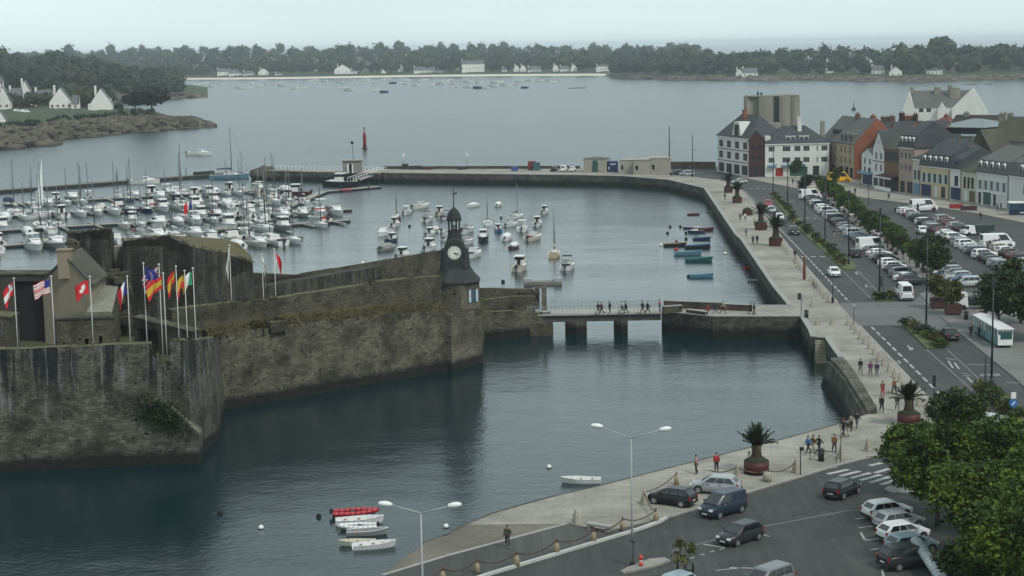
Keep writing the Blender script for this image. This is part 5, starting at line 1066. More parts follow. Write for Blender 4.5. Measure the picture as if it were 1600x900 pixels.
def put_car(px, py, kind, col, head, label, group=None, dt=1, z=TOP+.004, sc=1.):
    """head = heading in degrees in the ground plane, 0 = towards +x (right), 90 = away from the camera"""
    g_ = G(px, py, z); e = CARS[kind, dt].place(g_, math.radians(head), {'body': CC[col]}, sc)
    tag(e, label, 'van' if 'van' in kind else 'car', group); return e
# ---------------------------------------------------------------- people
SKIN = mat('skin', (.36, .22, .16), .6, .08, 4); HAIR = mat('hair', (.05, .035, .025), .7, .2, 6, objcol=False); CLO = mat('cloth', (.1, .1, .1), .9, .15, 3, objcol=True); SHOE = mat('shoe', (.03, .028, .026), .7, .2)
def skinned(name, verts, edges, radii, mt, root=0, lv=1):
    me = bpy.data.meshes.new(name); me.from_pydata(verts, edges, []); o = bpy.data.objects.new(name, me); COL.objects.link(o)
    sk = o.modifiers.new('s', 'SKIN'); sk.use_smooth_shade = True; sb = o.modifiers.new('u', 'SUBSURF'); sb.levels = lv
    for i, v in enumerate(me.skin_vertices[0].data): v.radius = (radii[i], radii[i]*(.8 if False else 1)); v.use_root = (i == root)
    dg = bpy.context.evaluated_depsgraph_get(); dg.update(); res = bpy.data.meshes.new_from_object(o.evaluated_get(dg)); bpy.data.objects.remove(o); res.name = name
    res.materials.clear(); res.materials.append(mt)
    for p_ in res.polygons: p_.use_smooth = True
    return res
def person_proto(pose, sleeve=True):
    """joints facing +x; y is the left side"""
    J = {}
    def j(n, x, y, z, r): J[n] = (Vector((x, y, z)), r)
    sit = pose == 'sit'; dz = -.48 if sit else 0
    j('pelvis', 0, 0, .95+dz, .135); j('waist', .0, 0, 1.08+dz, .115); j('chest', .02, 0, 1.30+dz, .135); j('neck0', .02, 0, 1.45+dz, .07); j('neck1', .035, 0, 1.53+dz, .052); j('head', .05, 0, 1.62+dz, .088); j('crown', .045, 0, 1.70+dz, .078)
    sw = {'stand': .04, 'walk': .30, 'stride': .38, 'sit': 0, 'talk': .02}[pose]
    for s_, k in ((1, 'l'), (-1, 'r')):
        ph = s_*sw
        j('hip'+k, 0, s_*.09, .90+dz, .095)
        if sit: j('knee'+k, .44, s_*.13, .50, .062); j('calf'+k, .44, s_*.13, .3, .055); j('ankle'+k, .44, s_*.13, .08, .038); j('toe'+k, .58, s_*.14, .045, .035)
        else:
            kx = ph*.5+(.06 if ph < 0 else .02); j('knee'+k, kx, s_*.10, .50, .062); ax = ph*.95-(.10 if ph < 0 else 0); az = .09+(.08 if ph < -.2 else 0)
            j('calf'+k, (kx+ax)/2-.01, s_*.105, .32, .056); j('ankle'+k, ax, s_*.105, az, .038); j('toe'+k, ax+.14, s_*.12, az-.045 if az > .1 else .045, .034)
        j('sh'+k, .015, s_*.175, 1.40+dz, .062)
        if pose == 'talk' and s_ == 1: j('elb'+k, .05, .26, 1.15, .043); j('wri'+k, .27, .16, 1.20, .030); hd = Vector((.06, -.02, .01))
        elif sit: j('elb'+k, .08, s_*.25, 1.13+dz, .043); j('wri'+k, .30, s_*.17, 1.02+dz, .03); hd = Vector((.06, 0, -.02))
        else: j('elb'+k, -ph*.45-.02, s_*.24, 1.13, .043); j('wri'+k, -ph*.95+.05, s_*.25, .90, .030); hd = Vector((.02, 0, -.06))
        w0 = J['wri'+k][0]; j('palm'+k, *(w0+hd), .030)
        for i in range(4):
            b0_ = w0+hd*1.5+Vector((.024*(i-1.5), 0, 0)) if abs(hd.z) > .05 else w0+hd*1.5+Vector((0, .022*(i-1.5), 0))
            j('f%d%s' % (i, k), *b0_, .010); j('g%d%s' % (i, k), *(b0_+hd*(.75+.12*(1.5-abs(i-1.4)))+Vector((.008, 0, 0))), .008)
        j('th'+k, *(w0+hd*.9+Vector((.038, -s_*.012, -.01))), .010)
    ks = list(J); E = [('pelvis', 'waist'), ('waist', 'chest'), ('chest', 'neck0'), ('neck0', 'neck1'), ('neck1', 'head'), ('head', 'crown')]
    for k in 'lr':
        E += [('pelvis', 'hip'+k), ('hip'+k, 'knee'+k), ('knee'+k, 'calf'+k), ('calf'+k, 'ankle'+k), ('ankle'+k, 'toe'+k), ('chest', 'sh'+k), ('sh'+k, 'elb'+k), ('elb'+k, 'wri'+k), ('wri'+k, 'palm'+k), ('palm'+k, 'th'+k)]
        for i in range(4): E += [('palm'+k, 'f%d%s' % (i, k)), ('f%d%s' % (i, k), 'g%d%s' % (i, k))]
    body = skinned('body', [J[k][0] for k in ks], [(ks.index(a), ks.index(b_)) for a, b_ in E], [J[k][1] for k in ks], SKIN)
    # face: nose, eyes and mouth pushed into the head surface are too small to see; a nose ridge and ears are added to the same mesh
    import bmesh
    bm = bmesh.new(); bm.from_mesh(body); hc = J['head'][0]
    for (dx, dy, dz_, sx, sy, sz) in ((.088, 0, 0, .018, .012, .025), (0, .088, .0, .018, .010, .028), (0, -.088, .0, .018, .010, .028)):
        r_ = bmesh.ops.create_icosphere(bm, subdivisions=1, radius=1, matrix=Matrix.Translation(hc+Vector((dx, dy, dz_))) @ Matrix.Diagonal((sx, sy, sz, 1)))
    bm.to_mesh(body); bm.free()
    def sub(name, names, es, infl, mt, root):
        ns = names; return skinned(name, [J[k][0] for k in ns], [(ns.index(a), ns.index(b_)) for a, b_ in es], [J[k][1]+infl for k in ns], mt, ns.index(root))
    jk = ['pelvis', 'waist', 'chest', 'neck0', 'shl', 'elbl', 'wril', 'shr', 'elbr', 'wrir']
    jacket = sub('jacket', jk, [('pelvis', 'waist'), ('waist', 'chest'), ('chest', 'neck0'), ('chest', 'shl'), ('shl', 'elbl'), ('elbl', 'wril'), ('chest', 'shr'), ('shr', 'elbr'), ('elbr', 'wrir')], .022, CLO, 'waist')
    tn = ['pelvis']+[a+k for k in 'lr' for a in ('hip', 'knee', 'calf', 'ankle')]
    trou = sub('trousers', tn, [('pelvis', 'hip'+k) for k in 'lr']+[(a+k, b_+k) for k in 'lr' for a, b_ in (('hip', 'knee'), ('knee', 'calf'), ('calf', 'ankle'))], .016, CLO, 'pelvis')
    hair = MB().lathe([(.03, .105), (.075, .085), (.096, .04), (.100, -.01), (.092, -.05), (.07, -.07)], tuple(J['head'][0]+Vector((-.022, 0, .03))), 10, 0).mesh('hair', [HAIR])
    p = Proto('person').part('body', body).part('jacket', jacket, key='top').part('trousers', trou, key='legs').part('hair', hair)
    for k in 'lr':
        a, t = J['ankle'+k][0], J['toe'+k][0]; sh = MB().blob(((a.x+t.x)/2+.01, a.y, (a.z+t.z)/2-.03), (.15, .052, .05), 0, 1, amp=0).mesh('shoe', [SHOE]); p.part('shoe', sh)
    return p
PEO = {k: person_proto(k) for k in ('stand', 'walk', 'stride', 'talk', 'sit')}
TC = {'black': (.012, .012, .014), 'navy': (.02, .025, .06), 'white': (.55, .55, .53), 'red': (.32, .02, .03), 'blue': (.04, .16, .38), 'grey': (.12, .12, .13), 'brown': (.17, .07, .035), 'dark': (.03, .03, .03), 'purple': (.12, .03, .09), 'beige': (.33, .29, .22), 'olive': (.05, .05, .03), 'pink': (.4, .2, .2), 'denim': (.05, .07, .12)}
def put_person(px, py, pose, top, legs, head, label, z=0.02, group='people walking along the quays', h=1.0, dz=0):
    g_ = G(px, py, z); g_.z += dz; e = PEO[pose].place(g_, math.radians(head), {'top': TC[top], 'legs': TC[legs]}, h); tag(e, label, 'person', group); return e
# ---------------------------------------------------------------- boats (bow at +x, z=0 at the water line)
GEL = mat('hull_gelcoat', (.6, .6, .6), .3, .04, .8, objcol=True, spec=.5); DECK = mat('deck_gelcoat', (.58, .58, .56), .45, .08, 2, spec=.4); BWIN = mat('boat_window', (.02, .024, .028), .12, .2, spec=.6); WOOD = mat('boat_wood', (.20, .12, .06), .7, .2, 3); ANTI = mat('antifouling', (.03, .035, .06), .8, .2); CAN = mat('canvas', (.1, .1, .1), .9, .1, 2, objcol=True); ALU = mat('mast_alloy', (.10, .105, .11), .4, .1, metal=.3); OUTB = mat('outboard_cowl', (.02, .02, .022), .4, .1)
def hullrings(L_, B_, free, open_=False, transom=.82, sheer=.25, n=9):
    rs = []
    for i in range(n):
        t = i/(n-1); x = -L_/2+L_*t; w_ = B_/2*(transom+(1-transom)*min(1, t*2.4))*(1-max(0, (t-.48)/.52)**2.2)
        w_ = max(w_, .02); zs = free*(1+sheer*t*t); k = -.18*(1-t**3)
        rs.append([(x+.05*t, -w_*.55, -.25), (x, -w_*.82, k*.2), (x+.12*t, -w_*.95, zs*.5), (x+.25*t, -w_, zs), (x+.25*t, w_, zs), (x+.12*t, w_*.95, zs*.5), (x, w_*.82, k*.2), (x+.05*t, w_*.55, -.25)])
    return rs
def boat(kind, L_, B_, free, style):
    p = Proto(kind); rs = hullrings(L_, B_, free)
    p.part('hull', MB().loft(rs, 0, False).mesh('hull', [GEL]), key='hull')
    st = MB()
    for s_ in (-1, 1): st.loft([[(r[3 if s_ < 0 else 4][0], r[3 if s_ < 0 else 4][1]*1.01+dy*s_, r[3][2]+dz_) for dy, dz_ in ((-.02, -.02), (.04, -.02), (.04, .05), (-.02, .05))] for r in rs])
    p.part('gunwale', st.mesh('gunwale', [TRIM if style in ('fisher', 'cruiser2') else DECK]))
    fz = free
    if style == 'sail':
        p.part('coachroof', MB().loft([[(x, -w_, fz*1.05), (x, -w_*.85, z), (x, w_*.85, z), (x, w_, fz*1.05)] for x, w_, z in ((-L_*.12, B_*.30, fz+.38), (L_*.05, B_*.31, fz+.45), (L_*.22, B_*.22, fz+.35), (L_*.30, B_*.12, fz+.15))]).mesh('coachroof', [DECK]))
        p.part('cabin_window', MB().box((L_*.04, 0, fz+.27), (L_*.2, B_*.60, .14)).mesh('cabin_window', [BWIN]))
        p.part('cockpit', MB().box((-L_*.3, 0, fz+.04), (L_*.28, B_*.45, .06)).box((-L_*.3, B_*.3, fz+.12), (L_*.3, .12, .2)).box((-L_*.3, -B_*.3, fz+.12), (L_*.3, .12, .2)).mesh('cockpit', [mat('cockpit_shade', (.16, .15, .13), .8, .2)]))
        p.part('mast', MB().tube((L_*.08, 0, fz+.2), (L_*.06, 0, L_*1.25+fz), .12, .08, 6).tube((L_*.06, 0, L_*1.25+fz), (L_*.52, 0, fz*1.3), .025, n=3).box((L_*.07, 0, L_*.75), (.05, 1.3, .05)).mesh('mast', [ALU]))
        p.part('boom', MB().tube((L_*.07, 0, fz+1.3), (-L_*.32, 0, fz+1.35), .07, n=6).mesh('boom', [ALU]), subs=(('sail_cover', MB().loft([[(x, r*math.cos(t), fz+1.45+r*math.sin(t)*1.2) for t in (0, 1.05, 2.1, 3.14, 4.2, 5.25)] for x, r in ((-L_*.31, .08), (-L_*.1, .16), (L_*.06, .22))]).mesh('sail_cover', [CAN]), (0, 0, 0), 'can'),))
        p.part('pulpit', MB().path([(L_*.35, -B_*.22, fz*1.15), (L_*.40, -B_*.2, fz*1.2+.55), (L_*.53, 0, fz*1.25+.6), (L_*.40, B_*.2, fz*1.2+.55), (L_*.35, B_*.22, fz*1.15)], .02, 4).mesh('pulpit', [ALU]))
    elif style in ('cruiser', 'cruiser2'):
        p.part('cabin', MB().loft([[(x, -w_, fz), (x, -w_*.9, z), (x, w_*.9, z), (x, w_, fz)] for x, w_, z in ((-L_*.02, B_*.36, fz+.85), (L_*.12, B_*.36, fz+.8), (L_*.22, B_*.30, fz+.45), (L_*.38, B_*.14, fz+.28))]).mesh('cabin', [DECK]))
        p.part('cabin_window', MB().box((L_*.06, 0, fz+.58), (L_*.14, B_*.70, .26)).box((L_*.155, 0, fz+.6), (.1, B_*.55, .3), tilt=('Y', -.6)).mesh('cabin_window', [BWIN]))
        p.part('cockpit', MB().box((-L_*.26, 0, fz+.03), (L_*.4, B_*.62, .05)).mesh('cockpit', [mat('cockpit_shade', None)])); p.part('seat', MB().box((-L_*.40, 0, fz+.15), (.4, B_*.6, .35)).mesh('seat', [CAN]), key='can')
        if style == 'cruiser2': p.part('bimini', MB().box((-L_*.12, 0, fz+1.55), (L_*.28, B_*.72, .07), top=(.9, .9)).tube((-L_*.22, -B_*.33, fz), (-L_*.2, -B_*.33, fz+1.5), .025, n=4).tube((-L_*.22, B_*.33, fz), (-L_*.2, B_*.33, fz+1.5), .025, n=4).mesh('bimini', [CAN]), key='can')
        p.part('outboard', MB().box((-L_*.5-.25, 0, fz*.7+.35), (.45, .38, .6), top=(.8, .8)).box((-L_*.5-.25, 0, .1), (.18, .14, .8)).mesh('outboard', [OUTB]))
    elif style == 'fisher':
        p.part('wheelhouse', MB().box((L_*.02, 0, fz+.72), (L_*.26, B_*.62, 1.5), top=(.88, .86)).mesh('wheelhouse', [DECK])); p.part('roof', MB().box((-L_*.01, 0, fz+1.52), (L_*.32, B_*.66, .1), top=(.95, .95)).mesh('roof', [DECK]))
        p.part('cabin_window', MB().box((L_*.02, 0, fz+1.12), (L_*.25, B_*.585, .42)).mesh('cabin_window', [BWIN])); p.part('door', MB().box((-L_*.115, 0, fz+.7), (.06, .55, 1.2)).mesh('door', [BWIN]))
        p.part('foredeck', MB().loft([[(x, -w_, fz), (x, -w_*.8, z), (x, w_*.8, z), (x, w_, fz)] for x, w_, z in ((L_*.14, B_*.34, fz+.45), (L_*.28, B_*.24, fz+.38), (L_*.42, B_*.08, fz+.22))]).mesh('foredeck', [DECK]))
        p.part('cockpit', MB().box((-L_*.3, 0, fz+.03), (L_*.36, B_*.66, .05)).mesh('cockpit', [mat('cockpit_shade', None)]))
        p.part('outboard', MB().box((-L_*.5-.25, 0, fz*.7+.35), (.45, .38, .6), top=(.8, .8)).box((-L_*.5-.25, 0, .1), (.18, .14, .8)).mesh('outboard', [OUTB]))
    elif style == 'covered':
        p.part('boat_cover', MB().loft([[(x, -w_, fz+.02), (x, -w_*.6, z*.8+fz*.25), (x, 0, z), (x, w_*.6, z*.8+fz*.25), (x, w_, fz+.02)] for x, w_, z in ((-L_*.48, B_*.42, fz+.35), (-L_*.15, B_*.5, fz+.85), (L_*.15, B_*.46, fz+.8), (L_*.46, B_*.1, fz+.3))], 0, True).mesh('boat_cover', [CAN]), key='can')
        p.part('outboard', MB().box((-L_*.5-.2, 0, fz*.7+.3), (.35, .32, .5), top=(.8, .8)).mesh('outboard', [OUTB]))
    return p
def dinghy(kind, L_, B_, free, rib=False):
    p = Proto(kind); rs = hullrings(L_, B_, free, transom=.75, sheer=.45)
    if rib:
        tb = MB(); pts = [(r[3][0], r[3][1], r[3][2]) for r in rs]+[(r[4][0], r[4][1], r[4][2]) for r in rs][::-1]; tb.path([(x*.97, y*.86, z) for x, y, z in pts], .21, 8)
        p.part('tube', tb.mesh('tube', [GEL]), key='hull'); p.part('floor', MB().loft([[(r[0][0], r[2][1]*.8, .05), (r[0][0], r[5][1]*.8, .05), (r[0][0], r[5][1]*.8, .2), (r[0][0], r[2][1]*.8, .2)] for r in rs]).mesh('floor', [mat('grey_floor', (.2, .2, .2), .8, .1)]))
        p.part('thwart', MB().box((-.1, 0, .42), (.35, B_*.75, .1)).mesh('thwart', [TRIM])); p.part('outboard', MB().box((-L_*.5-.1, 0, .55), (.35, .3, .45), top=(.8, .8)).mesh('outboard', [OUTB])); return p
    out = [[r[0], r[1], r[2], r[3], (r[3][0], r[3][1]*.88, r[3][2]+.01), (r[2][0], r[2][1]*.82, free*.35), (r[1][0], r[1][1]*.6, .06), (r[6][0], r[6][1]*.6, .06), (r[5][0], r[5][1]*.82, free*.35), (r[4][0], r[4][1]*.88, r[4][2]+.01), r[4], r[5], r[6], r[7]] for r in rs]
    p.part('hull', MB().loft(out, 0, False).mesh('hull', [GEL]), key='hull')
    gw_ = MB()
    for s_ in (3, 4): gw_.path([(r[s_][0], r[s_][1], r[s_][2]+.02) for r in rs], .045, 5)
    p.part('gunwale', gw_.mesh('gunwale', [GEL]), key='rail')
    for x in (-.28, .02, .26): p.part('thwart', MB().box((L_*x, 0, free*.72), (.24, B_*(.86 if x < .2 else .7), .05)).mesh('thwart', [WOOD if kind != 'white_dinghy' else DECK]))
    return p
BO = {'sail': boat('sailing_yacht', 9.2, 3.0, .95, 'sail'), 'sail_small': boat('sailing_boat', 7.0, 2.5, .8, 'sail'), 'cruiser': boat('motor_boat', 6.6, 2.5, .75, 'cruiser'), 'cruiser2': boat('motor_boat', 6.2, 2.4, .7, 'cruiser2'), 'fisher': boat('fishing_boat', 6.2, 2.4, .75, 'fisher'), 'covered': boat('covered_boat', 5.4, 2.1, .6, 'covered'),
      'dinghy': dinghy('rowing_boat', 4.2, 1.55, .45), 'rib': dinghy('inflatable_boat', 4.0, 1.7, .35, True)}
HC = {'white': (.60, .61, .60), 'cream': (.50, .48, .40), 'navy': (.02, .03, .08), 'black': (.015, .016, .02), 'red': (.34, .02, .03), 'blue': (.03, .12, .26), 'teal': (.02, .095, .10), 'sky blue': (.09, .20, .26), 'green': (.03, .12, .09), 'grey': (.22, .23, .23), 'maroon': (.10, .02, .03), 'tan': (.42, .33, .2)}
def put_boat(px, py, kind, hull, can, head, label, group, sc=1., rail=None, cat='boat'):
    e = BO[kind].place(W(px, py), math.radians(head), {'hull': HC[hull], 'can': HC[can], 'rail': HC[rail or hull]}, sc); tag(e, label, cat, group); return e
# ---------------------------------------------------------------- trees and plants
LV1 = leafmat('leaves_dark_green', (.012, .028, .006), (.04, .075, .012), (.085, .13, .022)); LV2 = leafmat('leaves_fresh_green', (.018, .045, .004), (.075, .14, .010), (.17, .25, .022)); LV3 = leafmat('leaves_yellow_green', (.06, .065, .012), (.11, .115, .02), (.19, .18, .04)); LVP = leafmat('leaves_pine', (.006, .014, .008), (.014, .028, .016), (.03, .05, .028))
BARK = mat('bark', (.06, .05, .038), .95, .3, 3, stretch=(1, 1, .3))
def crown_mesh(name, mt, r, h, n, size, seed, clumps=9, flat=.6):
    rd = random.Random(seed); cl = []
    for i in range(clumps):
        a = rd.uniform(0, 6.28); q = rd.uniform(.2, .72); cl.append((Vector((r*q*math.cos(a), r*q*math.sin(a), h*rd.uniform(-.30, .36))), rd.uniform(.32, .52)))
    cl.append((Vector((0, 0, h*.1)), .62)); mb = MB()
    sprig = []
    for _ in range(max(20, n//16)):
        c, k = cl[rd.randrange(len(cl))]; v = Vector((rd.gauss(0, 1), rd.gauss(0, 1), rd.gauss(0, 1))).normalized()*(rd.random()**.2); sprig.append(c+Vector((v.x*r*k, v.y*r*k, v.z*h*.58*k)))
    def smp(rr):
        q = size*1.5; return sprig[rr.randrange(len(sprig))]+Vector((rr.gauss(0, q), rr.gauss(0, q), rr.gauss(0, q*.6)))
    leaves(mb, n, smp, size, rd, flat=flat); return mb.mesh(name, [mt])
def trunk_mesh(h, r, crown_r, seed, limbs=6):
    rd = random.Random(seed); mb = MB().path([(0, 0, -.1), (.05, 0, h*.4), (0, .06, h*.75), (.05, 0, h*1.1)], [r*1.25, r, r*.8, r*.4], 7)
    for i in range(limbs):
        a = 6.28*i/limbs+rd.uniform(-.3, .3); q = crown_r*.6; mb.path([(0, 0, h*.7), (q*.45*math.cos(a), q*.45*math.sin(a), h*.95), (q*math.cos(a), q*math.sin(a), h*1.25)], [r*.5, r*.3, r*.12], 5)
    return mb.mesh('trunk', [BARK])
def tree_proto(name, mt, th, cr, ch, n, size, seed, tr=.16, clumps=9): return Proto(name).part('trunk', trunk_mesh(th, tr, cr, seed)).part('crown', crown_mesh('crown', mt, cr, ch, n, size, seed, clumps), (0, 0, th+ch*.42))
# ================================================================ PLACING: cars
def world_row(p, q, n): a, b_ = G(*p), G(*q); return [PX(a.lerp(b_, i/(n-1))) for i in range(n)]
rd = random.Random(21)
colw = ['white']*4+['silver']*6+['grey']*5+['light grey']*3+['black']*5+['dark blue']*5+['charcoal']*4+['dark red', 'pale blue', 'beige', 'blue', 'dark green']
kindw = ['hatchback']*9+['estate']*5+['saloon']*3+['mpv']*4+['suv']*3+['smallvan']*1
SETS = {}
def row(p, q, n, head, where, group, skip=(), fixed={}, jit=2.5, nmin=0):
    for i, (x, y) in enumerate(world_row(p, q, n)):
        if i in skip: continue
        k, c = fixed.get(i, (rd.choice(kindw), rd.choice(colw)))
        put_car(x, y, k, c, head+rd.uniform(-jit, jit), '%s %s, %s %s' % (c, KN[k], ordn(i+1), where), group, 0)
row((1266, 311), (1425, 445), 34, 14, 'from the far end of the row along the avenue', 'cars parked along the avenue', fixed={0: ('van', 'white'), 1: ('hatchback', 'dark blue'), 6: ('hatchback', 'silver'), 8: ('suv', 'white'), 12: ('smallvan', 'dark blue'), 22: ('hatchback', 'silver'), 23: ('van', 'white'), 26: ('estate', 'silver'), 28: ('hatchback', 'white'), 29: ('hatchback', 'white'), 31: ('suv', 'grey'), 32: ('saloon', 'white'), 33: ('suv', 'charcoal')})
row((1412, 331), (1612, 446), 32, 18, 'from the far end of the middle car park row', 'cars parked in the middle of the car park', fixed={0: ('hatchback', 'black'), 1: ('estate', 'white'), 12: ('hatchback', 'dark red'), 15: ('suv', 'white'), 22: ('suv', 'white'), 26: ('mpv', 'grey')})
row((1462, 341), (1650, 437), 24, 20, 'from the far end of the row nearest the houses', 'cars parked nearest the houses', skip=(0, 1, 8, 9, 10, 11, 12), fixed={2: ('suv', 'light grey'), 3: ('hatchback', 'dark red'), 4: ('estate', 'dark red'), 5: ('hatchback', 'light grey'), 15: ('hatchback', 'white'), 17: ('hatchback', 'dark red')})
row((1474, 424), (1510, 448), 6, 186, 'from the far end of the short row', 'cars parked beside the planted trees', fixed={0: ('suv', 'black'), 1: ('estate', 'light grey'), 2: ('hatchback', 'grey'), 3: ('estate', 'silver'), 4: ('hatchback', 'blue'), 5: ('mpv', 'silver')})
put_car(1441, 364+1, 'hatchback', 'white', 268, 'white hatchback driving along the open lane of the car park')
BRUSH = mat('dark_lettering', (.06, .065, .07), .6, .2, 3)
for x, y, h_, lb in ((1443, 330, 8, 'white delivery van with dark slanted lettering near the far corner of the car park'), (1558, 388, 6, 'larger white delivery van with dark slanted lettering in the rear row')):
    e = put_car(x, y, 'van', 'white', h_, lb, None, 0, sc=1.12)
    mb = MB()
    for i in range(9): mb.box((-2.2+i*.36, -1.005, 1.1+i*.07), (.2, .012, .42-.1*(i % 2)), tilt=('Y', -.2)).box((-2.1+i*.36, -1.006, 1.3+i*.07-(i % 3)*.15), (.26, .012, .1), tilt=('Y', -.2))
    mb.build('lettering', [BRUSH], e)
# white pick-up with a dark load bed
g_ = G(1527, 366); e = empty('pickup_truck', (g_.x, g_.y, TOP), .3); MB().box((-1.7, 0, 1.15), (1.6, 1.9, 1.5), top=(.75, .88)).box((-2.9, 0, .8), (1.0, 1.85, .7), top=(.85, .9)).build('cab', [mat('white_paint', (.6, .6, .6), .35, .05)], e); MB().box((1.2, 0, 1.3), (4.0, 2, 1.3)).build('load_bed', [colmat('bed_green', (.02, .035, .03))], e)
for sx in (-2.4, 1.8):
    for sy in (-.9, .9): MB().tube((sx, sy-.12, .36), (sx, sy+.12, .36), .36, n=12, smooth=False).build('wheel', [TYRE], e)
MB().box((-2.0, 0, 1.55), (.9, 1.72, .45), top=(.8, .95)).build('side_window', [CGL], e); tag(e, 'white pick-up with a dark green load bed in the car park', 'truck')
AV = 'cars driving on the avenue'
for x, y, k, c, h_, l_ in ((1200, 322, 'hatchback', 'red', 267, 'red hatchback leading the queue on the avenue'), (1205.5, 332, 'hatchback', 'silver', 267, 'silver hatchback right behind the red car'), (1218, 344, 'hatchback', 'white', 267, 'white hatchback last of the three queuing cars'), (1241, 366, 'mpv', 'charcoal', 267, 'dark people carrier following the queue on the avenue'),
    (1303, 431, 'saloon', 'white', 267, 'white saloon alone on the avenue near the red column'), (1336, 401, 'hatchback', 'black', 87, 'black hatchback driving beside the planted median'), (1412.5, 467, 'van', 'white', 87, 'white panel van waiting at the raised crossing'), (1483, 529, 'saloon', 'black', 88, 'black saloon driving away past the food stall')):
    put_car(x, y, k, c, h_, l_, AV)
put_car(1155, 287, 'saloon', 'silver', 200, 'silver saloon turning beside the first palm planter')
put_car(1073, 275, 'mpv', 'light grey', 185, 'grey people carrier parked by the tall mast near the huts'); put_car(1058, 274, 'suv', 'dark blue', 185, 'dark blue car behind the grey people carrier near the huts')
for x, k, c in ((866, 'estate', 'charcoal'), (881, 'smallvan', 'white'), (895, 'hatchback', 'white')): put_car(x, 267.5, k, c, 80, '%s %s parked facing the sea on the mole' % (c, KN[k]), 'cars parked on the mole', 0, 0.02)
# foreground
put_car(1050, 787, 'hatchback', 'black', 148, 'black hatchback parked nose-in on the paved edge, left of the silver one', None, 1, .01)
put_car(1118, 769, 'hatchback', 'light grey', 160, 'silver hatchback parked on the paving behind the dark van', None, 1, .01, 1.04)
put_car(1129, 803, 'smallvan', 'dark blue', 222, 'dark blue small van driving past the silver hatchback', sc=1.02)
put_car(1156, 846, 'hatchback', 'charcoal', 222, 'charcoal hatchback parked in the dashed bay', sc=1.0)
put_car(1316, 774, 'hatchback', 'black', 50, 'black hatchback crossing towards the zebra stripes')
put_car(1198, 921, 'mpv', 'grey', 222, 'dark grey car cut off by the bottom edge of the picture')
put_car(1050, 930, 'hatchback', 'pale blue', 222, 'pale blue car barely showing at the bottom beside the young tree')
put_car(1386, 808, 'hatchback', 'white', 22, 'white hatchback in the marked bays, farthest from the shelter'); put_car(1404, 825, 'hatchback', 'light grey', 22, 'silver hatchback between two white cars in the marked bays')
put_car(1411, 843, 'hatchback', 'white', 22, 'white hatchback in the marked bays, third from the top'); put_car(1424, 862, 'hatchback', 'pale blue', 22, 'pale blue hatchback half hidden by the trees'); put_car(1419, 884, 'suv', 'charcoal', 22, 'charcoal SUV beside the ribbed shelter roof')
put_car(1562, 693, 'hatchback', 'white', 250, 'white hatchback waiting below the blue round sign, partly behind leaves'); put_car(1548, 668, 'hatchback', 'silver', 60, 'silver car nearly hidden behind the dark tree near the zebra crossing')
put_car(1311, 285, 'van', 'yellow', 2, 'bright yellow panel van standing on the plaza before the brick gable', sc=1.15)
# tipper truck, road train
WP = mat('white_paint', None)
g_ = G(1528, 482); e = empty('tipper_truck', (g_.x, g_.y, TOP), .05); MB().box((-2.5, 0, 1.5), (1.6, 2.1, 2.0), top=(.82, .92)).build('cab', [WP], e); MB().box((-2.7, 0, 1.75), (1.5, 1.9, .7), top=(.75, 1.02)).build('side_window', [CGL], e); MB().box((1.0, 0, 1.35), (4.6, 2.2, .9)).build('load_bed', [colmat('bed_blue', (.02, .03, .05))], e); MB().box((1.0, 0, .75), (5, .9, .3)).build('chassis', [TRIM], e); MB().box((1.4, 0, 1.9), (3.4, 1.7, .3), top=(.7, .7)).build('sand_load', [COBB], e)
for sx in (-2.4, 2.0):
    for sy in (-.95, .95): MB().tube((sx, sy-.14, .42), (sx, sy+.14, .42), .42, n=12, smooth=False).build('wheel', [TYRE], e)
tag(e, 'white tipper truck with dark bed behind the shrubs in brown planters', 'truck')
p0, p1 = G(1532, 520), G(1572, 545); d = (p1-p0); e = empty('road_train', (p0.x, p0.y, 0.02), math.atan2(d.y, d.x)); L_ = 11.5
for k, (a, b_) in enumerate(((0, 5.2), (5.7, 11.5))):
    MB().box(((a+b_)/2, 0, .75), (b_-a, 1.9, .9)).build('carriage', [mat('train_teal', (.10, .19, .20), .5, .1)], e)
    MB().box(((a+b_)/2, 0, 2.35), (b_-a+.3, 2.1, .1)).loft([[((a+b_)/2-(b_-a)/2, -1.0, 2.4), ((a+b_)/2-(b_-a)/2, 0, 2.62), ((a+b_)/2-(b_-a)/2, 1.0, 2.4)], [((a+b_)/2+(b_-a)/2, -1.0, 2.4), ((a+b_)/2+(b_-a)/2, 0, 2.62), ((a+b_)/2+(b_-a)/2, 1.0, 2.4)]]).build('canopy_roof', [WP], e)
    for i in range(5):
        for s_ in (-.92, .92): MB().box((a+.1+(b_-a-.2)*i/4, s_, 1.75), (.08, .08, 1.2)).build('post', [FRW], e)
    for sx in (a+.9, b_-.9):
        for s_ in (-.8, .8): MB().tube((sx, s_-.1, .3), (sx, s_+.1, .3), .3, n=10, smooth=False).build('wheel', [TYRE], e)
MB().box((L_+.02, 0, 1.0), (.1, 1.8, 1.3)).build('rear_panel', [FRW], e); MB().box((L_+.06, .1, 1.55), (.1, 1.4, .9)).build('rear_window', [mat('teal_glass', (.02, .07, .07), .2, .2)], e)
tag(e, 'white canopied tourist road train standing by the kerb under the tall lamp post', 'road train')
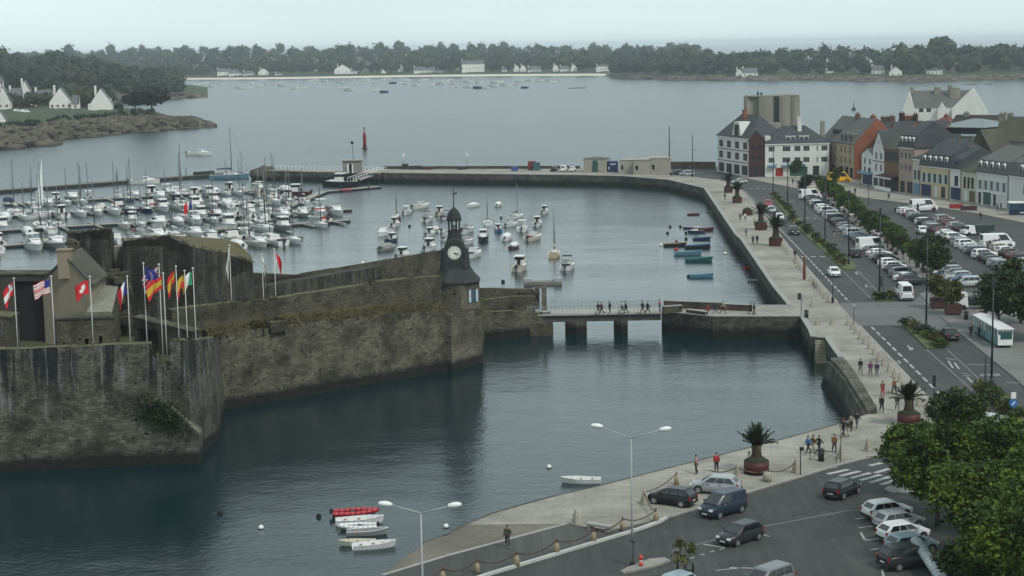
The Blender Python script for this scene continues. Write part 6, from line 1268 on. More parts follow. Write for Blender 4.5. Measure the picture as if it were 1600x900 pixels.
# motorbikes on the tree strip
mb_ = Proto('motorbike'); mb_.part('body', MB().box((0, 0, .72), (.9, .28, .3), top=(.7, .7)).box((.45, 0, .95), (.3, .5, .35), top=(.5, .6)).box((-.45, 0, .85), (.5, .25, .12)).mesh('body', [PAINT]), key='body')
mw = MB().tube((0, -.06, 0), (0, .06, 0), .3, n=12, smooth=False).mesh('wheel', [TYRE])
for x in (-.65, .65): mb_.part('wheel', mw, (x, 0, .3))
mb_.part('handlebar', MB().tube((.45, -.35, 1.1), (.45, .35, 1.1), .025, n=4).tube((.45, 0, 1.1), (.65, 0, .35), .03, n=4).mesh('handlebar', [TRIM]))
for i, (x, y) in enumerate(world_row((1283, 303), (1408, 398), 24)):
    if i % 7 == 5: continue
    c = rd.choice(['white', 'silver', 'white', 'black', 'red', 'grey', 'white', 'blue']); e = mb_.place(G(x+rd.uniform(-3, 3), y, TOP+.055), rd.uniform(.2, .5), {'body': CC[c]}, 1.15)
    tag(e, '%s motorbike, %s from the far end of the bikes under the street trees' % (c, ordn(i+1)), 'motorbike', 'motorbikes parked under the trees')
for i, (x, y) in enumerate(world_row((1444, 418), (1470, 438), 8)):
    c = ('white', 'silver', 'black', 'white', 'grey', 'white', 'blue', 'silver')[i]; e = mb_.place(G(x+rd.uniform(-4, 6), y, TOP+.055), rd.uniform(0, .6), {'body': CC[c]}, 1.15)
    tag(e, '%s motorbike, %s from the left in the cluster behind the bushy tree' % (c, ordn(i+1)), 'motorbike', 'motorbikes parked behind the bushy tree')
# ================================================================ street furniture
BLKM = mat('black_steel', (.018, .02, .022), .5, .1); GRANITE = mat('bollard_granite', (.27, .245, .20), .85, .2, 3)
bo = Proto('stone_bollard').part('shaft', MB().loft([[(x*.24, y*.24, 0) for x, y in ((-1, -1), (1, -1), (1, 1), (-1, 1))], [(x*.21, y*.21, .25) for x, y in ((-1, -1), (1, -1), (1, 1), (-1, 1))], [(x*.08, y*.08, .95) for x, y in ((-1, -1), (1, -1), (1, 1), (-1, 1))], [(x*.02, y*.02, 1.08) for x, y in ((-1, -1), (1, -1), (1, 1), (-1, 1))]]).mesh('shaft', [GRANITE])).part('foot', MB().box((0, 0, .05), (.6, .6, .1)).mesh('foot', [GRANITE]))
lowr = [(450, 390), (473, 412), (495, 438), (518, 466), (543, 494), (570, 522), (597, 553), (624, 585), (652, 616), (681, 650), (711, 680), (742, 706), (848, 838)]
for i, (x, y) in enumerate(lowr):
    tag(bo.place(G(*z3(x, y), .02), .1), 'pyramid stone bollard, %s of the kerb line below the raised crossing' % ordn(i+1), 'bollard', 'pyramid bollards along the kerb')
for i, (x, y) in enumerate([(1268.6, 479), (1277, 507), (1300, 507)]): tag(bo.place(G(x, y, .02), .1), 'pyramid bollard standing at the causeway mouth, %s' % ('north of the traffic light', 'leftmost of the two in the middle', 'right of its twin')[i], 'bollard', 'bollards at the causeway mouth')
for i, (x, y) in enumerate(world_row((1222, 386), (1293, 472), 20)):
    if i in (4, 5, 12): continue
    tag(bo.place(G(x, y, .02), .1), 'pyramid stone bollard, %s of the kerb line beyond the crossing, counted from the palms' % ordn(i+1), 'bollard', 'pyramid bollards along the kerb')
for x, y, l_ in ((1313.5, 716, 'beside the slim post at the zebra crossing'), (1355.8, 704, 'alone on the paving above the zebra crossing'), (1396.8, 693, 'close to the leafy tree by the kerb'), (900, 819, 'standing left of the stone bench'), (1006.7, 787, 'left of the parked black hatchback'), (1243.5, 738, 'right of the big palm planter, holding a chain end'), (1152, 746, 'just left of the big palm planter')):
    tag(bo.place(G(x, y, .01), .7, scale=1.15), 'pyramid stone bollard '+l_, 'bollard', 'bollards on the near promenade')
g_ = G(1198.7, 752, .01); tag(MB().lathe([(.38, 0), (.38, .6), (.25, .78), (.02, .82)], n=10).build('stub_bollard', [GRANITE], None, g_), 'short rounded stone stub in front of the palm planter', 'bollard')
# chain posts and chains
CH = [(640, 925), (692, 909), (745.6, 895.6), (807.4, 884), (869.8, 864), (927.6, 846.5), (973, 829), (1025, 815)]
cp = Proto('chain_post').part('stone', MB().lathe([(.24, 0), (.2, .55), (.12, .75), (.05, .8)], n=8).mesh('stone', [mat('ochre_granite', (.26, .20, .13), .85, .2, 3)])).part('iron_pin', MB().tube((0, 0, .7), (0, 0, 1.15), .05, n=6).mesh('iron_pin', [mat('rusty_iron', (.07, .035, .02), .8, .3, 4)]))
def chain(a, b_, label, sag=.45, zt=.98):
    a, b_ = Vector(a)+Vector((0, 0, zt)), Vector(b_)+Vector((0, 0, zt)); n = 10
    pts = [a.lerp(b_, i/n)-Vector((0, 0, sag*4*(i/n)*(1-i/n))) for i in range(n+1)]; c = pts[0]
    o = MB().path([p-c for p in pts], .045, 5).build('chain', [mat('rusty_iron', None)], None, c); tag(o, label, 'chain', 'rusty chains between the posts')
CG = [G(x, y, -.01) for x, y in CH]
for i, g_ in enumerate(CG): tag(cp.place(g_), 'ochre chain post, %s from the left along the white kerb' % ordn(i+1), 'bollard', 'chain posts along the white kerb')
for i in range(len(CG)-1): chain(CG[i], CG[i+1], 'rusty chain, %s from the left of those sagging above the white kerb' % ordn(i+1))
chain(CG[-1], G(1006.7, 787), 'rusty chain rising from the last chain post to the pyramid bollard'); chain(G(1006.7, 787), G(1057, 757), 'rusty chain behind the parked black hatchback', .3); chain(G(1152, 746), G(1110, 752), 'rusty chain left of the palm planter', .3); chain(G(1152, 746), G(1198.7, 751), 'rusty chain hanging before the palm planter', .4); chain(G(1198.7, 751), G(1243.5, 738), 'rusty chain right of the palm planter', .5)
tag(cp.place(G(1057, 757), 0), 'chain post behind the two parked cars', 'bollard')
a = G(919, 826, .0); b_ = G(954, 830, .0); d = b_-a; e = empty('stone_bench', a, math.atan2(d.y, d.x)-.12); MB().box((1.05, 0, .46), (2.2, .75, .16)).build('seat', [CURB], e)
for x in (.25, 1.85): MB().box((x, .0, .19), (.3, .6, .38)).build('leg', [CURB], e)
tag(e, 'pale stone slab bench beside the near chain posts', 'bench')
# tall black lamp masts
def mast(px, py, top, label, arm=0, r=.13, group='tall black masts', col=None, z=.05):
    g_ = G(px, py, z); h = ZH(Vector((g_.x, g_.y, 0)), top)-z; e = empty('lamp_mast', g_); MB().tube((0, 0, 0), (0, 0, 1.2), r*1.5, r*1.4, 8).tube((0, 0, 1.2), (0, 0, h), r, r*.6, 8).build('pole', [col or BLKM], e)
    if arm: MB().box((.55*arm, 0, h*.62), (1.3, .12, .10)).build('arm', [BLKM], e)
    else: MB().box((0, 0, h-.5), (.36, .36, 1.0), top=(.8, .8)).build('lamp_head', [BLKM], e)
    tag(e, label, 'lamp post', group)
for x, y, t, l_, a in ((1447, 515, 357, 'tall black lamp mast on the raised crossing edge', 0), (1549, 607, 434, 'tall black lamp mast beside the road train', 0), (1374, 467, 325, 'tall black mast at the small median plot before the crossing', 0), (1326, 412, 297, 'tall black mast at the near end of the long planted median', 0), (1289, 378, 275, 'tall black mast rising from the middle of the planted median', 0), (1257.5, 347, 262, 'tall black mast with the round clipped tree behind it', 0),
    (1230.5, 324, 250, 'tall black mast in front of the white apartment house', 0), (1208, 305, 228, 'tall black mast at the far tip of the planted median', 1), (1433.5, 368, 318, 'thin mast between the car park rows', 0), (1357, 320, 262, 'thin mast on the plaza right of the yellow van', 0)):
    mast(x, y, t, l_, a, .13 if t != 318 and t != 262 or x == 1257.5 else .07)
mast(1046, 267, 197, 'very tall mast standing at the end of the harbour huts', 1, .2, z=0.); mast(1082, 276, 210, 'tall mast between the harbour huts and the hotel', 1, .15, z=0.)
# double armed white lamps
WSTEEL = mat('galvanised_steel', (.28, .30, .30), .5, .08)
def dlamp(px, py, jt, h1, h2, Y, label):
    b_ = Vector((P(px, py, Y).x, Y, TOP)); j = P(px, jt, Y); e = empty('street_lamp', b_); h = j.z-TOP
    MB().tube((0, 0, 0), (0, 0, h), .085, .05, 8).build('pole', [WSTEEL], e)
    for (x, y) in (h1, h2):
        q = P(x, y, Y); v = Vector((q.x-b_.x, 0, q.z-TOP)); s_ = 1 if v.x > 0 else -1
        MB().path([(0, 0, h), (v.x*.96, 0, v.z-.02)], [.05, .035], 6).build('arm', [WSTEEL], e)
        MB().lathe([(.04, -.45), (.14, -.35), (.19, -.05), (.18, .2), (.07, .45)], n=10).build('lamp_head', [mat('lamp_head_white', (.62, .63, .62), .4, .05)], e, (v.x+s_*.2, 0, v.z+.03)).rotation_euler = (0, math.radians(90)-s_*.12, 0)
    MB().lathe([(.2, 0), (.2, .25), (.11, .4)], n=8).build('base', [BLKM], e)
    return tag(e, label, 'street lamp', 'double armed white street lamps')
Y1 = G(988, 884, TOP).y; dlamp(988, 884, 685, (937, 666), (1035, 671), Y1, 'double armed white street lamp on the small concrete island')
zl1 = P(988, 685, Y1).z; lo = 100.
Y0 = [y for y in [90+i*.25 for i in range(160)] if P(657.5, 802, y).z <= zl1][0]; dlamp(657.5, 802, 802, (607, 788), (705, 790), Y0, 'nearest double armed white street lamp at the bottom edge, over the moored dinghies')
g_ = G(989, 845, TOP); tag(MB().tube((0, 0, 0), (0, 0, 2.2), .03, n=6).lathe([(.30, -.04), (.30, .04)], (0, 0, 2.0), 14).build('bracket_sign', [BLKM], None, (P(989, 840, Y1-.2).x, Y1-.3, TOP)), 'round dark sign seen from behind on the double armed lamp', 'sign')
g_ = G(1001.5, 884, .05); tag(MB().lathe([(.14, 0), (.14, .3)], n=10).lathe([(.13, .3), (.13, .45)], n=10, mi=1).lathe([(.15, .45), (.15, .7), (.05, .8)], n=10).build('marker_post', [colmat('signal_red', (.5, .05, .03)), FRW], None, g_), 'small red and white marker post on the lamp island', 'marker post')
# palms in planters
FR = leafmat('palm_leaves', (.012, .022, .008), (.04, .055, .015), (.09, .10, .035)); PT = mat('palm_trunk', (.05, .038, .025), .95, .4, 4)
def palm_meshes(seed, h, n=40, fl=2.25):
    rd = random.Random(seed); t = MB().lathe([(.42, 0), (.50, h*.25), (.40, h*.6), (.46, h)], n=10).mesh('trunk', [PT]); mb = MB()
    for i in range(n):
        a = rd.uniform(0, 6.28); el = rd.uniform(.25, 1.4); L_ = fl*rd.uniform(.75, 1.15); dr = rd.uniform(.45, 1.0)*(1.4-el*.6); pts = []
        for k in range(9):
            s_ = k/8; r = L_*s_*math.cos(el)*(1-.1*s_); z = L_*s_*math.sin(el)-dr*.55*s_*s_*L_*.5; pts.append(Vector((r*math.cos(a), r*math.sin(a), z)))
        mb.path(pts, .02, 3); sd_ = Vector((-math.sin(a), math.cos(a), 0))
        for k in range(1, 9):
            for m_ in (0, .33, .66):
                s_ = (k-m_)/8; p = pts[k-1].lerp(pts[k], 1-m_); tg = (pts[k]-pts[k-1]).normalized(); ll = .42*math.sin(math.pi*min(1, s_*.85+.12))
                for q in (-1, 1):
                    tip = p+sd_*q*ll*.75+tg*ll*.55+Vector((0, 0, rd.uniform(-.16, .12))); mb.add([p-tg*.075, p+tg*.075, tip], [(0, 1, 2)])
    return t, mb.mesh('fronds', [FR])
POT = mat('dark_red_planter', (.055, .010, .010), .6, .15, 2)
PM = [palm_meshes(s_, 1.35) for s_ in (1, 2)]
def palm(px, py, r, ph_, sc, label, k, hexa=False, z=.01):
    g_ = G(px, py, z); e = empty('planter', g_); n = 6 if hexa else 20
    MB().lathe([(r*.98, .06), (r, ph_), (r*.93, ph_+.001), (r*.93, ph_-.15)], n=n, smooth=not hexa).build('tub', [POT], e)
    if not hexa: MB().lathe([(r*1.02, .30), (r*1.02, .36)], n=n).build('rope_band', [CURB], e)
    MB().lathe([(r*1.02, 0), (r*1.02, .08)], n=n).build('base', [BLKM], e); MB().blob((0, 0, ph_-.05), (r*.9, r*.9, .5), amp=.1).build('soil_plants', [mat('planter_green', (.02, .03, .012), .9, .3, 3)], e)
    tag(e, label.replace('palm', 'planter holding the palm') if False else 'dark red %s planter %s' % ('faceted' if hexa else 'round', label), 'planter', 'palm planters on the promenade')
    e2 = empty('palm_tree', (g_.x, g_.y, g_.z+ph_)); e2.scale = (sc,)*3; e2.rotation_euler[2] = k*1.7
    t, f = PM[k % 2]; link('trunk', t, e2); link('fronds', f, e2, (0, 0, 1.3)); tag(e2, 'short palm in the planter '+label, 'palm', 'palms on the promenade')
palm(1182, 739, 1.13, 1.15, 1.02, 'on the near promenade beside the chain', 0); palm(1420, 664, 1.15, 1.2, 1.05, 'beside the leafy trees by the near crossing', 1)
palm(1212, 384, 1.3, 1.5, 1.35, 'at the start of the bollard line', 2, True); palm(1189, 359, 1.25, 1.5, 1.3, 'second of the far group from the bollards', 3, True); palm(1151.8, 317, 1.15, 1.4, 1.2, 'third palm from the hotel end, left of the empty tub', 4, True); palm(1138, 301, 1.1, 1.4, 1.2, 'farthest towards the hotel', 5, True)
g_ = G(1168, 336, .01); e = empty('planter', g_); MB().lathe([(1.15, 0), (1.15, 1.1), (1.05, 1.1)], n=6, smooth=False).build('tub', [POT], e); MB().blob((0, 0, 1.2), (.9, .9, .5), amp=.2).build('plants', [mat('planter_green', None)], e); tag(e, 'dark red faceted planter without a palm, only low plants', 'planter')
# red column, signs, bins, traffic lights
g_ = G(1256.7, 437); tag(MB().lathe([(.22, 0), (.24, .3), (.2, 2.4), (.13, 3.6), (.03, 4.2)], n=8).build('red_column', [colmat('column_red', (.11, .018, .014))], None, g_), 'slender dark red column standing by the avenue kerb', 'column')
def post(px, py, top, label, cat, parts, r=.05, z=.01, name='sign_post'):
    g_ = G(px, py, z); h = ZH(Vector((g_.x, g_.y, 0)), top)-z; e = empty(name, g_); MB().tube((0, 0, 0), (0, 0, h), r, n=6).build('pole', [BLKM], e)
    for nm, c, sz, m_ in parts: MB().box((c[0], c[1], c[2]*h), sz).build(nm, [m_], e)
    tag(e, label, cat)
post(1250.6, 742, 699, 'slim black post with a small box on top near the palm chain', 'post', [('box', (.1, 0, .95), (.35, .25, .3), BLKM)]); post(1313.5, 722, 668, 'thin grey post beside the zebra crossing', 'post', [('plate', (0, 0, .95), (.1, .04, .4), WSTEEL)], .035)
post(1252, 491, 459, 'black traffic light at the causeway corner', 'traffic light', [('signal_head', (-.3, 0, .88), (.4, .35, .9), BLKM)], name='traffic_light'); post(1380, 470, 431, 'traffic light at the small median plot', 'traffic light', [('signal_head', (-.35, 0, .78), (.3, .3, 1.5), BLKM)], name='traffic_light')
post(1459, 630, 586, 'traffic light by the kerb beyond the dark tree', 'traffic light', [('signal_head', (0, 0, .8), (.3, .3, 1.2), BLKM)], name='traffic_light'); post(1539, 606, 558, 'pole with crossed sign arms beside the lamp mast', 'sign', [('sign', (.5, 0, .42), (2.2, .06, .22), WSTEEL)], .07)
post(1301, 473, 436, 'short black lamp by the end of the bollard line', 'post', [('base', (0, 0, .1), (.35, .35, .9), BLKM)], .07); post(1334, 508, 476, 'slim black post with a white cap on the crossing edge', 'post', [('cap', (0, 0, .97), (.2, .2, .12), FRW)]); post(1423, 512, 501, 'small sign on a stake at the tip of the second median', 'sign', [('sign', (0, 0, .9), (.45, .05, .35), FRW)], .03)
g_ = G(1583, 652, .05); e = empty('traffic_sign', g_); MB().tube((0, .06, 0), (0, .06, 2.3), .04, n=6).build('pole', [WSTEEL], e); MB().box((0, 0, 2.25), (.5, .05, .65)).build('white_plate', [FRW], e); dsk = MB().tube((0, -.03, 1.45), (0, .03, 1.45), .42, n=20, smooth=False).build('blue_disc', [colmat('sign_blue', (.02, .12, .36))], e); MB().box((0, -.05, 1.45), (.12, .03, .5), tilt=('Y', .7)).build('white_arrow', [FRW], dsk); tag(e, 'blue round arrow sign under a white plate', 'road sign')
for x, y, l_ in ((1283, 720, 'tall black litter bin next to the metal barrier'), (1260, 497, 'black litter bin at the causeway corner'), (1509.5, 499, 'dark litter bin in front of the road train'), (1300.8, 470.5, None)):
    if l_: e = empty('litter_bin', G(x, y, .01)); MB().lathe([(.28, 0), (.30, 1.0)], n=10).build('drum', [BLKM], e); MB().lathe([(.33, 1.0), (.33, 1.1), (.1, 1.18)], n=10).build('lid', [BLKM], e); tag(e, l_, 'bin')
for x, y, l_ in ((1296, 722, 'cross braced metal barrier right of the tall bin'), (1276, 719.5, 'metal barrier left of the tall bin')):
    e = empty('barrier', G(x, y, .01), -.2); MB().path([(-.6, 0, 0), (-.6, 0, 1), (.6, 0, 1), (.6, 0, 0)], .035, 5).path([(-.6, 0, .15), (.6, 0, .95)], .02, 4).path([(.6, 0, .15), (-.6, 0, .95)], .02, 4).build('frame', [BLKM], e); tag(e, l_, 'barrier')
# ribbed shelter roof at the bottom right
sa, sb = P(1431, 844, 124), P(1478, 915, 114); d = sb-sa; L_ = d.length; e = empty('shelter', (sa.x, sa.y, 0), math.atan2(d.y, d.x)); hs = sa.z
mb = MB(); n = 15
for i in range(n):
    x = d.xy.length*(i+.5)/n; z = sa.z+(sb.z-sa.z)*(i+.5)/n; w_ = d.xy.length/n*.93; mb.loft([[(x-w_/2, .45*math.cos(t), z+.3*math.sin(t)) for t in (0, .6, 1.2, 1.57, 1.95, 2.55, 3.14)], [(x+w_/2, .45*math.cos(t), z+.3*math.sin(t)) for t in (0, .6, 1.2, 1.57, 1.95, 2.55, 3.14)]])
mb.build('ribbed_roof', [mat('pale_metal_roof', (.24, .27, .28), .5, .15)], e); mb = MB()
for i in range(14): mb.box((d.xy.length*i/13, .5, hs*.42), (.05, .05, hs*.85))
mb.box((d.xy.length/2, .5, .2), (d.xy.length, .05, .06)).build('railing', [BLKM], e)
for i in (0, .5, 1): MB().box((d.xy.length*i, 0, hs*.45), (.12, .12, hs*.9)).build('post', [BLKM], e)
tag(e, 'shelter with a pale ribbed curved roof beside the parked charcoal SUV', 'shelter')
# bicycles and cafe things
def ring(mb, c, r, th, n=18): 
    pts = [(c[0]+r*math.cos(6.2832*i/n), c[1], c[2]+r*math.sin(6.2832*i/n)) for i in range(n+1)]; return mb.path(pts, th, 4)
for x, y, a, l_ in ((1243, 412, 1.2, 'bicycle leaning by the bollards left of the red column'), (1274, 452, 1.0, 'bicycle parked among the bollards right of the red column'), (1271, 447, 1.3, 'second bicycle beside the red column, behind the other one')):
    e = empty('bicycle', G(x, y, .01), a)
    for q in (-.52, .52): ring(MB(), (q, 0, .34), .33, .02).build('wheel', [TYRE], e)
    MB().path([(-.52, 0, .34), (-.1, 0, .3), (.35, 0, .8), (-.2, 0, .8), (-.1, 0, .3)], .02, 4).path([(.52, 0, .34), (.38, 0, .95)], .02, 4).path([(.38, -.25, .98), (.38, .25, .98)], .018, 4).build('frame', [BLKM], e); MB().box((-.22, 0, .88), (.25, .12, .06)).build('saddle', [BLKM], e); tag(e, l_, 'bicycle', 'bicycles near the red column')
# harbour clutter on the mole
for x, y, sz, m_, l_ in ((831, 265.5, (2.6, 2.4, 2.6), colmat('crate_red', (.14, .022, .025)), 'red storage box on the mole'), (838.5, 266, (2.4, 2.2, 2.3), colmat('crate_teal', (.03, .08, .10)), 'dark teal storage box right of the red one'), (804, 267, (2.2, 1.6, 1.2), colmat('tarp_blue', (.03, .06, .20)), 'bright blue tarpaulin heap on the mole'), (633, 264.5, (2.2, 1.2, 1.6), BLKM, 'dark stack of fishing gear on the mole, leftmost'), (650, 264.8, (4.2, 1.2, 1.1), BLKM, 'long dark stack of lobster pots on the mole'), (668, 265, (3.2, 1.2, .9), DRED, 'dark red pile of nets at the end of the pots'), (722, 265, (3, 1, .8), BLKM, 'low dark pile of gear in the middle of the mole')):
    g_ = G(x, y, .01); e = empty('storage_stack', g_); MB().box((0, 0, sz[2]/2), sz, top=(.93, .93)).build('body', [m_], e); MB().box((0, 0, sz[2]+.05), (sz[0]*.96, sz[1]*.96, .1)).build('lid', [m_], e); tag(e, l_, 'gear')
# ================================================================ people
PPL = [(935, 489.5, 'walk', 'black', 'dark', 180, 'dark clothed walker leading on the footbridge, farthest left'), (940, 490.5, 'stride', 'purple', 'black', 190, 'walker in a purple jacket just behind the leftmost one on the bridge'), (953, 489, 'stand', 'dark', 'black', 200, 'person standing alone on the bridge between two groups'), (972, 489, 'stride', 'white', 'grey', 0, 'person in a white top striding on the bridge'), (978, 490, 'walk', 'black', 'black', 170, 'person in black beside the white shirted one on the bridge'), (1004, 489, 'walk', 'navy', 'dark', 180, 'walker in navy on the right half of the bridge'), (1012, 490.5, 'stride', 'black', 'black', 10, 'person in black with legs apart near the bridge end'), (1031, 487, 'talk', 'red', 'dark', 180, 'person in a red jacket at the bridge end'),
    (1118, 490, 'walk', 'dark', 'denim', 180, 'person in dark clothes strolling on the causeway'), (1129.5, 490, 'stride', 'beige', 'dark', 0, 'person in a beige top striding on the causeway'), (1173, 491, 'walk', 'black', 'black', 0, 'left of the pair near the brown parapet end'), (1178.5, 491.5, 'stand', 'navy', 'dark', 180, 'right of the pair near the brown parapet end'),
    (1344.4, 584, 'walk', 'black', 'grey', 270, 'walker in black, left of the three above the battered wall'), (1360, 588, 'walk', 'purple', 'grey', 270, 'walker in purple in the middle of the three'), (1370, 588, 'stand', 'navy', 'grey', 90, 'walker in navy, right of the three'), (1379, 619, 'walk', 'brown', 'red', 270, 'person in brown with red trousers before the palm'), (1377.5, 644, 'walk', 'black', 'black', 270, 'person all in black walking below the palm, left one'), (1402, 641.5, 'walk', 'dark', 'grey', 270, 'person in dark jacket and grey trousers just left of the near palm'), (1397, 616, 'stride', 'brown', 'dark', 100, 'person in brown passing behind the palm fronds'),
    (1088, 740, 'stand', 'pink', 'black', 180, 'person in a pale pink shirt looking at the water'), (1119.5, 737.5, 'stand', 'red', 'black', 90, 'person in a red jacket at the promenade edge'), (1171, 735, 'stand', 'white', 'beige', 200, 'person in white half hidden by the big palm'), (1263, 708.6, 'walk', 'blue', 'black', 200, 'person in a bright blue jacket by the water edge'), (1270, 707.4, 'walk', 'brown', 'beige', 30, 'person in brown close to the bright blue jacket'), (1279.5, 708, 'stride', 'black', 'dark', 30, 'person in black right beside the tall bin'), (1303.5, 707, 'walk', 'brown', 'dark', 270, 'person in a rust coloured coat near the barrier'),
    (1317.5, 682, 'walk', 'black', 'black', 45, 'person in black leading the small group near the wall end'), (1324, 682.5, 'walk', 'dark', 'beige', 45, 'person in dark jacket and beige trousers in the small group'), (1330, 673, 'stand', 'beige', 'dark', 225, 'person in beige in the middle of the small group'), (1338.6, 670, 'stride', 'black', 'grey', 60, 'rearmost person of the small group near the wall end'), (793, 855, 'walk', 'olive', 'dark', 270, 'lone walker in a dark olive coat on the near footpath'),
    (1132.7, 312, 'walk', 'dark', 'dark', 270, 'distant walker beside the first palms'), (1156.7, 344.5, 'walk', 'grey', 'dark', 270, 'distant walker in grey left of the empty planter'), (1164.4, 344.5, 'walk', 'white', 'denim', 270, 'distant walker in white right of the one in grey'), (1179, 353, 'stand', 'beige', 'dark', 180, 'distant person behind the second palm planter'), (1183, 381, 'walk', 'black', 'black', 270, 'tall figure in black left of the nearest far palm'), (1176.5, 382, 'walk', 'olive', 'dark', 270, 'small figure beside the tall one in black'), (1166, 370, 'stand', 'grey', 'grey', 200, 'person leaning near the bend of the quay'), (1242, 404, 'walk', 'navy', 'dark', 270, 'person pushing along by the bicycle near the kerb'),
    (1303, 371, 'walk', 'dark', 'beige', 270, 'person crossing the avenue near the parked row'), (1297, 354, 'stand', 'black', 'black', 0, 'person standing behind the parked cars near the mast'), (1517, 527, 'stand', 'black', 'dark', 90, 'person in black before the road train, left one'), (1529.5, 528, 'stand', 'black', 'black', 0, 'person in black before the road train, right one'), (1459, 469, 'stand', 'black', 'white', 180, 'person near the brown planter with shrubs'), (1388.6, 312, 'walk', 'black', 'dark', 180, 'person in black on the pavement before the restaurant'), (1336, 304, 'stand', 'black', 'black', 90, 'person standing on the plaza right of the yellow van'), (1239, 288, 'stand', 'dark', 'dark', 90, 'person on the pavement before the apartment house'), (1532, 344, 'walk', 'black', 'dark', 200, 'person crossing between the rear row and the pavement'), (1460, 334, 'walk', 'black', 'dark', 200, 'person beside the far delivery van'), (1487, 321, 'stand', 'white', 'beige', 180, 'person in white before the navy shop'), (1386, 381, 'stand', 'black', 'black', 0, 'person in black among the motorbikes'), (1564, 328, 'talk', 'black', 'black', 180, 'dark figure standing outside the white house'), (1558, 329, 'stand', 'black', 'dark', 0, 'left figure of the pair outside the white house')]
for x, y, po, t_, l_, h_, lb in PPL: put_person(x, y, po, t_, l_, h_, lb, z=.02 if not 1290 < x < 1310 or y > 400 else TOP, h=rd.uniform(.96, 1.05))
put_person(1106.5, 489.8, 'sit', 'red', 'black', 200, 'person in dark red sitting on the slanting low parapet')
put_person(562, 299, 'stand', 'dark', 'dark', 180, 'person standing on the marina gangway', z=ZW+.6) if False else None
# ================================================================ VEGETATION near by
TP = {'row1': tree_proto('street_tree', LV1, 2.0, 2.3, 3.8, 4200, .155, 1, .09), 'row2': tree_proto('street_tree', LV2, 2.0, 2.1, 3.6, 4200, .155, 2, .09), 'big1': tree_proto('leafy_tree', LV2, 3.4, 4.6, 6.4, 24000, .18, 3, .22, 26), 'big2': tree_proto('leafy_tree', LV2, 3.2, 4.4, 6.0, 24000, .18, 4, .22, 28), 'dark': tree_proto('dark_tree', LV1, 1.6, 3.3, 4.0, 12000, .19, 5, .16, 16), 'small': tree_proto('small_tree', LV2, 1.9, 1.7, 3.4, 3200, .17, 6, .1), 'yg': tree_proto('shrub_tree', LV3, .6, 1.5, 2.9, 2800, .16, 7, .08), 'sapling': tree_proto('young_tree', LV3, 1.5, .8, 1.7, 380, .12, 11, .05, 5), 'park': tree_proto('park_tree', LV1, 2.4, 3.1, 5.2, 7000, .24, 8, .16, 14)}
def put_tree(px, py, k, label, sc=1., z=0., group=None, rz=0.):
    e = TP[k].place(G(px, py, z), rz, None, sc); tag(e, label, 'tree', group); return e
for i, (x, y) in enumerate(world_row((1284, 306), (1440, 427), 25)):
    put_tree(x+rd.uniform(-2, 2), y, 'row2' if i % 3 else 'row1', 'street tree in the avenue strip, %s from the plaza end' % ordn(i+1), rd.uniform(.72, .98), TOP, 'street trees in the strip beside the avenue', rd.uniform(0, 6))
put_tree(1452, 436, 'row1', 'bushy tree just left of the lamp mast at the end of the strip', 1.25, TOP); put_tree(1468, 441, 'row1', 'second bushy tree at the end of the strip, behind the motorbikes', 1.1, TOP, None, 2)
put_tree(1464, 822, 'big2', 'large leafy tree overhanging the marked bays, leftmost of the big ones', .82, TOP, 'large leafy trees in the lower right corner', 1); put_tree(1508, 822, 'big1', 'large leafy tree directly right of the leftmost big one', .86, TOP, 'large leafy trees in the lower right corner', 1.4)
for x, y, k, s_, r_, l_ in ((1556, 828, 'big1', .9, 2, 'large leafy tree below the waiting white car'), (1614, 838, 'big2', .94, 3, 'large leafy tree at the right edge below the road sign'), (1543, 893, 'big1', .85, 4, 'large leafy tree behind the ribbed shelter roof'), (1622, 895, 'big2', 1.0, 5, 'large leafy tree at the right edge, above the corner one'), (1582, 985, 'big2', .92, 2.2, 'lowest leafy tree, cut by the bottom edge'), (1660, 945, 'big1', 1.0, 6, 'large leafy tree filling the bottom right corner'), (1556, 965, 'dark', 1.0, 1, 'dark low tree between the shelter and the corner trees')): put_tree(x, y, k, l_, s_, TOP, 'large leafy trees in the lower right corner', r_)
put_tree(1492, 700, 'dark', 'dark rounded tree beyond the big leafy ones, beside the avenue', .95, TOP); put_tree(1396, 759, 'small', 'small tree on the traffic island at the end of the zebra stripes', 1.0, 0.); put_tree(1430, 775, 'small', 'small leafy tree between the zebra crossing and the big trees', 1.25, 0., None, 2)
put_tree(1560, 515, 'park', 'park tree behind the road train at the right', 1.05, 0.); put_tree(1595, 505, 'park', 'darker park tree at the right edge behind the road train', 1.15, 0., None, 2); put_tree(1620, 530, 'park', 'park tree cut by the right edge', 1.1, 0., None, 3)
e = TP['sapling'].place(G(1071, 912, TOP), 0); tag(e, 'thin young tree with yellow green leaves in a wooden guard at the bottom', 'tree')
g_ = G(1071, 910, TOP); gd = empty('tree_guard', g_)
for x in (-.55, .55):
    for y in (-.3, .3): MB().box((x, y, .7), (.1, .1, 1.4)).build('stake', [BLKM], gd)
MB().box((0, -.3, .8), (1.1, .08, .1)).box((0, .3, .8), (1.1, .08, .1)).build('rail', [BLKM], gd); tag(gd, 'dark timber tree guard around the young yellow tree', 'tree guard')
BOXM = mat('brown_planter', (.06, .025, .022), .8, .2, 2)
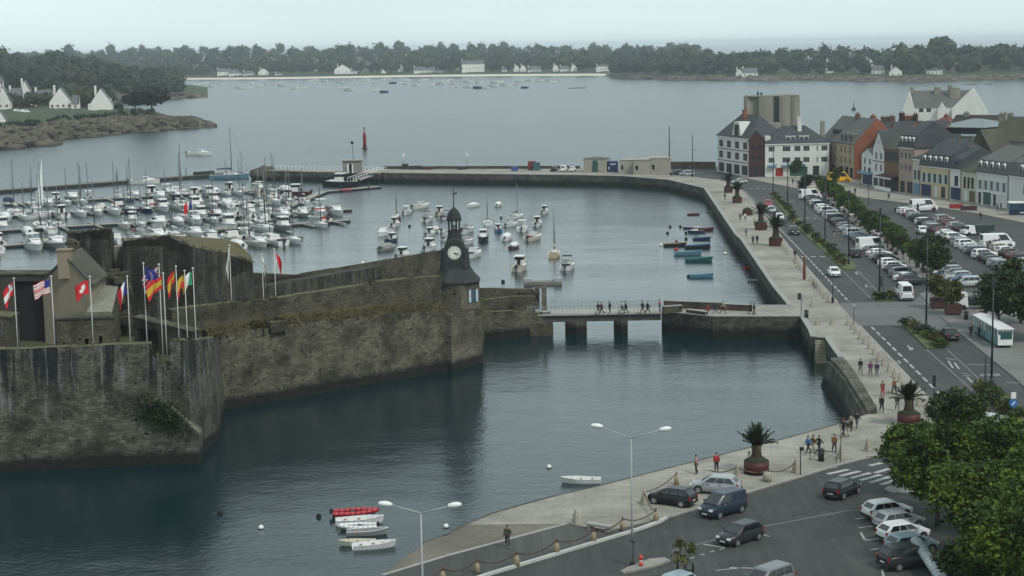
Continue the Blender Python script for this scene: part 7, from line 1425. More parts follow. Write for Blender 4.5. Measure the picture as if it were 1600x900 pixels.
for x, y, s_, l_ in ((1466, 481, 1.0, 'left'), (1489, 491, 1.0, 'right')):
    g_ = G(x, y, .01); e = empty('box_planter', g_); MB().box((0, 0, .8), (2.0, 1.6, 1.3), top=(1.04, 1.04)).build('box', [BOXM], e); MB().box((-.8, 0, .08), (.15, 1.2, .16)).box((.8, 0, .08), (.15, 1.2, .16)).build('feet', [BLKM], e); tag(e, 'big brown box planter, %s one of the pair near the truck' % l_, 'planter')
    e = TP['yg'].place((g_.x, g_.y, 1.3), x, None, 1.05); tag(e, 'yellow green shrub tree in the %s brown box planter' % l_, 'tree')
g_ = G(1259, 306, TOP); e = empty('clipped_tree', g_); MB().tube((0, 0, 0), (0, 0, 2.4), .12, .1).build('trunk', [BARK], e); link('crown', crown_mesh('crown', leafmat('clipped_leaves', (.008, .018, .008), (.015, .03, .012), (.03, .045, .02)), 2.1, 3.4, 3500, .2, 9, 10), e, (0, 0, 3.6)); tag(e, 'dark round clipped tree at the head of the parked row', 'tree')
for i, (x, y) in enumerate(((1243, 279), (1306, 292))): put_tree(x, y, 'row1', ('street tree before the shops of the apartment house', 'street tree left of the yellow van')[i], .9, .02)
# shrubs of the medians
sh = [crown_mesh('foliage', m_, 1.0, 1.5, 420, .13, 20+i, 5) for i, m_ in enumerate((LV1, LV3, leafmat('grey_shrub', (.03, .04, .025), (.06, .075, .045), (.12, .13, .09)), LV2))]
def shrub(p, label, s_, k, group):
    e = empty('shrub', p); e.scale = (s_, s_, s_*.8); e.rotation_euler[2] = k; link('foliage', sh[k % 4], e, (0, 0, .45)); link('stem', MB_STEM, e); tag(e, label, 'shrub', group)
MB_STEM = MB().path([(0, 0, -.1), (.03, 0, .5)], .03, 4).mesh('stem', [BARK])
cl = [(1209, 305), (1248, 350), (1290, 386), (1327, 418)]; gp = [G(*p, .06) for p in cl]; k = 0
for i in range(3):
    n = (13, 11, 11)[i]
    for j in range(n):
        p = gp[i].lerp(gp[i+1], j/n)+Vector((rd.uniform(-.7, .7), 0, 0)); k += 1; shrub(p, 'low shrub, %s from the far tip of the long planted median' % ordn(k), rd.uniform(.75, 1.15), rd.randrange(4), 'shrubs of the long median')
for n_, pts in (('second', [(1418, 510), (1428, 514), (1437, 521), (1449, 527), (1456, 530), (1463, 538), (1447, 521), (1470, 541)]), ('near', [(1532, 612), (1545, 612), (1552, 618), (1536, 622), (1560, 628), (1572, 640), (1590, 650), (1548, 632), (1565, 645)]), ('small', [(1373, 467), (1380, 466), (1389, 468)])):
    for i, q in enumerate(pts): shrub(G(*q, .06), 'shrub in the %s planted median plot, %s from its far end' % (n_, ordn(i+1)), 1.15, i+len(pts), 'shrubs of the %s median' % n_)
# ================================================================ BOATS
def blabel(kind, hull): return hull+' '+{'sail': 'sailing yacht', 'sail_small': 'small sailing boat', 'cruiser': 'cabin motor boat', 'cruiser2': 'motor boat with canopy', 'fisher': 'wheelhouse fishing boat', 'covered': 'boat under a cover', 'dinghy': 'rowing boat', 'rib': 'inflatable boat'}[kind]
# moored in the basin
MB_ = 'boats moored in the middle basin'
BAS = [(601, 367, 'cruiser', 'white', 'white', 200, 1.2), (605, 390, 'covered', 'grey', 'grey', 10, 1.2), (613, 377, 'fisher', 'navy', 'red', 20, 1.0), (629, 403, 'fisher', 'white', 'navy', 70, 1.15), (617, 353, 'fisher', 'white', 'navy', 80, 1.1), (620, 342, 'sail_small', 'maroon', 'red', 150, 1.0), (636, 334, 'cruiser2', 'white', 'white', 75, 1.1), (657, 325, 'cruiser', 'white', 'white', 5, 1.3), (668, 345, 'cruiser2', 'white', 'maroon', 30, 1.25), (687, 335, 'fisher', 'cream', 'red', 80, 1.1), (671, 390, 'fisher', 'white', 'maroon', 75, 1.25), (672, 368, 'fisher', 'white', 'red', 70, .95), (681, 362, 'cruiser', 'white', 'navy', 120, .95), (698, 374, 'covered', 'white', 'grey', 75, 1.1), (700, 342, 'cruiser2', 'white', 'navy', 60, 1.1),
    (730, 362, 'cruiser2', 'white', 'grey', 20, 1.35), (739, 323, 'covered', 'white', 'white', 180, .95), (779, 322, 'covered', 'cream', 'white', 80, 1.0), (727, 381, 'cruiser2', 'white', 'grey', 60, 1.2), (740, 400, 'cruiser', 'white', 'navy', 75, 1.25), (762, 351, 'sail_small', 'white', 'grey', 95, .95), (778, 361, 'fisher', 'blue', 'blue', 100, .85), (755, 375, 'fisher', 'black', 'navy', -40, 1.2), (792, 374, 'covered', 'white', 'white', 80, 1.2), (804, 387, 'covered', 'maroon', 'white', 20, 1.0), (807, 341, 'sail', 'white', 'maroon', 60, .8), (799, 353, 'cruiser', 'white', 'white', 60, .95), (816, 360, 'cruiser2', 'white', 'white', 35, 1.3), (834, 374, 'cruiser', 'cream', 'red', 15, 1.2), (840, 352, 'fisher', 'white', 'cream', 80, 1.1), (851, 333, 'fisher', 'white', 'navy', 75, 1.0), (866, 400, 'sail_small', 'tan', 'tan', 85, 1.1), (812, 421, 'fisher', 'cream', 'maroon', 80, 1.35), (887, 419, 'cruiser2', 'white', 'black', 80, 1.3), (599, 393, None, 0, 0, 0, 0)]
WB = ('leftmost low in the moored group', 'lone cover shape at its left side', 'below the cruiser on the left', 'lowest one on the left side', 'just above the navy hulled one', 'top of the left cluster', 'upper middle left, next to the long cruiser', 'long one at the top of the group', 'left of the tower dome', 'above the tower, upper one', 'large one left of the tower roof', 'small one above the large maroon canopy', 'small one left of the dome', 'half hidden left of the dome', 'directly left of the belfry', 'directly right of the belfry', 'alone at the top right of the spire', 'round one alone at the top', 'tucked right of the belfry', 'touching the clock roof on its right', 'above the dark work boat', 'bright one above the paler cover', 'dark work boat in the middle', 'centre of the right cluster', 'lowest of the right cluster', 'with a tall mast in the right cluster', 'left fringe of the right cluster', 'middle of the right cluster', 'right fringe of the right cluster', 'upper right of the cluster', 'farthest right at the top', 'with a mast near the right side', 'large one above the floating platform', 'large one at the right end')
for (x, y, k, hc, cc, hd_, sc), w_ in zip(BAS, WB):
    hd_ = hd_ if 40 < hd_ % 180 < 140 else hd_+(52 if hd_ % 180 < 90 else -52)
    if k: put_boat(x, y, k, hc, cc, hd_, '%s, %s' % (blabel(k, hc), w_), MB_, sc*.84)
g_ = W(848, 444); e = empty('floating_platform', g_, 0.03); MB().box((0, 0, .25), (6.6, 2.2, .5)).build('deck', [mat('wet_timber', (.14, .135, .12), .9, .3, 2)], e)
for x in (-2.6, 2.6): MB().box((x, 0, .75), (1.3, 1.9, .6)).box((x, -.9, 1.1), (1.3, .06, .06)).build('crate', [WSTEEL], e)
tag(e, 'low floating platform with crates at both ends in the basin', 'pontoon')
RB = 'small boats by the quay wall'
for x, y, k, hc, rc, hd_, sc, lb in ((1083, 336, 'dinghy', 'maroon', 'maroon', 5, .8, 'tiny maroon boat, topmost of those by the quay wall'), (1078, 357, 'dinghy', 'navy', 'white', 175, .8, 'small navy boat left of the long red one'), (1098, 360, 'dinghy', 'maroon', 'grey', 5, 1.25, 'long maroon boat in the second line'), (1088, 363.5, 'fisher', 'navy', 'navy', 175, .65, 'little navy boat below the long maroon one'), (1096, 374.5, 'dinghy', 'navy', 'blue', 5, 1.0, 'navy boat with blue rim, fourth line'), (1054, 384, 'dinghy', 'black', 'tan', 5, 1.25, 'dark boat with tan rim, farthest left'), (1089, 387.5, 'dinghy', 'black', 'blue', 5, 1.35, 'black boat with blue rim'), (1074, 398, 'dinghy', 'sky blue', 'sky blue', 5, 1.45, 'sky blue boat with a red bundle'), (1091, 408, 'dinghy', 'teal', 'green', 5, 1.4, 'teal boat nearest the middle of the wall'), (1095, 433, 'dinghy', 'sky blue', 'sky blue', 5, 1.15, 'pale blue boat, lowest of the group'), (1174, 419, 'dinghy', 'red', 'red', 30, .9, 'red boat tied to the quay wall'), (1171, 413, 'dinghy', 'blue', 'blue', 20, .7, 'small blue boat beside the red one at the wall'), (1180, 440, 'dinghy', 'grey', 'white', 0, .75, 'grey dinghy tied at the foot of the wall'), (1113, 332.5, 'dinghy', 'grey', 'grey', 0, .8, 'faint grey boat near the far end of the wall')):
    put_boat(x, y, k, hc, 'grey', hd_, lb, RB, sc*.86, rc)
g_ = W(1057, 396); tag(MB().blob((0, 0, .6), (.45, .4, .6), amp=.3).build('red_bundle', [PR], None, g_), 'red bundle at the bow of the sky blue boat', 'bundle')
BUOY = [(1047, 355, 'dark'), (1063, 355, 'dark'), (1043, 365, 'dark'), (1072, 365, 'dark'), (1072, 374, 'dark'), (1057, 378, 'red'), (1076, 433, 'dark'), (1033, 384, 'pale'), (1133, 397, 'pale'), (783, 341, 'dark'), (640, 354, 'dark'), (786, 441, 'dark'), (601, 413, 'white'), (567, 412, 'white'), (665, 401, 'white'), (858, 731, 'white'), (697, 824, 'white'), (408, 826, 'white'), (344, 803, 'dark'), (498, 808, 'dark'), (1108, 386, 'red')]
BC = {'dark': DARK, 'red': PR, 'pale': FRW, 'white': FRW}; srt = sorted(range(len(BUOY)), key=lambda i: BUOY[i][0])
for q, i in enumerate(srt):
    x, y, c = BUOY[i]; g_ = W(x, y); r = .34 if y < 700 else .24; e = empty('mooring_buoy', g_); MB().blob((0, 0, r*.4), r, n=10, amp=0).build('float', [BC[c]], e); MB().lathe([(r*.98, -.1), (r*1.0, .05)], n=10).build('waterline_band', [DARK], e)
    tag(e, '%s mooring buoy afloat, %s from the left of all buoys' % (c, ordn(q+1)), 'buoy', 'mooring buoys')
# near boats
NB = 'small boats in the near basin'
put_boat(909, 754, 'dinghy', 'white', 'white', 176, 'white open boat moored off the near promenade', NB, .86)
put_boat(553, 806, 'rib', 'red', 'white', 4, 'red inflatable boat, farthest of the rafted dinghies', NB, .95); put_boat(560, 818, 'dinghy', 'white', 'white', 6, 'white dinghy just below the red inflatable', NB, .95); put_boat(561, 827, 'rib', 'white', 'grey', 184, 'white inflatable dinghy, third of the rafted boats', NB, .78); put_boat(572, 835, 'dinghy', 'grey', 'white', 4, 'pale grey dinghy, fourth of the rafted boats', NB, .8, 'white'); put_boat(560, 851, 'dinghy', 'cream', 'white', 185, 'cream dinghy half hidden behind the nearest one', NB, .7); put_boat(583, 856, 'dinghy', 'white', 'white', 12, 'white dinghy nearest the slipway', NB, .82)
# ---- marina: floating pontoons, fingers and boats
PONT = mat('pontoon_deck', (.24, .23, .21), .9, .2, 1.5); PSIDE = mat('pontoon_side', (.02, .022, .024), .9, .1)
def pontoon(p, q, w_, label, fin=0, side=1, group='marina pontoons'):
    a, b_ = W(*p), W(*q); d = b_-a; L_ = d.length; e = empty('pontoon', a, math.atan2(d.y, d.x)); MB().box((L_/2, 0, .28), (L_, w_, .45)).build('floats', [PSIDE], e); MB().box((L_/2, 0, .55), (L_+.1, w_+.1, .1)).build('deck', [PONT], e)
    n = max(2, int(L_/24)); mb = MB()
    for i in range(n): MB().tube((L_*(i+.5)/n, w_*.62, -2), (L_*(i+.5)/n, w_*.62, 2.4), .16, n=6).build('pile', [PSIDE], e)
    if fin:
        for i in range(int(L_/8)):
            for s_ in (-1, 1): MB().box((4+i*8, s_*(w_/2+3), .42), (.7, 6, .3)).build('finger', [PONT], e)
    tag(e, label, 'pontoon', group); return a, b_
MG = 'boats berthed in the marina'
PT_ = [((8, 322), (470, 296.5), 'top pontoon under the breakwater', 'topmost pontoon'), ((-40, 344), (480, 312), 'second pontoon from the sea', 'second pontoon'), ((-40, 366), (548, 330), 'third pontoon from the sea', 'middle pontoon'), ((-40, 391), (545, 347), 'fourth pontoon from the sea', 'fourth pontoon'), ((150, 401), (470, 373), 'pontoon nearest the ruined tower', 'lowest pontoon')]
seen = 0
for ri, (p, q, nm, sn) in enumerate(PT_):
    a, b_ = pontoon(p, q, 2.0, 'long grey %s' % nm, 1); d = (b_-a); L_ = d.length; ux = d.normalized(); nn = Vector((-ux.y, ux.x, 0)); t = 2.0; cnt = {1: 0, -1: 0}
    while t < L_-2:
        for s_ in (1, -1):
            pos = a+ux*(t+rd.uniform(-.4, .4))+nn*s_*5.6; x, y = PX(pos)
            if x < -25 or x > 560: continue
            if 95 < x < 395 and y > 388 : continue
            if 95 < x < 190 and 348 < y < 362: continue
            if rd.random() < (.22 if s_ == 1 else .13): continue
            if x < 120 and ri < 4 and rd.random() < .25: continue
            k = rd.choice(['cruiser', 'cruiser', 'cruiser2', 'fisher', 'sail_small', 'sail', 'sail_small', 'sail', 'covered']); hc = rd.choice(['white']*12+['cream', 'navy', 'grey']); cc = rd.choice(['navy', 'white', 'white', 'grey', 'white', 'cream', 'white', 'red' if rd.random() < .2 else 'white'])
            sc = {'sail': rd.uniform(.8, 1.2), 'sail_small': rd.uniform(.95, 1.15)}.get(k, rd.uniform(1.15, 1.5)); cnt[s_] += 1
            hd_ = math.degrees(math.atan2(nn.y*s_, nn.x*s_))+(180 if rd.random() < .35 else 0)+rd.uniform(-4, 4)
            e = BO[k].place(pos, math.radians(hd_), {'hull': HC[hc], 'can': HC[cc], 'rail': HC[hc]}, sc)
            tag(e, '%s, %s from left, %s side of %s' % (blabel(k, hc), ordn(cnt[s_]), 'sea' if s_ == 1 else 'fort', sn), 'boat', MG); seen += 1
        t += rd.uniform(4.1, 4.9)
print('MARINA BOATS', seen)
# main walkway, gangway, breakwater
pontoon((592, 294), (505, 302), 2.6, 'wide pontoon at the foot of the gangway'); pontoon((505, 302), (440, 330), 2.6, 'pontoon walkway running down from the gangway'); pontoon((440, 330), (340, 362), 2.6, 'lower pontoon walkway reaching towards the fort')
a, b_ = W(-80, 308), W(376, 273); d = b_-a; e = empty('breakwater', a, math.atan2(d.y, d.x)); L_ = d.length; MB().box((L_/2, 0, .35), (L_, 3.4, 1.1)).build('floats', [PSIDE], e); mb = MB()
for i in range(int(L_/6)): mb.box((3+i*6, 0, .95), (5.7, 3.4, .16))
mb.build('deck', [mat('breakwater_deck', (.12, .12, .11), .9, .2, 1)], e); MB().box((L_*.86, 0, 1.5), (7, 2, 1)).build('shed', [PSIDE], e)
for x in (.55, .8): MB().tube((L_*x, 1, 0), (L_*x, 1, 3.6), .12, n=5).build('light_pole', [BLKM], e)
tag(e, 'long dark floating breakwater along the outside of the marina', 'breakwater')
a, b_ = G(598, 268, 0), G(548, 284, ZW+1); d = b_-a; e = empty('gangway', (a.x, a.y, -.1), math.atan2(d.y, d.x)); LL = d.xy.length; dzz = ZW+.8
mb = MB().add([(0, -1.2, 0), (LL, -1.2, dzz), (LL, 1.2, dzz), (0, 1.2, 0), (0, -1.2, .2), (LL, -1.2, dzz+.2), (LL, 1.2, dzz+.2), (0, 1.2, .2)], [(3, 2, 1, 0), (4, 5, 6, 7), (0, 1, 5, 4), (1, 2, 6, 5), (2, 3, 7, 6), (3, 0, 4, 7)]); mb.build('ramp', [PONT], e)
for s_ in (-1.2, 1.2):
    mb = MB()
    for i in range(13): mb.tube((LL*i/12, s_, dzz*i/12), (LL*i/12, s_, dzz*i/12+1.5), .07, n=4)
    mb.tube((0, s_, 1.5), (LL, s_, dzz+1.5), .08, n=4).build('handrail', [FRW], e)
tag(e, 'sloping gangway with white handrails from the mole down to the pontoons', 'gangway')
put_boat(532, 290.5, 'fisher', 'black', 'white', 175, 'long dark work boat lying at the foot of the gangway', MG, 1.7); put_boat(536, 299.5, 'rib', 'red', 'red', 5, 'pinkish red inflatable at the wide pontoon', MG, 1.2); put_boat(462, 305, 'fisher', 'maroon', 'navy', 170, 'dark fishing boat with maroon side near the walkway', MG, 1.4)
put_boat(358, 279, 'sail', 'sky blue', 'navy', 4, 'light blue sailing boat with navy sail cover beyond the breakwater', MG, 1.35); put_boat(311, 242.5, 'cruiser', 'white', 'white', 0, 'white motor boat heading out with people aboard', None, 1.45)
put_boat(225, 287, 'cruiser', 'white', 'white', 10, 'white boat moored outside the breakwater', MG, 1.4); put_boat(62, 340, 'sail', 'white', 'white', 60, 'white yacht with its tall white sail hoisted', MG, 1.1)
sv = W(62, 338); z0_ = P(62, 322, sv.y).z; a_, b2, c_ = P(54, 322, sv.y), P(68, 321, sv.y), P(65, 249, sv.y); o = sv
mb = MB(); n = 8; rows = []
for i in range(n+1):
    t = i/n; l_ = a_.lerp(c_, t); r_ = b2.lerp(c_, t); rows.append([l_-o+Vector((0, -.0, 0)), l_.lerp(r_, .5)-o+Vector((0, -.45*(1-t), 0)), r_-o, r_-o+Vector((0, .03, 0)), l_.lerp(r_, .5)-o+Vector((0, -.45*(1-t)+.03, 0)), l_-o+Vector((0, .03, 0))])
mb.loft(rows, 0, True); tag(mb.build('hoisted_sail', [mat('sailcloth', (.62, .64, .64), .8, .04)], None, o), 'tall narrow white sail hoisted above the marina boats', 'sail')
# red channel beacon and sea marks
g_ = W(570, 233); e = empty('channel_beacon', g_); MB().lathe([(1.1, -.5), (1.1, .6)], n=12).build('base', [DRED], e); MB().lathe([(.75, .6), (.65, 3.5), (.85, 5.2), (.5, 6.6), (.1, 7.4)], n=12).build('tower', [mat('beacon_red', (.20, .012, .03), .6, .15)], e); MB().tube((0, 0, 7.3), (0, 0, 9), .12, n=5).box((0, 0, 8.6), (.6, .6, .8)).build('topmark', [DARK], e); tag(e, 'dark red channel beacon standing in the open water', 'beacon')
for x, y, t, l_ in ((631, 252, 240, 'slim white sea mark left of the other one beyond the mole'), (730, 249, 240, 'small white sea mark in the bay behind the mole')):
    g_ = W(x, y); MBx = MB().tube((0, 0, -.5), (0, 0, ZH(g_, t)-ZW), .16, .1, 6).box((0, 0, (ZH(g_, t)-ZW)*.8), (.7, .7, 1.2)).build('sea_mark', [FRW], None, g_); tag(MBx, l_, 'sea mark')
g_ = W(1334, 172); tag(MB().lathe([(1.6, -.5), (1.2, .8), (.3, 2), (.12, 5)], n=8).build('sea_mark', [BLKM], None, g_), 'dark buoy far out in the bay above the brick gable', 'buoy')
# ================================================================ FAR SHORES
from mathutils import noise as mnoise
ROCK = mat('shore_rock', (.022, .024, .016), .9, .4, .4, col2=(.12, .10, .07), world=True, bump=1.0, stretch=(1, 1, 2.5)); SAND = mat('beach_sand', (.50, .46, .38), .95, .08, .05, world=True); FIELD = mat('coast_grass', (.016, .028, .010), .95, .35, .12, col2=(.045, .058, .022), world=True)
def interp(tab, x):
    if x <= tab[0][0]: return tab[0][1]
    for (a, va), (b_, vb) in zip(tab, tab[1:]):
        if x <= b_: return va+(vb-va)*(x-a)/(b_-a)
    return tab[-1][1]
def terrain(name, x0, x1, step, shore, rows, mats, mfun, rough=0., seed=0, crag=None):
    """rows: list of (distance behind the waterline, height function of the column)"""
    mb = MB(); nC = 0; vs = []; xs = []
    x = x0
    while x <= x1+.01: xs.append(x); x += step
    for x in xs:
        p = W(x, interp(shore, x)); dr = Vector((p.x, p.y, 0)).normalized()
        for j, (dd, zf) in enumerate(rows):
            D = dd(x) if callable(dd) else dd; z = zf(x) if callable(zf) else zf; v = p+dr*D; v.z = z
            if rough and 0 < j: nz = mnoise.noise(Vector((v.x*.09, v.y*.05, seed)))+.6*mnoise.noise(Vector((v.x*.25, v.y*.12, seed))); v.z += rough*nz*(1 if j < 5 else .25)
            vs.append(v)
    n = len(rows); mb.v = [tuple(v) for v in vs]; NV = len(vs)
    for i in range(len(xs)-1):
        for j in range(n-1): mb.f.append((i*n+j, (i+1)*n+j, (i+1)*n+j+1, i*n+j+1)); mb.m.append(mfun(j, xs[i])); mb.sm.append(True)
    if crag:
        rr = random.Random(4)
        for _ in range(crag[0]):
            i = rr.randrange(len(xs)-1); j = rr.randrange(0, crag[1]); v = Vector(vs[i*n+j]).lerp(Vector(vs[i*n+j+1]), rr.random()); s_ = rr.uniform(*crag[2]); mb.blob(v-Vector((0, 0, s_*.15)), (s_*1.3, s_, s_*.62), 0, rr.randrange(9999), n=7, k=5, amp=.28)
            for k_ in range(35): mb.sm[-1-k_] = False
    return struct(mb.build(name, mats))
shA = [(-300, 127), (290, 124.5), (400, 124), (520, 122.3), (640, 120.2), (800, 118.8), (960, 118.2), (1100, 118)]
gA = [(-300, 30), (300, 25), (600, 22), (800, 17), (950, 13), (1100, 11)]
terrain('far_coast', -300, 1120, 10, shA, [(0, ZW-1), (3, ZW+.1), (45, ZW+2.0), (60, 2), (250, lambda x: interp(gA, x)*.25), (700, lambda x: interp(gA, x)*.75), (1200, lambda x: interp(gA, x)), (1900, lambda x: interp(gA, x)*.95), (2600, -5)], [SAND, FIELD], lambda j, x: 0 if j < 2 else 1)
shB = [(948, 119.5), (960, 121.5), (1000, 123.5), (1100, 125.5), (1180, 127), (1260, 126), (1350, 127.3), (1440, 128.2), (1500, 126.5), (1600, 124.5), (1900, 122)]
gB = [(948, 1), (965, 5), (1050, 10), (1150, 12), (1300, 11), (1470, 12), (1600, 13), (1900, 13)]
terrain('right_coast', 948, 1900, 8, shB, [(0, ZW-1), (4, ZW+.6), (14, ZW+2), (30, 1.5), (110, lambda x: interp(gB, x)*.45), (260, lambda x: interp(gB, x)), (420, lambda x: interp(gB, x)*.9), (700, -5)], [ROCK, FIELD], lambda j, x: 0 if j < 3 else 1, rough=1.0, seed=3, crag=(300, 3, (1.5, 4.5)))
shC = [(-300, 170), (0, 165), (200, 160), (262, 155), (300, 153.5), (327, 152.4)]
gC = [(-300, 22), (0, 20), (100, 17), (180, 12), (240, 6), (275, 2.2), (300, 1.2), (327, -2.2)]
terrain('wooded_point', -300, 327, 5, shC, [(0, ZW-1), (3, ZW+.8), (8, lambda x: min(1.5, interp(gC, x)*.7)), (20, lambda x: interp(gC, x)*.5), (60, lambda x: interp(gC, x)*.8), (160, lambda x: interp(gC, x)), (420, lambda x: interp(gC, x)), (600, -5)], [ROCK, FIELD], lambda j, x: 0 if j < 3 else 1, rough=1.2, seed=5, crag=(160, 3, (1.5, 4)))
shD = [(-160, 250), (0, 233.5), (40, 229.5), (84, 222.5), (92, 217.5), (130, 214), (160, 211), (200, 207.5), (230, 205), (255, 203.3), (290, 201), (332, 199.2)]
gD = [(-160, 6), (90, 5.8), (160, 5.6), (220, 5.2), (246, 4.2), (262, 3.4), (300, 1.6), (332, -2.3)]
bD = [(-160, 430), (130, 400), (160, 250), (190, 120), (246, 70), (262, 26), (332, 10)]
terrain('near_peninsula', -160, 332, 1.0, shD, [(0, ZW-1), (1.5, ZW+.7), (5, lambda x: min(1.2, interp(gD, x)*.5)), (10, lambda x: interp(gD, x)*.5), (17, lambda x: interp(gD, x)*.72), (26, lambda x: interp(gD, x)*.86), (lambda x: interp(bD, x)*.3+18, lambda x: interp(gD, x)), (lambda x: interp(bD, x)*.6+18, lambda x: interp(gD, x)), (lambda x: interp(bD, x)+18, lambda x: interp(gD, x)), (lambda x: interp(bD, x)+30, -5)], [ROCK, FIELD], lambda j, x: 0 if (j < 5 or x > 250) else 1, rough=2.6, seed=9, crag=(420, 5, (1.0, 3.6)))
# loose rocks at the foot of the peninsula
for i, (x, y, s_) in enumerate(((68, 228.5, 6), (86, 226, 3.5), (20, 233, 5), (140, 215, 3), (180, 211, 3), (240, 206, 2.6), (268, 203, 2.6), (292, 201.5, 2.4), (318, 200, 2))):
    tag(MB().blob((0, 0, 0), (s_, s_*.7, s_*.38), 0, i, n=9, k=6, amp=.22).build('shore_rock', [ROCK], None, W(x, y)+Vector((0, 2, .2))), 'weathered shore rock at the waterline, %s from the left of the peninsula' % ordn(sorted((68, 86, 20, 140, 180, 240, 268, 292, 318)).index(x)+1), 'rock', 'rocks along the peninsula')
def tz(px, shore, rows_, D):
    p = W(px, interp(shore, px)); dr = Vector((p.x, p.y, 0)).normalized(); v = p+dr*D; z = None
    rr = [((d_(px) if callable(d_) else d_), (z_(px) if callable(z_) else z_)) for d_, z_ in rows_]; v.z = interp(rr, D); return v
RA = [(60, 2), (250, lambda x: interp(gA, x)*.25), (700, lambda x: interp(gA, x)*.75), (1200, lambda x: interp(gA, x)), (1900, lambda x: interp(gA, x)*.95)]
RB_ = [(30, 1.5), (110, lambda x: interp(gB, x)*.45), (260, lambda x: interp(gB, x)), (420, lambda x: interp(gB, x)*.9)]
RC = [(8, 1), (20, lambda x: interp(gC, x)*.5), (60, lambda x: interp(gC, x)*.8), (160, lambda x: interp(gC, x)), (420, lambda x: interp(gC, x))]
def crown(mb, c, r, h, n, size, rr, mi=0):
    mb.blob((c.x, c.y, c.z), (r*.78, r*.78, h*.40), mi, rr.randrange(9999), n=7, k=5, amp=.12)
    for _ in range(n):
        v = Vector((rr.gauss(0, 1), rr.gauss(0, 1), rr.gauss(0, 1)+.35)).normalized()*rr.uniform(.8, 1.08); p = c+Vector((v.x*r, v.y*r, v.z*h*.5))
        s_ = size*rr.uniform(.6, 1.3); a = Vector((rr.gauss(0, 1), rr.gauss(0, 1), rr.gauss(0, .5))).normalized(); b_ = a.cross(v).normalized()
        mb.add([p-a*s_, p-b_*s_*.7, p+a*s_, p+b_*s_*.7], [(0, 1, 2, 3)], mi)
FW = [leafmat('wood_dark', (.006, .020, .012), (.014, .038, .020), (.030, .062, .028)), leafmat('wood_green', (.016, .038, .012), (.035, .070, .018), (.065, .11, .030)), leafmat('wood_olive', (.025, .035, .014), (.05, .062, .024), (.085, .10, .04))]
def wood(name, n, sampler, r, size, q, seed, density=None):
    rr = random.Random(seed); mb = MB()
    for _ in range(n):
        v, ok = sampler(rr)
        if not ok: continue
        f_ = mnoise.noise(Vector((v.x*.012, v.y*.006, seed))); k = rr.uniform(*r)*(1+.5*f_); h = k*rr.uniform(1.1, 2.2)*(1+.3*f_)
        if rr.random() < .12: k *= .5; h = k*rr.uniform(3, 4.2)
        g_ = mnoise.noise(Vector((v.x*.02, v.y*.008, seed+5)))+rr.uniform(-.35, .35); crown(mb, v+Vector((0, 0, h*.45+k*.3)), k, h, q, size, rr, 0 if g_ < 0 else (1 if g_ < .28 else 2))
    return stuff(mb.build(name, FW))
def sA(rr): x = rr.uniform(-120, 1090); D = 75+1500*rr.random()**1.7; return tz(x, shA, RA, D), not (D < 130 and (rr.random() < .35))
wood('far_wood', 1250, sA, (4.5, 12.5), 3.0, 34, 11)
def sB(rr):
    x = rr.uniform(955, 1760); D = 26+380*rr.random()**1.1 if x < 1150 else 60+340*rr.random(); return tz(x, shB, RB_, D), not (1190 < x < 1230 and D < 60)
wood('right_wood', 620, sB, (3.5, 9.5), 2.2, 55, 12)
def sC(rr):
    x = rr.uniform(-140, 283); D = 14+400*rr.random()**1.2; return tz(x, shC, RC, D), True
wood('point_wood', 520, sC, (3.5, 9.5), 1.9, 80, 13)
def sD(rr):
    x = rr.uniform(-140, 175); p = W(x, interp(shD, x)); dr = Vector((p.x, p.y, 0)).normalized(); D = rr.uniform(285, 430) if x < 130 else rr.uniform(180, 235); v = p+dr*D; v.z = 5; return v, True
wood('peninsula_wood', 150, sD, (4, 6.5), 1.2, 90, 14)
# hedges and bushes of the peninsula gardens
def sE(rr):
    x = rr.uniform(-20, 240); p = W(x, interp(shD, x)); dr = Vector((p.x, p.y, 0)).normalized(); D = rr.uniform(24, 60); v = p+dr*D; v.z = 4.2; return v, x < 190 or rr.random() < .5
wood('hedges', 90, sE, (.8, 1.8), .6, 40, 15)
# single trees one can tell apart
FT = {k: Proto(n_).part('trunk', trunk_mesh(5, .35, 4, 3)).part('crown', (lambda mb: (crown(mb, Vector((0, 0, 0)), r_, h_, q_, s_, random.Random(sd)), [crown(mb, Vector((math.cos(a)*r_*.55, math.sin(a)*r_*.55, random.Random(sd+a).uniform(-.2, .25)*h_)), r_*.55, h_*.5, q_//3, s_, random.Random(int(sd+a*7))) for a in (0, 1.3, 2.5, 3.9, 5.1)]) and mb)(MB()).mesh('crown', [m_]), (0, 0, 4+h_*.4)) for k, n_, r_, h_, q_, s_, sd, m_ in (('round', 'shore_tree', 7.5, 12, 320, 1.5, 1, FW[1]), ('dark', 'shore_tree', 7, 11, 320, 1.5, 2, FW[0]), ('pine', 'pine_tree', 6.2, 6.5, 420, .9, 3, LVP))}
def ft(v, k, sc, label, grp='single trees along the far shores', z=1.): e = FT[k].place(v, random.Random(int(v.x)).uniform(0, 6), None, (sc, sc, sc*z)); tag(e, label, 'tree', grp)
tA = sorted([(285, 60), (318, 70), (345, 90), (385, 80), (430, 75), (455, 75), (480, 70), (505, 75), (590, 75), (612, 70), (693, 70), (706, 80), (775, 80), (788, 75), (850, 90), (915, 70), (925, 90), (828, 200), (862, 220), (905, 210)])
for i, (x, D) in enumerate(tA): ft(tz(x, shA, RA, D), 'round' if i % 2 else 'dark', 1.25, 'rounded tree behind the far beach, %s from the left' % ordn(i+1))
tB = [(962, 24), (975, 30), (995, 40), (1015, 50), (1040, 45), (1068, 60), (1092, 70), (1118, 60), (1140, 80), (1205, 90), (1232, 100), (1275, 100), (1302, 110), (1330, 120), (1395, 110), (1425, 90), (1500, 110), (1540, 130), (1562, 120), (1585, 130)]
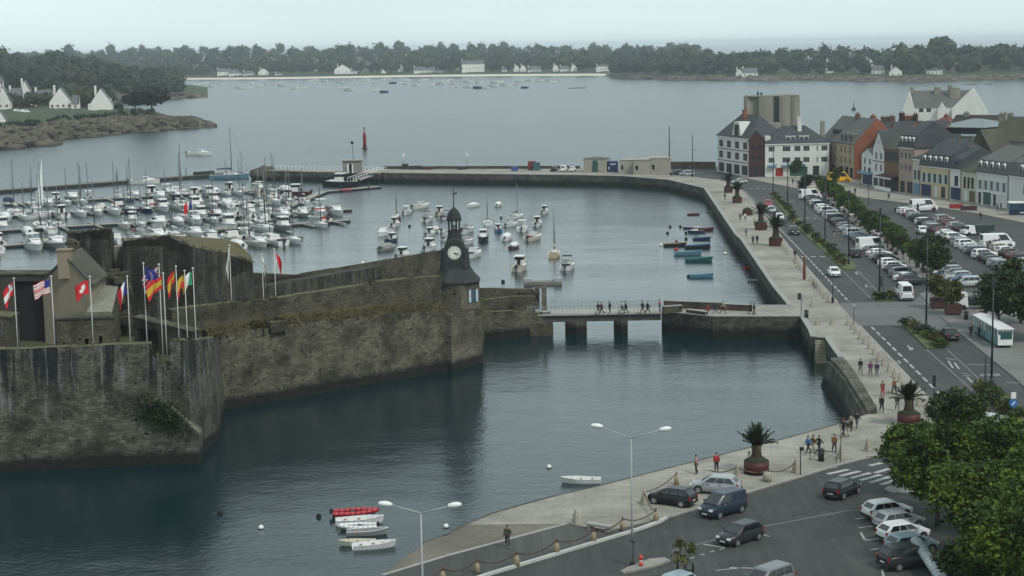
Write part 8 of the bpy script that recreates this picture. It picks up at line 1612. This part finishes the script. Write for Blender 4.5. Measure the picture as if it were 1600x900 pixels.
for i, (x, D) in enumerate(tB): ft(tz(x, shB, RB_, D), 'dark' if i % 3 else 'round', 1.0, 'dark tree on the right headland, %s from its tip' % ordn(i+1))
ft(tz(1470, shB, RB_, 230), 'round', 2.0, 'biggest dome shaped tree on the headland skyline at the right', z=.95); ft(tz(1512, shB, RB_, 250), 'dark', 1.25, 'smaller dome tree right of the biggest one on the skyline')
def onD(px, py, z=5.): return G(px, py, z)
ft(onD(238, 179, 5), 'pine', 1.5, 'dark umbrella pine leaning over the tip of the left peninsula', None); ft(onD(212, 176, 5), 'pine', 1.1, 'slimmer dark pine left of the umbrella pine', None)
for i, (x, y, s_) in enumerate(((128, 170, .5), (186, 175, .35))): ft(onD(x, y), 'dark', s_, ('dark bushy tree between the two gabled houses', 'small bush right of the easternmost gabled house')[i], 'garden trees of the peninsula')
# ---- houses far off
FWL = mat('far_white_wall', (.62, .62, .58), .9, .06, .2); FRF = mat('far_slate_roof', (.085, .09, .10), .7, .2, .4); FWN = mat('far_window', (.04, .045, .05), .4, .1)
def fhouse(x0, x1, yb, D, h, rh, label, gf=False, chim=1, wall=None, dep=8, z=None, shore=None, rows_=None, wins=3, name='shore_house'):
    if z is None: c = tz((x0+x1)/2, shore, rows_, D); z = c.z-1.5; Y = c.y
    else: c = G((x0+x1)/2, yb, z); Y = c.y
    sc = Y/2700.0; L_ = (x1-x0)*sc; e = empty(name, (c.x, c.y, z), -math.atan2(c.x, c.y)*.6); mb = MB()
    w_ = wall or FWL
    mb.box((0, dep/2, h/2), (L_, dep, h)); R = MB()
    if gf:
        mb.add([(-L_/2, 0, h), (L_/2, 0, h), (0, 0, h+rh), (-L_/2, dep, h), (L_/2, dep, h), (0, dep, h+rh)], [(0, 1, 2), (4, 3, 5)])
        for s_ in (-1, 1): R.add([(s_*(L_/2+.4), .25, h-.3), (0, .25, h+rh+.1), (0, dep+.2, h+rh+.1), (s_*(L_/2+.4), dep+.2, h-.3), (s_*(L_/2+.4), .25, h), (0, .25, h+rh+.45), (0, dep+.2, h+rh+.45), (s_*(L_/2+.4), dep+.2, h)], [(0, 1, 2, 3), (4, 7, 6, 5), (0, 4, 5, 1), (3, 2, 6, 7), (0, 3, 7, 4)])
    else:
        mb.add([(-L_/2, 0, h), (-L_/2, dep, h), (-L_/2, dep/2, h+rh), (L_/2, 0, h), (L_/2, dep, h), (L_/2, dep/2, h+rh)], [(0, 2, 1), (3, 4, 5)])
        R.add([(-L_/2+.5, -.4, h-.2), (L_/2-.5, -.4, h-.2), (L_/2-.5, dep/2, h+rh+.1), (-L_/2+.5, dep/2, h+rh+.1), (L_/2-.5, dep+.4, h-.2), (-L_/2+.5, dep+.4, h-.2)], [(0, 1, 2, 3), (3, 2, 4, 5)])
    mb.build('walls', [w_], e); rf = R.build('roof', [FRF], e)
    for i in range(chim): sx = -1 if i == 0 else 1; MB().box(((L_/2-.6)*sx if not gf else sx*L_*.3, dep/2 if not gf else dep*.6, h+rh*.6+.9), (1.2, 1.0, rh*.8+1.8)).build('chimney', [w_], rf)
    for i in range(wins):
        x = L_*(-.5+(i+.5)/wins); MB().box((x, -.05, h*.55), (min(1.3, L_/wins*.45), .12, 1.3)).build('window', [FWN], e)
    tag(e, label, 'house', 'houses along the shores'); return e, L_, rf
A_ = dict(shore=shA, rows_=RA, z=None)
for x0, x1, D, h, rh, gf, w_, l_ in ((523, 548, 62, 8, 7, True, 2, 'tall white gabled house above the far beach'), (549, 558, 66, 5, 4, False, 1, 'small house touching the tall white gable'), (647, 681, 62, 5, 5, False, 6, 'long low white house on the far beach with a gable at its left'), (683, 693, 64, 4, 4, False, 2, 'little house right of the long low one'), (722, 757, 64, 13, 5, False, 7, 'big grey apartment house with many floors on the far beach'), (803, 812, 62, 6, 5, True, 1, 'left one of a pair of white gables on the beach'), (813, 822, 62, 6, 5, True, 1, 'right one of a pair of white gables on the beach'), (825, 846, 62, 4, 5, False, 4, 'low roofed house right of the gable pair'), (864, 873, 62, 6, 5, True, 1, 'sharp white gable in the middle of the beach row'), (875, 890, 62, 5, 4, False, 3, 'house between the two sharp gables'), (892, 902, 62, 6, 5, True, 1, 'sharp white gable at the right end of the beach row'), (932, 953, 60, 8, 2, False, 5, 'pale flat fronted building beside the headland'), (340, 356, 62, 7, 5, False, 2, 'white house left of the beach start'), (358, 378, 60, 5, 5, False, 3, 'long white house at the left end of the beach'), (380, 396, 62, 4, 4, False, 3, 'low house right of the long white one at the beach start'), (404, 420, 66, 6, 5, True, 2, 'white gabled house standing back from the beach start'), (430, 440, 60, 3, 2, False, 1, 'small white beach hut building'), (596, 603, 60, 3, 3, True, 1, 'tiny white house between beach trees'), (622, 630, 120, 8, 4, True, 1, 'pale gable among the trees behind the beach'), (785, 792, 62, 4, 3, False, 1, 'tiny white house before a round tree'), (855, 866, 300, 7, 4, False, 2, 'white roofed house on the slope behind the beach row'), (738, 750, 420, 9, 5, False, 2, 'pale roof peeping out high above the apartment house'), (295, 304, 260, 6, 4, False, 1, 'tiny white house on the hill far left'), (690, 700, 500, 7, 5, True, 1, 'pale house high on the wooded slope')):
    fhouse(x0, x1, 0, D, h, rh, l_, gf, 1, None, 9, wins=w_, **A_)
B2_ = dict(shore=shB, rows_=RB_, z=None)
for x0, x1, D, h, rh, gf, w_, l_ in ((1150, 1160, 34, 5, 4, True, 1, 'small white gable of the headland house group'), (1160, 1184, 36, 5, 5, False, 3, 'slate roofed white house on the headland shore'), (1050, 1064, 330, 6, 4, False, 2, 'white house high on the headland ridge'), (1340, 1360, 90, 8, 7, True, 2, 'large white gabled house on the right headland'), (1362, 1382, 70, 5, 5, False, 3, 'white house with gables right of the large one'), (1390, 1409, 44, 5, 5, True, 2, 'cream house by the rocks of the right headland'), (1448, 1472, 62, 5, 4, False, 4, 'grey roofed house below the dome tree'), (1482, 1500, 80, 7, 4, False, 3, 'brown house half hidden beside the dome tree'), (1517, 1535, 90, 10, 5, True, 2, 'tall brownish gabled house on the right headland'), (1590, 1606, 110, 6, 4, False, 2, 'pale house at the right edge of the headland')):
    fhouse(x0, x1, 0, D, h, rh, l_, gf, 1, None if 'brown' not in l_ else mat('far_brown_wall', (.2, .17, .14), .9, .1, .3), 9, wins=w_, **B2_)
rh_ = random.Random(31); sp = sorted((rh_.uniform(300, 925), rh_.uniform(80, 1000)) for _ in range(34))
for i, (x, D) in enumerate(sp):
    w2 = rh_.uniform(5, 9); gf = rh_.random() < .5; fhouse(x, x+w2, 0, D, rh_.uniform(7, 11)+(4 if D > 200 else 0), rh_.uniform(4, 6), 'small pale house among the far trees, %s from the left' % ordn(i+1), gf, 1, None, 8, wins=1, **A_)
sp = sorted((rh_.uniform(1240, 1600), rh_.uniform(70, 240)) for _ in range(9))
for i, (x, D) in enumerate(sp): fhouse(x, x+rh_.uniform(8, 14), 0, D, rh_.uniform(8, 12), 5, 'small pale house in the headland trees, %s from the left' % ordn(i+1), i % 2 == 0, 1, None, 8, wins=1, **B2_)
ZD = 4.8
def dorm2(rf, x, z, y=1.2, w_=1.6): 
    d_ = MB().box((0, 0, 0), (w_, 2.4, 1.5), top=(.95, 1)).build('dormer', [FWL], rf, (x, y, z)); MB().box((0, -1.25, .05), (w_*.6, .08, .9)).build('dormer_pane', [FWN], d_)
e, L_, rf = fhouse(55, 82, 168, 0, 5, 6, 'slate roofed white house with a tall left chimney on the peninsula', False, 1, None, 9, ZD, wins=2); dorm2(rf, 1.5, 7)
e, L_, rf = fhouse(78, 112, 172, 0, 4.6, 8.5, 'white house with a large front gable in the middle of the peninsula', True, 1, None, 13, ZD, wins=4); MB().box((L_*.28, 1.5, 2.1), (2, 3.2, 4.2)).build('wing', [FWL], e)
e, L_, rf = fhouse(112, 124, 172, 0, 3.6, 5.2, 'grey roofed annex right of the large front gable', False, 0, None, 7, ZD, wins=1)
e, L_, rf = fhouse(143, 174, 174, 0, 5, 8, 'plain white gabled house nearest the peninsula tip', True, 1, None, 11, ZD, wins=0); dorm2(rf, L_*.38, 6.6, 3.5, 2.4); MB().box((-L_*.56, 4, 2.2), (L_*.18, 7, 4.4)).build('lean_to', [FWL], e)
e, L_, rf = fhouse(-4, 16, 174, 0, 6.0, 8.5, 'tall white gabled house at the left edge, foremost of the cluster', True, 1, None, 12, ZD, wins=2)
e, L_, rf = fhouse(15, 36, 171, 0, 6.5, 6.5, 'white house with two dormers in the left cluster', False, 1, None, 9, ZD, wins=3); dorm2(rf, -.5, 6.8); dorm2(rf, 3, 6.8)
e, L_, rf = fhouse(31, 49, 167, 0, 9, 7.5, 'tall white gable at the right of the left cluster', True, 1, None, 12, ZD, wins=1)
e, L_, rf = fhouse(-6, 9, 199, 0, 3.5, 4, 'small cream gable above the rocks at the left edge', True, 0, None, 7, 3., wins=1)
e, L_, rf = fhouse(-22, 5, 160, 0, 12, 6, 'white house rising behind the left cluster at the edge', False, 1, None, 9, ZD, wins=2)
for x, y, l_ in ((28, 176, 'white car parked before the left cluster of houses'), (40, 176.5, 'white van parked right of the other car on the peninsula')): e = CARS['smallvan', 0].place(onD(x, y, 5.2), 0, {'body': CC['white']}, 1.1); tag(e, l_, 'car')
# ---- boats moored off the far beach
fb = Proto('moored_boat'); fb.part('hull', MB().loft(hullrings(7.0, 2.7, 1.5)).mesh('hull', [GEL]), key='hull'); fb.part('cabin', MB().box((.3, 0, 1.55), (2.8, 1.7, 1.2), top=(.8, .85)).mesh('cabin', [DECK])); fb.part('cabin_window', MB().box((.3, 0, 1.7), (2.6, 1.62, .4)).mesh('cabin_window', [BWIN]))
fm = Proto('moored_sailing_boat'); fm.parts = list(fb.parts); fm.part('mast', MB().tube((.5, 0, 1.2), (.4, 0, 9.5), .11, n=4).mesh('mast', [ALU]))
giv = [(307, 133), (320, 131.5), (331, 136), (345, 133.5), (372, 138.5), (384, 139), (391, 131.5), (406, 135), (415, 133), (427, 132.5), (434, 132), (441, 135), (460, 139.5), (475, 138.5), (484, 127.5), (492, 127), (507, 128), (531, 129), (534, 138.5), (545, 142), (550, 126.5), (571, 127), (583, 130), (586, 142), (600, 145), (614, 131), (598, 125.5), (607, 125), (635, 126.5), (634, 132.5), (650, 134.5), (658, 127.5), (664, 126), (674, 134), (681, 131), (688, 132.5), (705, 126), (709, 132), (711, 136.5), (730, 129), (732, 137), (746, 138.5), (749, 130), (760, 139), (770, 136.5), (773, 130.5), (780, 129.5), (790, 134), (795, 136), (808, 133.5), (820, 138), (811, 130), (843, 128), (858, 127), (864, 129.5), (871, 126.5), (705, 137), (696, 128), (828, 127)]
giv.sort()
for i, (x, y) in enumerate(giv):
    dk = (x, y) in ((600, 145), (746, 138.5), (820, 138), (614, 131)); e = (fm if i % 5 == 3 else fb).place(W(x, y), rd.uniform(-.5, .5)+(math.pi if i % 3 else 0), {'hull': HC['navy' if dk else 'white']}, rd.uniform(1.0, 1.5))
    tag(e, 'tiny %s boat moored off the far beach, %s from the left' % ('dark' if dk else 'white', ordn(i+1)), 'boat', 'boats moored off the far beach')
e = fb.place(W(902, 138), 0, {'hull': HC['grey']}, (2.4, 1, .5)); tag(e, 'long low grey barge moored alone right of the anchorage', 'barge'); e = fb.place(W(979, 136.5), 0, {'hull': HC['white']}, .8); tag(e, 'single white boat moored off the headland tip', 'boat')
for x, y, l_ in ((1517, 132.3, 'low dark reef rock near the right headland'), (1545, 131.8, 'smaller reef rock right of the dark one')): tag(MB().blob((0, 0, 0), (7 if x < 1530 else 4, 2.5, .8), 0, x, amp=.2).build('reef_rock', [ROCK], None, W(x, y)), l_, 'rock')
# ================================================================ HAZE
hz = MB().box((0, 15000, (ZW-1+62)/2), (54000, 32000, 62-(ZW-1))).build('haze', [])
m = bpy.data.materials.new('haze_air'); m.use_nodes = True; nt = m.node_tree; nt.nodes.clear(); o_ = nt.nodes.new('ShaderNodeOutputMaterial'); v = nt.nodes.new('ShaderNodeVolumePrincipled')
v.inputs['Color'].default_value = (.86, .95, 1.0, 1); v.inputs['Density'].default_value = HAZE; v.inputs['Anisotropy'].default_value = .1; nt.links.new(v.outputs[0], o_.inputs['Volume']); hz.data.materials.clear(); hz.data.materials.append(m); stuff(hz)
for l_, v in USED.items():
    if len(v) > 1 or not 4 <= len(l_.split()) <= 16: print('LABEL', len(v), len(l_.split()), l_)
